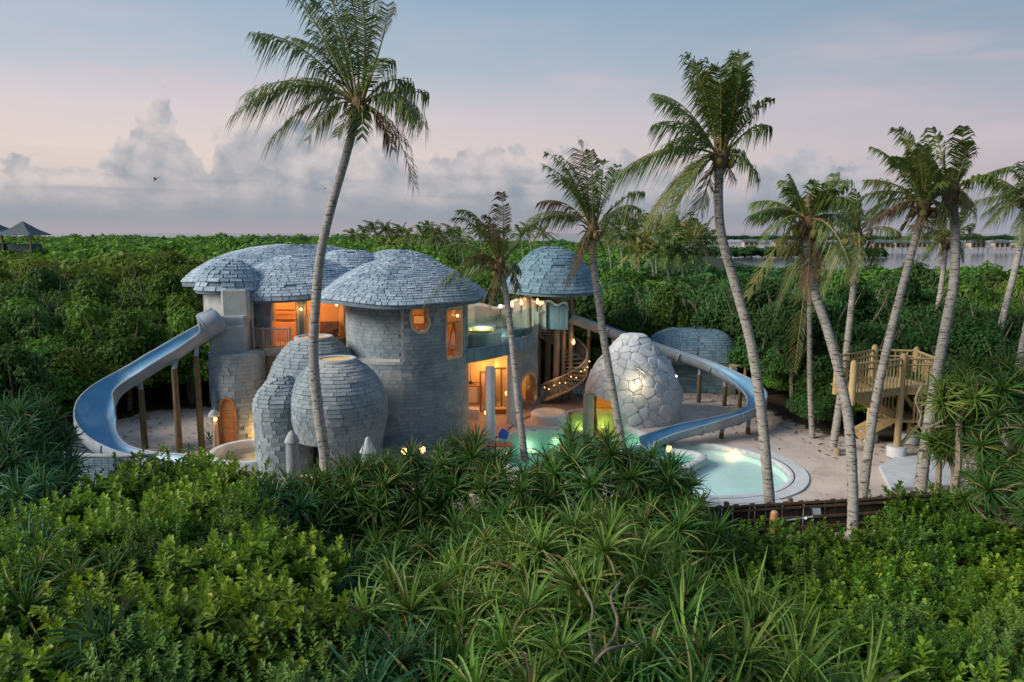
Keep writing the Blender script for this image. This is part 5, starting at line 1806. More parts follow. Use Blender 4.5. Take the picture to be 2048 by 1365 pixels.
# birds
for lab, u, v, t, s in (('dark bird gliding over the forest before the tall cloud', 310, 360, 60, 0.55), ('tiny distant bird right of the big palm trunk', 650, 378, 120, 0.5)):
    p = P(u, v, t)
    bd = thing('bird', lab, 'bird', p)
    MB().lathe((0, 0, 0), [(0.01, -0.30), (0.06, -0.12), (0.075, 0.05), (0.05, 0.2), (0.01, 0.32)], 8)
    body = MB().tube([p + Vector((-0.25, 0, -0.2)) * s, p + Vector((-0.05, 0, -0.03)) * s, p + Vector((0.15, 0, 0.08)) * s, p + Vector((0.28, 0, 0.12)) * s], [0.02 * s, 0.08 * s, 0.08 * s, 0.02 * s], 8)
    for sg in (-1, 1):
        body.add([p + Vector((0.15, sg * 0.05, 0.1)) * s, p + Vector((-0.05, sg * 0.05, 0.0)) * s, p + Vector((0.0, sg * 0.5, 0.28)) * s, p + Vector((0.22, sg * 0.5, 0.33)) * s, p + Vector((0.45, sg * 1.0, 0.22)) * s,
                  p + Vector((0.15, sg * 0.05, 0.125)) * s, p + Vector((-0.05, sg * 0.05, 0.02)) * s, p + Vector((0.0, sg * 0.5, 0.30)) * s, p + Vector((0.22, sg * 0.5, 0.35)) * s],
                 [(0, 1, 2, 3), (3, 2, 4), (5, 8, 7, 6), (8, 4, 7)])
    body.add([p + Vector((-0.22, 0, -0.18)) * s, p + Vector((-0.42, -0.08, -0.32)) * s, p + Vector((-0.42, 0.08, -0.32)) * s], [(0, 1, 2)])
    body.build('body', M['dark'], bd, True)

# ================================================================ vegetation
PR = random.Random(21)


def frond_mesh(base, tip, arch, rng, leaf=0.95, width=0.055, wind=(-0.30, 0, -1.0), pairs=42, hang_=0.55):
    base, tip = Vector(base), Vector(tip)
    d = tip - base
    L = d.length
    side0 = d.cross(Vector((0, 0, 1)))
    if side0.length < 0.15 * L:
        side0 = d.cross(Vector((rng.uniform(-1, 1), 1, 0)))
    side0.normalize()
    upv = side0.cross(d).normalized()
    if upv.z < 0:
        upv = -upv
    ctrl = base + d * 0.5 + Vector((0, 0, 1)) * arch * L * 2 + side0 * rng.uniform(-0.06, 0.06) * L
    gust = Vector((-0.10, rng.uniform(-0.08, 0.08), -0.10)) * L * rng.uniform(0.5, 1.4)
    bz = lambda s: base * (1 - s) ** 2 + ctrl * 2 * s * (1 - s) + tip * s * s + gust * (s ** 3)
    mb = MB()
    K = 14
    mb.tube([bz(i / K) for i in range(K + 1)], [0.045 - 0.037 * i / K for i in range(K + 1)], 4, False)
    nf = len(mb.f)
    wv = Vector(wind).normalized()
    roll = rng.uniform(-0.7, 0.7)
    torn = [rng.random() for _ in range(4)]
    vs, fs = [], []
    for i in range(pairs):
        s = 0.14 + 0.86 * (i + 0.5) / pairs
        p = bz(s)
        T = (bz(min(1, s + 0.02)) - bz(s - 0.02)).normalized()
        sd = T.cross(Vector((0, 0, 1)))
        sd = (sd.normalized() if sd.length > 0.25 else side0)
        nn = sd.cross(T).normalized()
        l0 = leaf * (0.45 + 0.55 * math.sin(min(1.0, (s - 0.08) * 1.9) * PI / 2)) * (1 - 0.62 * max(0, (s - 0.55) / 0.45) ** 1.6)
        for sg in (-1, 1):
            if rng.random() < 0.07 or any(abs(s - q) < 0.022 for q in torn):
                continue
            l = l0 * rng.uniform(0.7, 1.2)
            out_ = (sd * sg * math.cos(roll * sg) + nn * (0.25 + math.sin(roll) * 0.4)).normalized()
            dv_ = (out_ * 0.80 + T * 0.62).normalized()
            hg = hang_ * rng.uniform(0.6, 1.7)
            q1 = p + dv_ * l * 0.48 + wv * l * 0.17 * hg
            q2 = p + dv_ * l * 0.74 + wv * l * 0.80 * hg
            wq = T * width * rng.uniform(0.38, 0.55)
            b = len(vs)
            vs += [p - wq * 0.6, p + wq * 0.6, q1 + wq, q1 - wq, q2]
            fs += [(b, b + 1, b + 2, b + 3), (b + 3, b + 2, b + 4)]
    mb.add(vs, fs)
    return mb, nf


def make_frond(root, base, tip, arch, kind, rng, **kw):
    mb, nf = frond_mesh(base, tip, arch, rng, **kw)
    me = mb.mesh('frond', [M['rachis'], M[kind]])
    me.polygons.foreach_set('material_index', [0] * nf + [1] * (len(me.polygons) - nf))
    o = link('frond', me)
    hang(o, root)
    return o


def palm(label, trunk_px, t, crown, tips, r0, r1, extra=6, leaf=0.95, dt=0.0, nuts=4, dead=3, group='coconut palms around the villa', pairs=50):
    pts = []
    for k, (u, v) in enumerate(trunk_px):
        pts.append(P(u, v, t + dt * k / max(1, len(trunk_px) - 1)))
    tc_ = t + dt
    d0 = (pts[0] - pts[1]).normalized()
    base = pts[0].copy()
    if base.z > 0.05:
        base = base + d0 * (base.z / max(0.2, -d0.z))
        pts.insert(0, base + Vector((0, 0, -0.1)))
    else:
        pts[0].z = -0.1
    c = P(crown[0], crown[1], tc_)
    pts.append(c)
    root = thing('coconut_palm', label, 'palm tree', (pts[0].x, pts[0].y, 0), group)
    rng = random.Random(int(crown[0] * 7 + crown[1]))
    path = spline(pts, 22)
    m = len(path)
    rad = []
    for i in range(m):
        f = i / (m - 1)
        rr = 0.86 * (r0 + (r1 - r0) * f ** 0.7) + 0.12 * r0 * math.exp(-f * 16)
        rad.append(rr * (1 + 0.03 * math.sin(i * 2.4) + rng.uniform(-0.02, 0.02)))
    MB().tube(path, rad, 12).build('trunk', M['bark'], root, True)
    ppm = FOC / tc_
    # fibrous crown shaft and leaf bases
    mb = MB().lathe(c, [(r1 * 0.9, -0.55), (r1 * 1.5, -0.2), (r1 * 1.7, 0.1), (r1 * 1.1, 0.5), (0.05, 0.9)], 10)
    for i in range(10):
        a = rng.uniform(0, 2 * PI)
        e = rng.uniform(-0.5, 0.3)
        mb.tube([c + Vector((math.cos(a) * r1, math.sin(a) * r1, -0.1)), c + Vector((math.cos(a) * 0.45, math.sin(a) * 0.45, 0.1 + e * 0.5)), c + Vector((math.cos(a) * 0.75, math.sin(a) * 0.75, e))], [0.06, 0.04, 0.01], 4)
    mb.build('crown_shaft', M['fibre'], root, True)
    for i in range(nuts):
        a = rng.uniform(0, 2 * PI)
        MB().ball(c + Vector((math.cos(a) * 0.36, math.sin(a) * 0.36, -0.25 + rng.uniform(-.1, .1))), 0.14, 8, 6, 1.2).build('coconut', M['coconut'], root, True)
    allt = []
    for q in tips:
        du, dv, dy, kind, arch = (list(q) + [None] * 5)[:5]
        dy = rng.uniform(-1.6, 1.6) if dy is None else dy
        allt.append((Vector(((du - crown[0]) / ppm, dy, (crown[1] - dv) / ppm)), kind or 'frond', arch))
    for i in range(max(2, extra // 2)):
        a, b = rng.choice(allt)[0], rng.choice(allt)[0]
        f = rng.uniform(0.3, 0.7)
        v_ = a * f + b * (1 - f)
        v_.y = rng.uniform(-2.6, 2.6)
        l_ = max(2.2, max(a.length, b.length) * rng.uniform(0.75, 0.95))
        allt.append((v_.normalized() * l_, 'frond', None))
    for v_, kind, arch in allt:
        if arch is None:
            el_ = v_.z / max(0.1, v_.length)
            arch = 0.16 if abs(el_) < 0.5 else (0.03 if el_ > 0 else 0.20)
        sd = Vector((v_.x, v_.y, 0))
        off = sd.normalized() * r1 * 0.8 if sd.length > 0.1 else Vector()
        make_frond(root, c + off + Vector((0, 0, 0.15)), c + v_, arch, kind, rng, leaf=leaf * min(1.0, 0.4 + v_.length / 6), pairs=pairs, hang_=1.05 if abs(v_.z) < v_.length * 0.65 else 0.6)
    for i in range(dead):
        a = rng.uniform(0, 2 * PI)
        l = rng.uniform(0.7, 1.8)
        make_frond(root, c + Vector((0, 0, -0.1)), c + Vector((math.cos(a) * 0.7, math.sin(a) * 0.7, -l)), 0.12, 'fronddead', rng, leaf=0.45, pairs=14, hang_=0.9)
    return root


palm('tallest coconut palm with leaning trunk rising in front of the stone domes', [(657, 1000), (653, 940), (634, 800), (627, 700), (632, 600), (643, 500), (664, 410), (690, 320)], 28.0, (718, 215),
     [(612, -60), (640, -110), (690, -150), (730, -160), (775, -120), (800, -20), (660, -20), (745, -60), (700, -30),
      (540, 62, -0.5, None, 0.10), (595, 55, 0.8, None, 0.10), (512, 178, -0.3, None, 0.14), (528, 215, -1.6, None, 0.17), (575, 135, 1.4, 'frond', 0.10), (572, 275, -1.2, None, 0.20), (610, 262, 0.9, None, 0.2),
      (832, 150, 0.8, None, 0.16), (800, 130, -1.4, None, 0.15), (868, 172, -0.2, None, 0.04), (872, 238, -0.9, None, 0.20), (835, 215, 1.2, None, 0.16), (850, 345, -0.4, 'frondred', 0.12), (790, 285, 0.6, 'fronddead', 0.1), (742, 268, -1.0, None, 0.1), (690, 270, -.8, None, 0.1)],
     0.265, 0.185, extra=5, leaf=1.45, pairs=60)
palm('slim coconut palm by the lagoon whose low frond hangs over the tower roof', [(1048, 905), (1036, 800), (1026, 700), (1014, 600)], 33.0, (1001, 535),
     [(1017, 375, 0.2, 'fronddead', 0.02), (935, 408, -0.6, None, 0.16), (925, 430, -1.4, None, 0.14), (868, 592, -1.5, None, 0.22), (900, 480, 0.4, None, 0.12), (925, 545, 1.0, None, 0.12), (960, 430, 0.8, 'fronddead', 0.05),
      (985, 420, -0.5, 'fronddead', 0.05), (1042, 540, -0.6, None, 0.2), (1038, 480, 0.6, None, 0.08), (1050, 590, 0.5, 'fronddead', 0.15), (940, 560, 1.6, None, 0.15), (950, 505, -1.5, 'fronddead', 0.1)], 0.21, 0.15, extra=3, leaf=1.0, dead=5)
palm('coconut palm with brown lower skirt between the pavilion and the stone dome', [(1243, 885), (1225, 780), (1208, 680), (1195, 590), (1187, 520)], 34.0, (1186, 462),
     [(1175, 262, 0, 'fronddead', 0.02), (1105, 300, -0.5, None, 0.10), (1140, 290, 0.8, None, 0.05), (1215, 312, 0.2, None, 0.06), (1235, 330, -0.9, None, 0.08), (1095, 390, 0.5, 'fronddead', 0.12), (1110, 350, -1.3, None, 0.1),
      (1052, 455, -0.6, None, 0.20), (1065, 430, 1.2, None, 0.16), (1292, 378, -0.4, None, 0.12), (1285, 440, 0.7, None, 0.20), (1270, 410, -1.5, None, 0.14), (1145, 560, -0.5, 'fronddead', 0.12), (1160, 545, 0.5, 'fronddead', 0.12), (1185, 300, -1.0), (1200, 350, 1.4)],
     0.24, 0.17, extra=6, leaf=1.15, dead=6)
palm('tall coconut palm with dense upright crown and an orange lower frond beside the round pool', [(1541, 1030), (1533, 930), (1520, 800), (1500, 680), (1470, 570), (1443, 470), (1437, 390)], 26.0, (1441, 318),
     [(1395, 95, 0.3), (1370, 120, -0.9), (1500, 82, 0.4), (1480, 110, -0.8), (1440, 110, 1.4), (1420, 150, -1.6), (1332, 185, 0.5, None, 0.08), (1315, 245, -0.6, None, 0.14), (1345, 160, 1.0, None, 0.06), (1330, 285, -1.2, None, 0.14), (1515, 175, 0.7, None, 0.06), (1532, 245, -0.6, None, 0.12),
      (1522, 205, -1.3, None, 0.08), (1240, 345, -0.4, None, 0.14), (1265, 320, 1.6, None, 0.14), (1300, 450, -0.9, 'frondyellow', 0.16), (1345, 435, -0.3, 'frondyellow', 0.12), (1320, 420, 0.8, None, 0.14), (1365, 400, 0.3, 'fronddead', 0.1), (1512, 350, -0.5, None, 0.16), (1500, 300, 0.8, None, .14), (1412, 462, 1.2, None, 0.08), (1400, 130, 1.0), (1460, 150, -1.5)],
     0.24, 0.18, extra=8, leaf=1.3, pairs=56)
palm('coconut palm before the dark fence with trunk curving left', [(1703, 1110), (1706, 1000), (1699, 860), (1682, 760), (1655, 660), (1628, 580), (1616, 510)], 23.3, (1614, 448),
     [(1588, 345, 0.3), (1560, 375, -0.8), (1640, 352, 0.5), (1665, 370, -0.9), (1703, 395, 0.4, None, 0.10), (1500, 425, -0.3, None, 0.14), (1530, 395, 0.8, None, 0.12), (1515, 465, -1.2, None, 0.14), (1700, 440, -0.6, None, 0.12), (1670, 480, 0.6, None, 0.16), (1497, 578, -0.8, 'frondyellow', 0.12), (1655, 590, 0.4, 'fronddead', 0.10),
      (1600, 350, 1.2), (1620, 360, -1.4), (1550, 430, 1.0, None, 0.12), (1620, 560, -0.4, 'fronddead', 0.1)], 0.20, 0.15, extra=8, leaf=0.95, dead=6)
palm('palm with pale yellow stalks at the sand edge and a stump at its foot', [(1664, 908), (1680, 800), (1692, 710), (1703, 610), (1710, 540)], 33.7, (1713, 475),
     [(1668, 372, 0.3), (1690, 390, -0.8), (1722, 368, 0.4), (1768, 376, -0.5, None, 0.06), (1640, 440, 0.6, None, 0.14), (1638, 545, -0.6, 'frondyellow', 0.16), (1655, 610, 0.3, None, 0.14), (1790, 412, 0.5, None, 0.12), (1786, 460, -0.9, None, 0.14), (1700, 560, -0.5, 'frondyellow', 0.1), (1772, 530, 0.3, None, 0.2), (1745, 400, 1.3), (1650, 400, -1.4, None, 0.08)],
     0.21, 0.14, extra=8, leaf=1.1)
palm('leaning coconut palm with trunk rising right from the sand near the fence', [(1723, 1005), (1737, 900), (1752, 800), (1778, 680), (1806, 570), (1830, 480)], 27.5, (1847, 412),
     [(1800, 240, 0.2, None, 0.08), (1776, 312, -0.6, None, 0.08), (1752, 352, 0.5, 'frondyellow', 0.08), (1796, 375, -1.2, None, 0.12), (1755, 420, 0.6, None, 0.16), (1742, 440, -0.4, 'fronddead', 0.14), (1828, 268, 0.8), (1815, 290, -1.1), (1850, 262, -0.3), (1870, 300, 0.9), (1900, 380, 0.5, None, 0.14), (1890, 430, -0.7, None, 0.16), (1780, 280, 1.3, None, .08), (1820, 470, 0.4, 'fronddead', 0.1)],
     0.21, 0.15, extra=7, leaf=1.05)
palm('thick pale trunked coconut palm passing in front of the timber lookout', [(1838, 1000), (1853, 880), (1872, 760), (1890, 660), (1908, 560), (1910, 460)], 27.8, (1903, 385),
     [(1868, 246, 0.2, None, 0.04), (1905, 250, -0.6), (1838, 262, 0.6, None, 0.06), (1800, 332, -0.7, None, 0.12), (1815, 300, 0.9, None, 0.1), (1935, 318, 0.3, None, 0.06), (2008, 328, -0.4, None, 0.02), (1952, 402, 0.5, None, 0.14), (1932, 425, -0.8, 'frondyellow', 0.14), (1845, 440, 0.5, None, 0.14), (1820, 395, -1.3, None, 0.14), (1870, 290, 1.2), (1890, 430, -0.5, 'fronddead', 0.12), (1940, 350, -1.4, None, .08)],
     0.26, 0.18, extra=8, leaf=1.1)
palm('dark crowned palm standing farther back between the two leaning trunks', [(1852, 715), (1870, 640), (1883, 570)], 44.0, (1892, 487),
     [(1838, 442, 0.5, None, 0.1), (1860, 425, -0.8), (1932, 428, 0.4), (1962, 466, -0.5, None, 0.1), (1945, 500, 0.7, None, 0.2), (1846, 500, -0.7, None, 0.2), (1890, 415, 0.9), (1832, 472, 1.2, None, 0.14), (1920, 520, -0.6, None, 0.2), (1905, 420, -1.2), (1870, 520, 0.8, None, 0.2)], 0.22, 0.16, extra=8, leaf=1.2)
palm('coconut palm cut by the right edge with crown above the lagoon', [(1985, 720), (2005, 640), (2030, 540), (2048, 460)], 36.0, (2058, 405),
     [(1960, 402, 0.4, None, 0.1), (1966, 445, -0.8, None, 0.16), (1990, 345, 0.6, None, 0.08), (2025, 318, -0.6), (2045, 330, 0.8), (2090, 320, 0.5), (2140, 400, -0.5, None, 0.12), (2130, 460, 0.4, None, 0.16), (2030, 480, -0.9, None, 0.2), (2005, 420, 1.2, None, 0.12), (2060, 300, -1.2), (1985, 380, -1.5, None, 0.1)], 0.22, 0.15, extra=8, leaf=1.15)
palm('straight slender palm at the forest edge behind the fence palm', [(1625, 880), (1620, 780), (1619, 680), (1620, 600)], 36.0, (1628, 500),
     [(1580, 440, 0.4), (1600, 410, -0.8), (1650, 405, 0.5), (1690, 430, -0.5, None, 0.1), (1700, 500, 0.7, None, 0.16), (1560, 500, -0.7, None, 0.16), (1590, 570, 0.4, 'frondyellow', 0.14), (1600, 720, -1.2, 'frondyellow', 0.12), (1660, 560, 0.8, None, .16), (1630, 400, 1.2)], 0.16, 0.12, extra=5, leaf=1.0)
palm('palm trunk leaning out of the right edge of the picture above the pandanus', [(2033, 765), (2045, 700), (2062, 620), (2085, 540)], 31.0, (2125, 440),
     [(2070, 380, 0.4), (2090, 340, -0.8), (2130, 320, 0.5), (2180, 360, -0.5), (2210, 430, 0.7, None, 0.16), (2190, 500, -0.7, None, 0.16), (2110, 540, 0.5, None, 0.16)], 0.22, 0.16, extra=6, leaf=1.1)

# ---- far palms: one tree, copied
def far_palm_meshes(seed):
    rng = random.Random(seed)
    mb = MB()
    for i in range(18):
        a = 2 * PI * i / 18 + rng.uniform(-0.2, 0.2)
        e = rng.choice((0.9, 0.5, 0.1, -0.4)) + rng.uniform(-0.2, 0.2)
        l = rng.uniform(2.4, 3.2)
        q, nf = frond_mesh((0, 0, 0), (math.cos(a) * math.cos(e) * l - 0.3, math.sin(a) * math.cos(e) * l, math.sin(e) * l), 0.14, rng, leaf=1.0, width=0.22, pairs=14)
        mb.add(q.v, q.f)
    tr = MB().tube([(0, 0, -1), (0.15, 0, -0.5), (0.05, 0, 0)], [0.2, 0.16, 0.13], 6)
    return mb.mesh('crown', M['frond']), mb.mesh('crown', M['frondyellow'])


fpm = [m_ for s in (3, 9, 14) for m_ in far_palm_meshes(s)]
fptr = MB().tube([(0, 0, 0), (0.35, 0, 0.35), (0.25, 0, 0.7), (0, 0, 1)], [0.07, 0.055, 0.05, 0.045], 6).mesh('trunk', M['bark'], True)


def far_palm(u, v, t, h, k, lab, grp, s=1.0):
    c = P(u, v, t)
    r = thing('coconut_palm', lab, 'palm tree', (c.x, c.y, c.z - h), grp)
    tr = link('trunk', fptr)
    tr.parent = r
    tr.scale = (1.9, 1.9, h)
    cr = link('crown', fpm[k % 6])
    cr.parent = r
    cr.location = (0, 0, h)
    cr.rotation_euler = (0, 0, k * 1.7)
    cr.scale = (s, s, s)


for k, (u, v, t) in enumerate([(708, 478, 150), (727, 470, 160), (749, 464, 150), (771, 462, 150), (780, 470, 170), (804, 470, 150), (816, 474, 140), (845, 474, 130), (857, 462, 150), (871, 474, 125), (885, 480, 130),
                               (905, 472, 140), (920, 478, 125), (1040, 470, 150), (1057, 466, 160), (1085, 470, 140), (958, 466, 150)]):
    far_palm(u, v, t, 9.5, (k * 2 + (k % 3 == 0)) % 6 if k % 4 else 0, 'small distant palm in the row against the horizon behind the villa', 'palms in the distant row')
for k, (u, v, t) in enumerate([(1238, 470, 105), (1256, 458, 110), (1272, 478, 100), (1290, 462, 112), (1306, 472, 98), (1322, 456, 105), (1338, 478, 92), (1352, 462, 108), (1368, 474, 95), (1384, 486, 88), (1330, 505, 85),
                               (1300, 500, 90), (1360, 505, 86), (1272, 505, 92), (1408, 476, 100), (1215, 478, 110), (1396, 500, 96)]):
    far_palm(u, v, t, 9.0, k * 5 % 6, 'palm in the yellow-green palm clump between the two central palms and the lagoon', 'palms in the clump by the lagoon', 1.15)


# ---- pandanus rosettes
def rosette_mesh(name, mat, seed, n=52, L=1.05, wd=0.065, droop=0.9, up=1.40, low=-1.15):
    rng = random.Random(seed)
    vs, fs, mi = [], [], []
    for i in range(n):
        f = i / n
        a = i * 2.39996 + rng.uniform(-0.2, 0.2)
        e = up - (up - low) * f ** 0.9 + rng.uniform(-0.15, 0.15)
        l = L * rng.uniform(0.75, 1.15) * (0.75 + 0.35 * math.sin(PI * min(1, f + 0.15)))
        d = Vector((math.cos(a) * math.cos(e), math.sin(a) * math.cos(e), math.sin(e)))
        s = Vector((-math.sin(a), math.cos(a), 0))
        p = Vector((math.cos(a) * 0.05, math.sin(a) * 0.05, -0.25 * f))
        K = 5
        kink = rng.uniform(0.5, 1.3) * droop
        b = len(vs)
        for k in range(K + 1):
            q = k / K
            w_ = wd * (1 - q ** 2.2) * (0.85 if k == 0 else 1) * 0.5
            nn = d.cross(s).normalized()
            if nn.z < 0:
                nn = -nn
            if k < K:
                vs += [p - s * w_ + nn * w_ * 0.55, p, p + s * w_ + nn * w_ * 0.55]
            else:
                vs.append(p)
            d = (d + Vector((0, 0, -1)) * (0.09 + 0.42 * q) * kink * 0.8).normalized()
            p = p + d * (l / K)
        for k in range(K - 1):
            o = b + k * 3
            fs += [(o, o + 1, o + 4, o + 3), (o + 1, o + 2, o + 5, o + 4)]
        o = b + (K - 1) * 3
        fs += [(o, o + 1, o + 3), (o + 1, o + 2, o + 3)]
        mi += [1 if f > 0.84 and rng.random() < 0.6 or rng.random() < 0.015 else 0] * (2 * K)
    me = make_mesh(name, np.array([tuple(q) for q in vs]), fs, [mat, M['fronddead']])
    me.polygons.foreach_set('material_index', mi)
    return me


ROS = {k: [rosette_mesh('leaf_rosette', M[m_], 100 + i + j * 17, n=70 if k != 'long' else 46, L=1.0 if k != 'long' else 1.25, wd=0.066, droop=dr_) for i, dr_ in enumerate((1.25, 1.7, 1.5, 1.05))]
       for j, (k, m_) in enumerate((('dark', 'pandan'), ('light', 'pandanlight'), ('blue', 'pandanblue'), ('long', 'pandanlight')))}


def pandanus(label, top, rad, n, kind, seed, group=None, scale=1.0, limb='limb', flat=0.85, name='pandanus'):
    rng = random.Random(seed)
    root = thing(name, label, 'pandanus', (top[0], top[1], 0), group)
    cz = max(0.3, top[2] - rad * flat - 0.62 * scale)
    br = MB()
    hub = Vector((0, 0, max(0.2, cz - rad * 0.45)))
    br.tube([(0, 0, -0.1), (rng.uniform(-.15, .15), rng.uniform(-.15, .15), hub.z * 0.5), hub], [0.13, 0.11, 0.10], 7)
    for i in range(n):
        f = (i + 0.5) / n
        e = math.asin(max(-1, min(1, 1 - 1.32 * f))) + rng.uniform(-0.10, 0.10)
        a = i * 2.39996 + rng.uniform(-0.3, 0.3)
        rr = rad * rng.uniform(0.82, 1.06)
        p = Vector((math.cos(a) * math.cos(e) * rr, math.sin(a) * math.cos(e) * rr, cz + math.sin(e) * rr * flat))
        p.z = max(p.z, 0.25)
        d = Vector((math.cos(a) * math.cos(e), math.sin(a) * math.cos(e), math.sin(e) + 0.5)).normalized()
        br.tube([hub, hub.lerp(p, 0.5) + Vector((rng.uniform(-.15, .15), rng.uniform(-.15, .15), -0.12)) * rad, p - d * 0.15], [0.06, 0.05, 0.045], 5, False)
        o = link('leaf_rosette', ROS[kind][rng.randrange(4)])
        o.parent = root
        s = scale * rng.uniform(0.85, 1.2)
        o.matrix_basis = Matrix.Translation(p) @ d.to_track_quat('Z', 'Y').to_matrix().to_4x4() @ Matrix.Rotation(rng.uniform(0, 6.28), 4, 'Z') @ Matrix.Scale(s, 4)
    br = br.build('branches', M[limb], None, True)
    br.parent = root
    return root


GP = 'pandanus bushes in the thicket before the villa'
LP = 'dark strap-leaved pandanus in the thicket below the stone domes and pool'
cnt = 0
# (u, v) of the bush top, distance, radius, rosettes, kind
for u, v, t, rd, n, kd, lab, grp in [
    (1195, 846, 24.0, 2.5, 44, 'dark', 'largest dark pandanus mound, before the stone dome and lagoon', None), (930, 850, 24.5, 1.35, 20, 'dark', 'dark pandanus mound at the foot of the drum tower right edge', None),
    (1325, 900, 23.5, 1.2, 16, 'dark', 'rounded pandanus mound rising before the round pool', None), (800, 888, 24.0, 1.9, 30, 'dark', LP, GP), (700, 905, 23.5, 1.6, 24, 'dark', LP, GP), (1030, 915, 22.5, 1.4, 18, 'dark', LP, GP),
    (610, 938, 22.8, 1.5, 22, 'dark', LP, GP), (530, 950, 22.0, 1.4, 20, 'blue', LP, GP), (1350, 985, 20.5, 1.5, 22, 'dark', LP, GP), (1120, 950, 19.5, 1.7, 24, 'dark', LP, GP), (930, 955, 19.5, 1.8, 26, 'dark', LP, GP),
    (770, 980, 18.8, 1.7, 24, 'dark', LP, GP), (630, 1030, 17.6, 1.6, 20, 'blue', LP, GP), (1300, 1030, 17.5, 1.5, 20, 'dark', LP, GP), (700, 1090, 15.2, 1.5, 18, 'blue', LP, GP), (590, 1120, 14.6, 1.2, 12, 'blue', LP, GP), (1400, 1090, 15.5, 1.1, 12, 'dark', LP, GP),
    (860, 1050, 15.5, 1.4, 18, 'dark', LP, GP), (1000, 1040, 15.2, 1.15, 14, 'light', 'light green pandanus head at the left of the pale middle clump', None), (1190, 1010, 14.6, 1.9, 36, 'light', 'broad yellow-green pandanus mound in the middle of the thicket', None),
    (830, 1120, 12.9, 1.05, 14, 'light', 'pandanus with long drooping skirt left of the pale mound', None), (1010, 1150, 12.3, 1.05, 13, 'light', 'bright pandanus rosettes in front of the pale mound', None),
    (1330, 1130, 12.8, 1.1, 14, 'dark', 'dark pandanus head above and right of the forked bare branches', None), (1060, 1220, 10.6, 0.95, 11, 'light', 'nearest light pandanus left of the forked bare branches', None),
    (1360, 1235, 10.4, 0.95, 11, 'dark', 'nearest dark pandanus right of the forked bare branches', None), (750, 1250, 10.4, 0.9, 10, 'blue', 'dark pandanus rosettes at the bottom edge beside the broadleaf shrubs', None),
    (1000, 1320, 9.2, 0.8, 8, 'light', 'pandanus tips spilling over the bottom edge of the picture', None), (880, 1260, 10.6, 0.8, 8, 'dark', 'deep green pandanus at the bottom left of the pale mound', None), (1190, 1380, 8.6, 0.6, 5, 'dark', 'low pandanus under the forked bare branches', None),
    (1440, 1250, 10.6, 1.0, 8, 'long', 'long-leaved strap plant at the bottom between pandanus and shrubs', None), (1560, 1290, 10.6, 1.0, 8, 'long', 'arching strap-leaf plant at the bottom before the right shrubs', None), (1680, 1330, 10.2, 0.9, 7, 'long', 'rightmost arching strap-leaf plant at the bottom edge', None),
    (1470, 1150, 13.2, 1.0, 8, 'long', 'strap-leaf plant below the dark fence left end', None), (1560, 1190, 12.8, 1.0, 8, 'long', 'strap-leaf plant below the fence palm', None), (1400, 1180, 12.5, 1.0, 8, 'dark', 'dark strap-leaf bush left of the long arching leaves', None),
    (15, 790, 22.5, 1.4, 28, 'blue', 'large dark pandanus at the left edge before the slide', None), (-15, 850, 21.0, 1.5, 26, 'blue', 'dark pandanus cut by the left edge below the slide', None), (55, 885, 22.0, 1.1, 24, 'blue', 'pandanus drooping beside the foot of the left slide', None),
    (50, 1040, 14.5, 1.0, 8, 'blue', 'blue-green strap bush at the left edge among shrubs', None), (110, 1080, 13.0, 0.9, 7, 'dark', 'small strap bush among light shrubs at the left', None), (185, 1190, 10.5, 0.3, 2, 'blue', 'upright blue-green strap plant poking out of the left shrubs', None),
    (60, 925, 19.5, 1.3, 18, 'blue', 'low dark pandanus filling under the left edge clump', None), (120, 985, 20.5, 0.9, 10, 'blue', 'pandanus at the foot of the low stone wall', None),
    (1995, 690, 25.5, 1.5, 15, 'dark', 'tall pandanus beside the lookout with pale bare limbs', None), (2050, 760, 24.0, 1.7, 16, 'dark', 'big pandanus at the right edge before the lookout', None), (1925, 738, 24.5, 0.6, 5, 'light', 'small pandanus head in front of the lookout railing', None),
    (2045, 870, 23.6, 1.2, 12, 'dark', 'lower pandanus head right of the lookout slab', None), (2030, 900, 22.0, 1.4, 12, 'dark', 'hanging pandanus at the right edge above the shrubs', None), (1885, 845, 25.4, 0.35, 3, 'light', 'yellowing pandanus tuft before the lookout stairs', None),
    (175, 620, 44, 2.2, 16, 'dark', 'umbrella shaped pandanus tree with pale limbs left of the slide', None), (60, 580, 50, 2.8, 18, 'dark', 'rounded pandanus crown at the far left forest edge', None), (330, 560, 55, 2.6, 16, 'dark', 'pale green pandanus crown left of the villa roof', None),
    (1600, 640, 46, 2.4, 16, 'dark', 'pandanus crown in the forest left of the slender palm', None), (1960, 590, 48, 3.0, 18, 'dark', 'pandanus crown in the forest between the right palms', None), (1830, 610, 46, 2.4, 16, 'blue', 'drooping pandanus crown behind the leaning palm', None), (1440, 600, 52, 2.6, 16, 'blue', 'pandanus crown in the forest behind the shed', None)]:
    cnt += 1
    pandanus(lab, P(u, v, t) - Vector((0, 0, 0.95 if lab == LP and t < 19.6 else 0)), rd, n, kd, cnt * 13, grp, limb='palelimb' if 1880 < u < 1960 or (u, v) == (175, 620) else 'limb', scale=(0.86 if kd != 'long' else 1.0) if t < 30 else 1.5)
# bare branches
def limbs(label, specs, name='bare_branches', mat='palelimb'):
    r = thing(name, label, 'branches', specs[0][0][0])
    for pts, rr in specs:
        sp_ = spline(pts, 6)
        MB().tube(sp_, [rr * (1 - 0.5 * i / len(sp_)) for i in range(len(sp_))], 7).build('limb', M[mat], r, True)


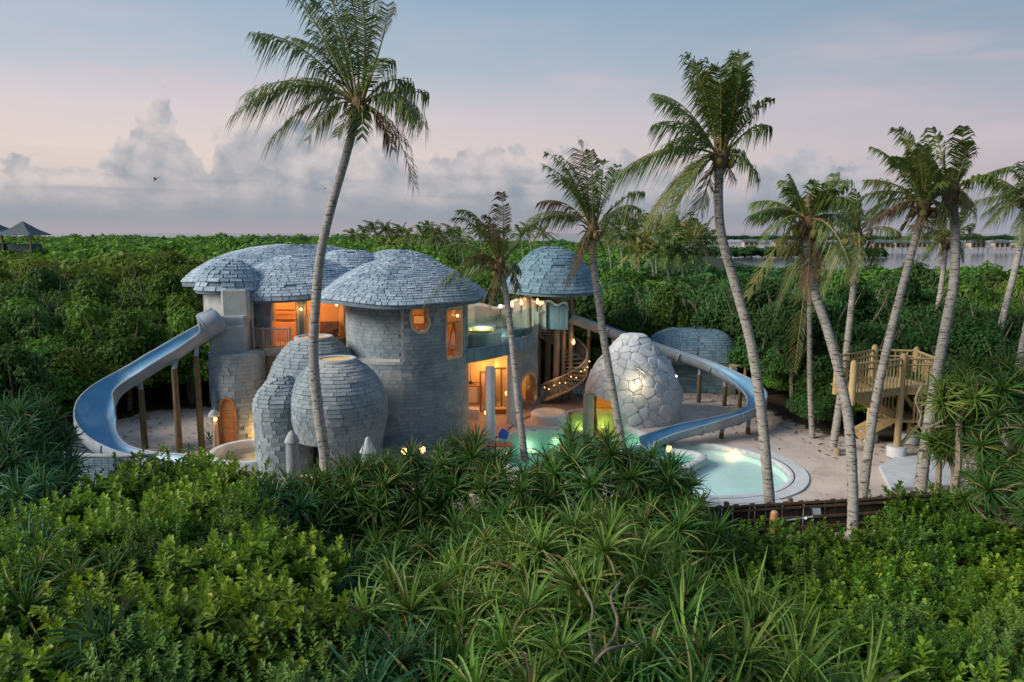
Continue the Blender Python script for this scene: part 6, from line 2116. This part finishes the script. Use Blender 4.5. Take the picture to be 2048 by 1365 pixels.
limbs('forked bare grey branches showing between the pandanus heads at the bottom', [
    ([P(1180, 1375, 10.6), P(1190, 1320, 10.9), P(1225, 1280, 11.2), P(1235, 1240, 11.5), P(1222, 1195, 11.9), P(1240, 1165, 12.3)], 0.036),
    ([P(1190, 1320, 10.4), P(1180, 1270, 10.7), P(1185, 1215, 11), P(1165, 1175, 11.5)], 0.030), ([P(1190, 1325, 10.4), P(1215, 1300, 10.3), P(1260, 1290, 10.6), P(1300, 1275, 10.9)], 0.028)], mat='limb')
limbs('pale twisting bare branches in front of the timber lookout', [
    ([P(1905, 985, 25.6), P(1906, 940, 25.6), P(1893, 915, 25.6)], 0.09), ([P(1918, 985, 25.4), P(1905, 925, 25.5), P(1890, 905, 25.6), P(1835, 900, 25.5)], 0.07),
    ([P(1835, 900, 25.5), P(1880, 905, 25.6), P(1915, 898, 25.6), P(1930, 880, 25.6)], 0.05), ([P(1850, 860, 25.6), P(1890, 838, 25.6), P(1910, 815, 25.5), P(1905, 795, 25.4)], 0.05),
    ([P(1870, 855, 25.6), P(1920, 848, 25.4), P(1960, 832, 25.2), P(1990, 828, 25), P(2015, 838, 24.8)], 0.045), ([P(1930, 840, 25.3), P(1940, 820, 25.2), P(1935, 800, 25.2), P(1955, 790, 25.1)], 0.05),
    ([P(1845, 770, 25.7), P(1832, 800, 25.7), P(1842, 830, 25.7), P(1838, 850, 25.7), P(1850, 862, 25.6)], 0.05), ([P(1838, 815, 25.7), P(1858, 805, 25.7), P(1880, 792, 25.7)], 0.035)])
limbs('grey bare branches in the dark forest above the shed', [
    ([P(1395, 660, 48.5), P(1398, 640, 48.5), P(1390, 615, 48.5), P(1375, 600, 48.5)], 0.09), ([P(1398, 640, 48.5), P(1415, 622, 48.5), P(1412, 600, 48.5)], 0.07), ([P(1390, 648, 48.5), P(1420, 638, 48.5), P(1428, 622, 48.5)], 0.06)], mat='limb')


# ---- broad-leaved shrubs built of leafy sprigs
def shrub_mesh(mat, seed, n=420, L=0.115):
    rng = np.random.RandomState(seed)
    vs, fs, mi = [], [], []
    b = 0
    for i in range(n):
        d = rng.normal(size=3)
        d /= np.linalg.norm(d)
        d[2] = abs(d[2]) * 1.0 - 0.25 * rng.rand()
        shoot = i % 9 == 0
        rr = 1.0 - 0.5 * rng.rand() ** 1.6
        if shoot:
            rr = rng.uniform(1.02, 1.22)
            d[2] = abs(d[2]) + 0.25
        lump = 0.84 + 0.42 * noise.noise(Vector(d * 1.9) + Vector((seed, 0, 0)))
        p = d * rr * lump
        ax = d * 0.6 + np.array([0, 0, 0.75]) + rng.normal(size=3) * 0.25
        ax /= np.linalg.norm(ax)
        t1 = np.cross(ax, [0.3, 0.9, 0.1])
        t1 /= np.linalg.norm(t1)
        t2 = np.cross(ax, t1)
        m_ = rng.randint(14, 20) if shoot else rng.randint(6, 10)
        sc = rng.uniform(0.75, 1.3) * L
        for k in range(m_):
            a = k * 2.4 + rng.uniform(-.3, .3)
            tilt = 1.25 - 0.9 * k / m_ + rng.uniform(-.2, .2)
            r_ = t1 * math.cos(a) + t2 * math.sin(a)
            dd = r_ * math.sin(tilt) + ax * math.cos(tilt)
            s_ = np.cross(dd, ax)
            s_ /= max(1e-6, np.linalg.norm(s_))
            nn = np.cross(s_, dd)
            o = p + ax * ((0.34 if shoot else 0.10) * k / m_ - (0.2 if shoot else 0.05))
            l = sc * rng.uniform(0.8, 1.2)
            vs += [o, o + dd * l * 0.55 - s_ * l * 0.27 + nn * l * 0.07, o + dd * l * 0.6, o + dd * l * 0.55 + s_ * l * 0.27 + nn * l * 0.07, o + dd * l * 0.95 - s_ * l * 0.14 - nn * .04 * l, o + dd * l * 0.95 + s_ * l * 0.14 - nn * .04 * l]
            fs += [(b, b + 2, b + 1), (b, b + 3, b + 2), (b + 1, b + 2, b + 4), (b + 2, b + 3, b + 5), (b + 2, b + 5, b + 4)]
            b += 6
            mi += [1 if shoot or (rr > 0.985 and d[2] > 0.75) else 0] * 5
    me = make_mesh('foliage', np.array(vs), fs, mat)
    me.polygons.foreach_set('material_index', mi)
    return me


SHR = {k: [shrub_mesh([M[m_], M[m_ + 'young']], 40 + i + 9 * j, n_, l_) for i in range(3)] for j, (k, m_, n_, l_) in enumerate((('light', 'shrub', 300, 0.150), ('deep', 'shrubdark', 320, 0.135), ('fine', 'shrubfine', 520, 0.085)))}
stem = MB()
for i in range(7):
    a = i * 2.4
    stem.tube([(0, 0, -1.2), (math.cos(a) * 0.2, math.sin(a) * 0.2, -0.3), (math.cos(a) * 0.45, math.sin(a) * 0.45, 0.08)], [0.04, 0.03, 0.012], 5, False)
stem = stem.mesh('stems', M['limb'], True)


def shrub(label, top, rad, kind, seed, group):
    rng = random.Random(seed)
    h = rad * 0.85
    r = thing('shrub', label, 'shrub', (top[0], top[1], 0), group)
    z = max(0.15, top[2] - h)
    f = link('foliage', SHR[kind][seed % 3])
    f.parent = r
    f.location = (0, 0, z)
    f.rotation_euler = (0, 0, rng.uniform(0, 6.28))
    f.scale = (rad, rad, h)
    s = link('stems', stem)
    s.parent = r
    s.location = (0, 0, z)
    s.scale = (rad, rad, max(0.4, z / 1.1))


def interp(x, pts):
    return float(np.interp(x, [p[0] for p in pts], [p[1] for p in pts]))


k = 0
LGRP, RGRP = 'light green broadleaf shrubs at the lower left', 'broadleaf shrubs below the dark fence'
for t in np.arange(7.6, 26.5, 1.0):
    for u in np.arange(-190, 640, 1.30 / t * FOC):
        uu = u + PR.uniform(-30, 30)
        tt_ = t + PR.uniform(-0.4, 0.4)
        lim = interp(tt_, [(8, 640), (13, 620), (16, 560), (20, 500), (25, 480)])
        if uu > lim or (tt_ > 19 and uu < 190) or (tt_ > 23.5 and not 260 < uu < 440):
            continue
        top = interp(tt_, [(7, 4.2), (10, 4.15), (14, 3.9), (18, 3.3), (21, 2.7), (24.5, 2.2), (26.5, 1.6)]) + PR.uniform(-0.65, 0.35)
        p = P(uu, 682, tt_)
        k += 1
        kd = PR.choices(('light', 'deep', 'fine'), (0.55, 0.23, 0.22))[0]
        shrub({'light': 'light yellow-green rounded-leaf shrub in the lower left thicket', 'deep': 'deeper green rounded-leaf shrub among lighter ones in the lower left thicket', 'fine': 'small-leaved cool green shrub in the lower left thicket'}[kd], (p.x, p.y, top), PR.uniform(0.75, 1.25), kd, k, {'light': LGRP, 'deep': 'deeper green broadleaf shrubs at the lower left', 'fine': 'small-leaved shrubs at the lower left'}[kd])
for t in np.arange(9.0, 25, 1.05):
    for u in np.arange(1440, 2260, 1.30 / t * FOC):
        uu = u + PR.uniform(-30, 30)
        tt_ = t + PR.uniform(-0.4, 0.4)
        lo_ = interp(tt_, [(9, 1760), (12, 1640), (14, 1560), (17, 1450), (22, 1440)])
        if uu < lo_ or (tt_ > 22.0 and uu < 1770):
            continue
        top = interp(tt_, [(9, 2.7), (12, 2.3), (15, 1.8), (18, 1.35), (21, 0.85 if uu < 1760 else 1.25), (25, 1.15)]) + PR.uniform(-0.45, 0.3)
        if uu < 1620:
            top = min(top, 1.6) - (0.35 if tt_ > 18 else 0)
        if uu < 1780 and tt_ > 17:
            top -= 0.45
        elif uu < 1940 and tt_ > 19:
            top -= 0.40
        p = P(uu, 682, tt_)
        k += 1
        kd = PR.choices(('deep', 'light', 'fine'), (0.5, 0.25, 0.25))[0]
        shrub({'deep': 'deep green rounded-leaf shrub in the bank below the dark fence', 'light': 'light green rounded-leaf shrub in the bank below the dark fence', 'fine': 'small-leaved cool green shrub in the bank below the dark fence'}[kd], (p.x, p.y, top), PR.uniform(0.75, 1.2), kd, k, {'deep': RGRP, 'light': 'lighter broadleaf shrubs below the dark fence', 'fine': 'small-leaved shrubs below the dark fence'}[kd])


# ---- forest trees
def crown_mesh(name, mat, seed, n=2600, leaf=0.20, lobes=9, up=0.6):
    rng = np.random.RandomState(seed)
    cs = []
    for i in range(lobes * 2):
        a = rng.rand() * 6.28
        r = 0.78 * math.sqrt(rng.rand())
        cs.append((r * math.cos(a), r * math.sin(a), 0.10 + (0.72 * (1 - r * 0.8)) * rng.rand() - 0.15 * r, rng.uniform(0.16, 0.42)))
    cs = np.array(cs)
    pr_ = cs[:, 3] ** 2
    ix = rng.choice(len(cs), n, p=pr_ / pr_.sum())
    d = rng.normal(size=(n, 3))
    d /= np.linalg.norm(d, axis=1)[:, None]
    d[:, 2] = np.where(d[:, 2] < -0.35, -d[:, 2], d[:, 2])
    rr = cs[ix, 3] * (1 - 0.35 * rng.rand(n) ** 2 + 0.40 * rng.rand(n) ** 6)
    p = cs[ix, :3] + d * rr[:, None]
    p[:, 2] *= 0.85
    ax = d + rng.normal(size=(n, 3)) * 0.7 + np.array([0, 0, up])
    ax /= np.linalg.norm(ax, axis=1)[:, None]
    t1 = np.cross(ax, rng.normal(size=(n, 3)))
    t1 /= np.linalg.norm(t1, axis=1)[:, None]
    t2 = np.cross(ax, t1)
    l = leaf * rng.uniform(0.6, 1.35, n)[:, None]
    V = np.stack([p - t1 * l * 0.5, p + t2 * l * 0.24 + ax * l * 0.05, p + t1 * l * 0.5, p - t2 * l * 0.24 + ax * l * 0.05], 1).reshape(-1, 3)
    F = np.arange(n * 4).reshape(-1, 4)
    return make_mesh(name, V, F, mat)


CR = []
for i, (m_, n_, lf) in enumerate((('treedark', 9000, 0.085), ('treedark', 8000, 0.10), ('treemid', 9000, 0.085), ('treemid', 8000, 0.10), ('treelight', 9000, 0.08), ('treelight', 8000, 0.09))):
    CR.append(crown_mesh('crown', M[m_], 60 + i, n_, lf))
ttr = MB().tube([(0, 0, 0), (0.03, 0.02, 0.3), (0, 0, 0.6)], [0.035, 0.028, 0.02], 7)
for i in range(5):
    a = i * 1.3
    ttr.tube([(0.01, 0.01, 0.35), (math.cos(a) * 0.2, math.sin(a) * 0.2, 0.55), (math.cos(a) * 0.42, math.sin(a) * 0.42, 0.86), (math.cos(a) * 0.5, math.sin(a) * 0.5, 1.02)], [0.02, 0.014, 0.009, 0.003], 5, False)
ttr = ttr.mesh('trunk', M['limb'], True)


def tree(x, y, h, r, kind, lab, grp, rng):
    o = thing('broadleaf_tree', lab, 'tree', (x, y, 0), grp)
    c = link('crown', CR[kind])
    c.parent = o
    hc = min(h * 0.62, r * 1.25) / 0.85
    c.location = (0, 0, h - hc * 0.78)
    c.scale = (r * rng.uniform(0.85, 1.2), r * rng.uniform(0.85, 1.2), hc * rng.uniform(0.9, 1.15))
    c.rotation_euler = (0, 0, rng.uniform(0, 6.28))
    t = link('trunk', ttr)
    t.parent = o
    t.scale = (h * 0.75, h * 0.75, h * 0.95)
    t.rotation_euler = (0, 0, rng.uniform(0, 6.28))
    if h > 3.0:
        # lower boughs close to the ground, part of the same crown
        c2 = link('lower_crown', CR[kind])
        c2.parent = o
        c2.location = (rng.uniform(-.4, .4), rng.uniform(-.4, .4), max(0.8, h * 0.30))
        c2.scale = (r * 1.05, r * 1.05, h * 0.42)
        c2.rotation_euler = (0, 0, rng.uniform(0, 6.28))


LABL = {0: 'dark green tree crown in the forest around the compound', 2: 'mid green tree crown in the forest around the compound', 4: 'yellow-green tree crown in the forest around the compound'}
GRPL = {0: 'dark forest trees around the compound', 2: 'mid green forest trees around the compound', 4: 'yellow-green forest trees around the compound'}
FR = random.Random(77)
spots = []


def canopy(x, y):
    """tree height wanted at a place"""
    b = 6.0 + 0.9 * noise.noise((x * 0.05, y * 0.05, 2.0)) + 0.8 * noise.noise((x * 0.16, y * 0.16, 5.0))
    q = x / max(y, 1)
    if q < -0.1:
        b += interp(y, [(40, -0.4), (60, 0.2), (95, 0.4), (150, 1.4), (300, 2.2)])
    else:
        b += interp(y, [(40, 0.3), (60, -0.4), (80, -1.2), (130, -1.6), (300, 0.0)])
    return b


def near_ok(x, y):
    if inpoly(x, y, offset(SAND, 1.2)) or inpoly(x, y, [(-19, 30), (15, 30), (14, 49), (2, 49.5), (-6, 48.5), (-19, 46)]):
        return False
    return True


tries = 0
while len(spots) < 285 and tries < 60000:
    tries += 1
    y = FR.uniform(24, 84) if FR.random() < 0.9 else FR.uniform(24, 44)
    x = FR.uniform(-0.82, 0.82) * y
    if y < 40 and abs(x) < 17:
        continue
    if x < 0 and y < 30 or (y < 27):
        continue
    if x > 0 and y < 31 and x < 22.5:
        continue
    if not near_ok(x, y):
        continue
    sp_ = interp(y, [(24, 2.4), (45, 2.7), (60, 3.4), (84, 4.6)])
    if any((x - a) ** 2 + (y - b) ** 2 < sp_ * sp_ for a, b in spots):
        continue
    spots.append((x, y))
for x, y in spots:
    h = canopy(x, y) * FR.uniform(0.82, 1.12)
    band = noise.noise((x * 0.03, y * 0.05, 11.0)) + FR.uniform(-0.3, 0.3)
    if x < -8 and 62 < y < 84:
        kd = 4
    else:
        kd = 4 if band > (0.38 if y > 60 else 0.6) else (2 if band > (-0.05 if y > 60 else 0.12) else 0)
    if x < 0 and y < 40:
        h *= 0.72
    if x > 12 and y < 42:
        h *= 0.9
    tree(x, y, h, interp(y, [(24, 1.9), (45, 2.4), (60, 2.9), (84, 3.6)]) * FR.uniform(0.85, 1.15), kd + FR.randrange(2), LABL[kd], GRPL[kd], FR)
# a few single trees that stand out
for u, v, t, r, kd, lab in ((115, 690, 38, 2.6, 4, 'bushy light green tree left of the slide'), (330, 560, 50, 2.4, 2, 'rounded feathery tree close left of the villa roof'), (40, 600, 46, 3.0, 0, 'dark spreading tree at the left edge of the forest'),
                            (1605, 700, 43.5, 2.3, 2, 'bushy tree at the sand edge behind the slide bend'), (1700, 720, 39, 2.5, 2, 'leafy tree behind the two crossing palm trunks'), (1790, 740, 37.5, 2.4, 4, 'light green bush tree behind the lookout railing'),
                            (1250, 610, 49, 2.5, 0, 'dark tree above the stone dome behind the slide'), (1160, 600, 50, 2.5, 0, 'dark tree right behind the pavilion pillars'), (1640, 780, 38.5, 2.0, 0, 'dark bush at the forest edge beside the slender palm'),
                            (1500, 640, 50.5, 2.5, 2, 'tree rising behind the right end of the shed'), (250, 650, 43, 2.6, 0, 'dark tree behind the middle of the left slide'), (370, 660, 43.5, 2.4, 0, 'dark tree beside the villa block behind the slide')):
    p = P(u, v, t)
    tree(p.x, p.y, p.z, r, kd + (t > 44), lab, None, FR)

# ---- the wood beyond, one mass
FN = np.random.RandomState(4)
fv = []
tmpl = [crown_mesh('crown_far', M['treemid'], 90 + i, 560, 0.26, 8) for i in range(4)]
tV = [np.array([q.co[:] for q in m_.vertices]) for m_ in tmpl]
for m_ in tmpl:
    bpy.data.meshes.remove(m_)
buckets = {'treedark': [], 'treemid': [], 'treelight': []}
y = 80.0
nfar = 0
while y < 400:
    st_ = interp(y, [(80, 3.8), (150, 5.5), (400, 9.5)])
    xw = 0.80 * y + 6
    for x in np.arange(-xw, xw, st_):
        x = x + FN.uniform(-.45, .45) * st_
        yy = y + FN.uniform(-.45, .45) * st_
        lim = interp(x / yy, [(0.0, 400), (0.20, 330), (0.25, 140), (0.29, 118), (0.8, 112)])
        if (abs(x + 90) < 14 and 112 < yy < 126) * 0 or yy > lim or yy > 330 and x < -0.3 * yy:
            continue
        h = canopy(x, yy) * FN.uniform(0.85, 1.12)
        r = st_ * FN.uniform(0.70, 0.95)
        V = tV[nfar % 4].copy()
        a = FN.rand() * 6.28
        V = V @ np.array([[math.cos(a), -math.sin(a), 0], [math.sin(a), math.cos(a), 0], [0, 0, 1]])
        hc = h * 0.62
        V = V * np.array([r, r, hc]) + np.array([x, yy, h - hc * 0.75])
        band = noise.noise((x * 0.02, yy * 0.03, 11.0))
        kd = 'treelight' if (x < -8 and 80 <= yy < 104) or band + 0.5 * noise.noise((x * 0.15, yy * 0.15, 4.0)) > 0.40 else ('treemid' if band > -0.15 else 'treedark')
        buckets[kd].append(V)
        nfar += 1
    y += st_ * 0.9
vv, ff, mi_ = [], [], []
n0 = 0
for j, kd in enumerate(buckets):
    if buckets[kd]:
        V = np.concatenate(buckets[kd])
        vv.append(V)
        mi_.append(np.full(len(V) // 4, j))
V = np.concatenate(vv)
me = bpy.data.meshes.new('forest')
me.vertices.add(len(V))
me.vertices.foreach_set('co', V.ravel())
nf_ = len(V) // 4
me.loops.add(nf_ * 4)
me.loops.foreach_set('vertex_index', np.arange(nf_ * 4, dtype=np.int32))
me.polygons.add(nf_)
me.polygons.foreach_set('loop_start', np.arange(0, nf_ * 4, 4, dtype=np.int32))
for kd in buckets:
    me.materials.append(M[kd])
me.polygons.foreach_set('material_index', np.concatenate(mi_).astype(np.int32))
me.update(calc_edges=True)
me.validate()
tag(link('forest', me), 'green forest canopy stretching to the horizon', None, None, 'stuff')
print('far crowns', nfar, 'quads', nf_)

# ---- low plants along the sand edges
lit_ = random.Random(9)
gm = rosette_mesh('tuft', M['pandan'], 5, 18, 0.5, 0.05, 0.8, 1.3, 0.1)
for i, (u, v) in enumerate(((405, 905), (365, 912), (380, 900), (420, 880), (300, 915), (1175, 800), (1158, 795), (1190, 805), (412, 915), (352, 925))):
    p = G(u, v)
    o = thing('ground_plant', 'low dark strappy plant at the edge of the sand by the villa', 'plant', (p.x, p.y, 0), 'low dark plants by the villa')
    f = link('leaf_tuft', gm)
    f.parent = o
    s = lit_.uniform(0.8, 1.4)
    f.scale = (s, s, s)
    f.location = (0, 0, 0.12)

# ---- far shore: stilted villas, jetty, island, thatched roofs
isl = MB()
ipts = []
for x in np.linspace(120, 1500, 60):
    ipts.append((x, 950 + 60 * math.sin(x * 0.01), 9 + 4 * noise.noise((x * 0.02, 0, 0)) + 3 * noise.noise((x * 0.08, 3, 0))))
for (x0, y0, z0), (x1, y1, z1) in zip(ipts, ipts[1:]):
    for k in range(6):
        pass
V = []
for x in np.arange(110, 1500, 7):
    for q in range(2):
        h = 8 + 3 * noise.noise((x * 0.02, q, 0))
        Vt = tV[int(x + q) % 4] * np.array([9, 9, h * 0.8]) + np.array([x + FN.uniform(-3, 3), 900 + q * 14 + 40 * math.sin(x * 0.008), h * 0.25])
        V.append(Vt)
V = np.concatenate(V)
tag(link('far_island_wood', make_mesh('far_island_wood', V, np.arange(len(V)).reshape(-1, 4), M['treedark'])), 'low wooded island along the far side of the lagoon', None, None, 'stuff')
V = []
for x, y in [(86 + i * 3.2, 330 + (i % 3) * 6) for i in range(26)]:
    V.append(tV[(int(x)) % 4] * np.array([5.5, 5.5, 6.2]) + np.array([x, y, -0.4]))
V = np.concatenate(V)
tag(link('mangrove', make_mesh('mangrove', V, np.arange(len(V)).reshape(-1, 4), M['treedark'])), 'dark mangrove islet in the lagoon', None, None, 'stuff')


def stilt_house(u, v, t, wd, h, lab, k):
    p = G(u, v, -1.0)
    s = t / p.y
    c = Vector((p.x * s, t, -1))
    r = thing('overwater_villa', lab, 'villa', c, 'villas on stilts along the far shore')
    a = 0.15 * math.sin(k * 2.1)
    ca, sa = math.cos(a), math.sin(a)
    W = lambda x, y, z: Vector((c.x + x * ca - y * sa, c.y + x * sa + y * ca, z))
    mb = MB()
    mb.box(W(0, 0, 3.1), (wd, wd * 0.55, 3.2), rz=a)
    mb.build('wall', M['villawall'], r)
    hx, hy = wd * 0.56, wd * 0.36
    arch = MB()
    arch.add([W(-hx, -hy, 4.6), W(hx, -hy, 4.6), W(hx, hy, 4.6), W(-hx, hy, 4.6), W(-hx * .8, 0, 4.6 + h), W(0, 0, 5.0 + h), W(hx * .8, 0, 4.6 + h)],
             [(0, 1, 6, 5, 4), (2, 3, 4, 5, 6), (3, 0, 4), (1, 2, 6), (3, 2, 1, 0)])
    arch.build('roof', M['thatch'], r)
    MB().box(W(0, -wd * 0.42, 1.4), (wd * 1.15, wd * 0.35, 0.25), rz=a).build('deck', M['villawall'], r)
    for i in range(3):
        MB().box(W(-wd * 0.32 + i * wd * 0.32, -wd * 0.283, 3.0), (wd * 0.2, 0.1, 2.0), rz=a).build('window', M['dark'], r)
    for i in range(4):
        x = -wd * 0.5 + wd * i / 3
        MB().bar(W(x, -wd * 0.5, -2), W(x, -wd * 0.5, 1.4), 0.28).build('stilt', M['villawall'], r)


hs = [(1500, 497, 470), (1560, 497, 470), (1610, 496, 470), (1760, 495, 430), (1800, 495, 430), (1845, 495, 430), (1900, 495, 430), (1950, 495, 430), (2000, 495, 430), (2045, 495, 430), (2090, 495, 430)]
for k, (u, v, t) in enumerate(hs):
    stilt_house(u, v, t, 9.5 if k < 3 else 10 - (k % 3) * 0.8, 1.5, 'pale timber villa on stilts across the lagoon behind the right palms', k)
p = G(1560, 499, -1)
jt = thing('jetty', 'long low white jetty on piles linking the far villas', 'jetty', (p.x, 452, -1))
MB().box((165, 462, 1.3), (80, 2.5, 0.35)).build('deck', M['white'], jt)
MB().box((165, 460.8, 2.5), (80, 0.15, 0.2)).build('handrail', M['white'], jt)
pm = MB().box((0, 0, 0), (0.6, 0.6, 3.4)).mesh('pile', M['white'])
for i in range(13):
    o = link('pile', pm)
    hang(o, jt)
    o.matrix_basis = Matrix.Translation((126 + i * 6.5, 461, -0.4))
for lab, u, v, t, wd, h in (('dark pyramid thatched roof rising over the forest at the far left', 48, 471, 130, 6.2, 2.5), ('low dark thatched roof cut by the left edge beside the pyramid roof', -8, 470, 132, 7.0, 2.2)):
    p = P(u, v, t)
    r = thing('thatched_hut', lab, 'hut', (p.x, p.y, 0))
    hw_ = wd * 0.52
    MB().add([(p.x - hw_, p.y - hw_, p.z), (p.x + hw_, p.y - hw_, p.z), (p.x + hw_, p.y + hw_, p.z), (p.x - hw_, p.y + hw_, p.z), (p.x - 0.25, p.y, p.z + h * 0.93), (p.x + 0.25, p.y, p.z + h * 0.93), (p.x, p.y, p.z + h),
              (p.x - hw_ * .5, p.y - hw_ * .5, p.z + h * .42), (p.x + hw_ * .5, p.y - hw_ * .5, p.z + h * .42), (p.x + hw_ * .5, p.y + hw_ * .5, p.z + h * .42), (p.x - hw_ * .5, p.y + hw_ * .5, p.z + h * .42)],
             [(0, 1, 8, 7), (1, 2, 9, 8), (2, 3, 10, 9), (3, 0, 7, 10), (7, 8, 6), (8, 9, 6), (9, 10, 6), (10, 7, 6), (3, 2, 1, 0)]).build('roof', M['thatch'], r)
    MB().box((p.x, p.y, p.z * 0.42), (wd * 0.6, wd * 0.6, p.z * 0.84)).build('wall', M['thatch'], r)
    for sx_ in (-1, 1):
        MB().bar((p.x + sx_ * hw_ * 0.9, p.y - hw_ * 0.9, 0), (p.x + sx_ * hw_ * 0.9, p.y - hw_ * 0.9, p.z), 0.3).build('post', M['pole'], r)
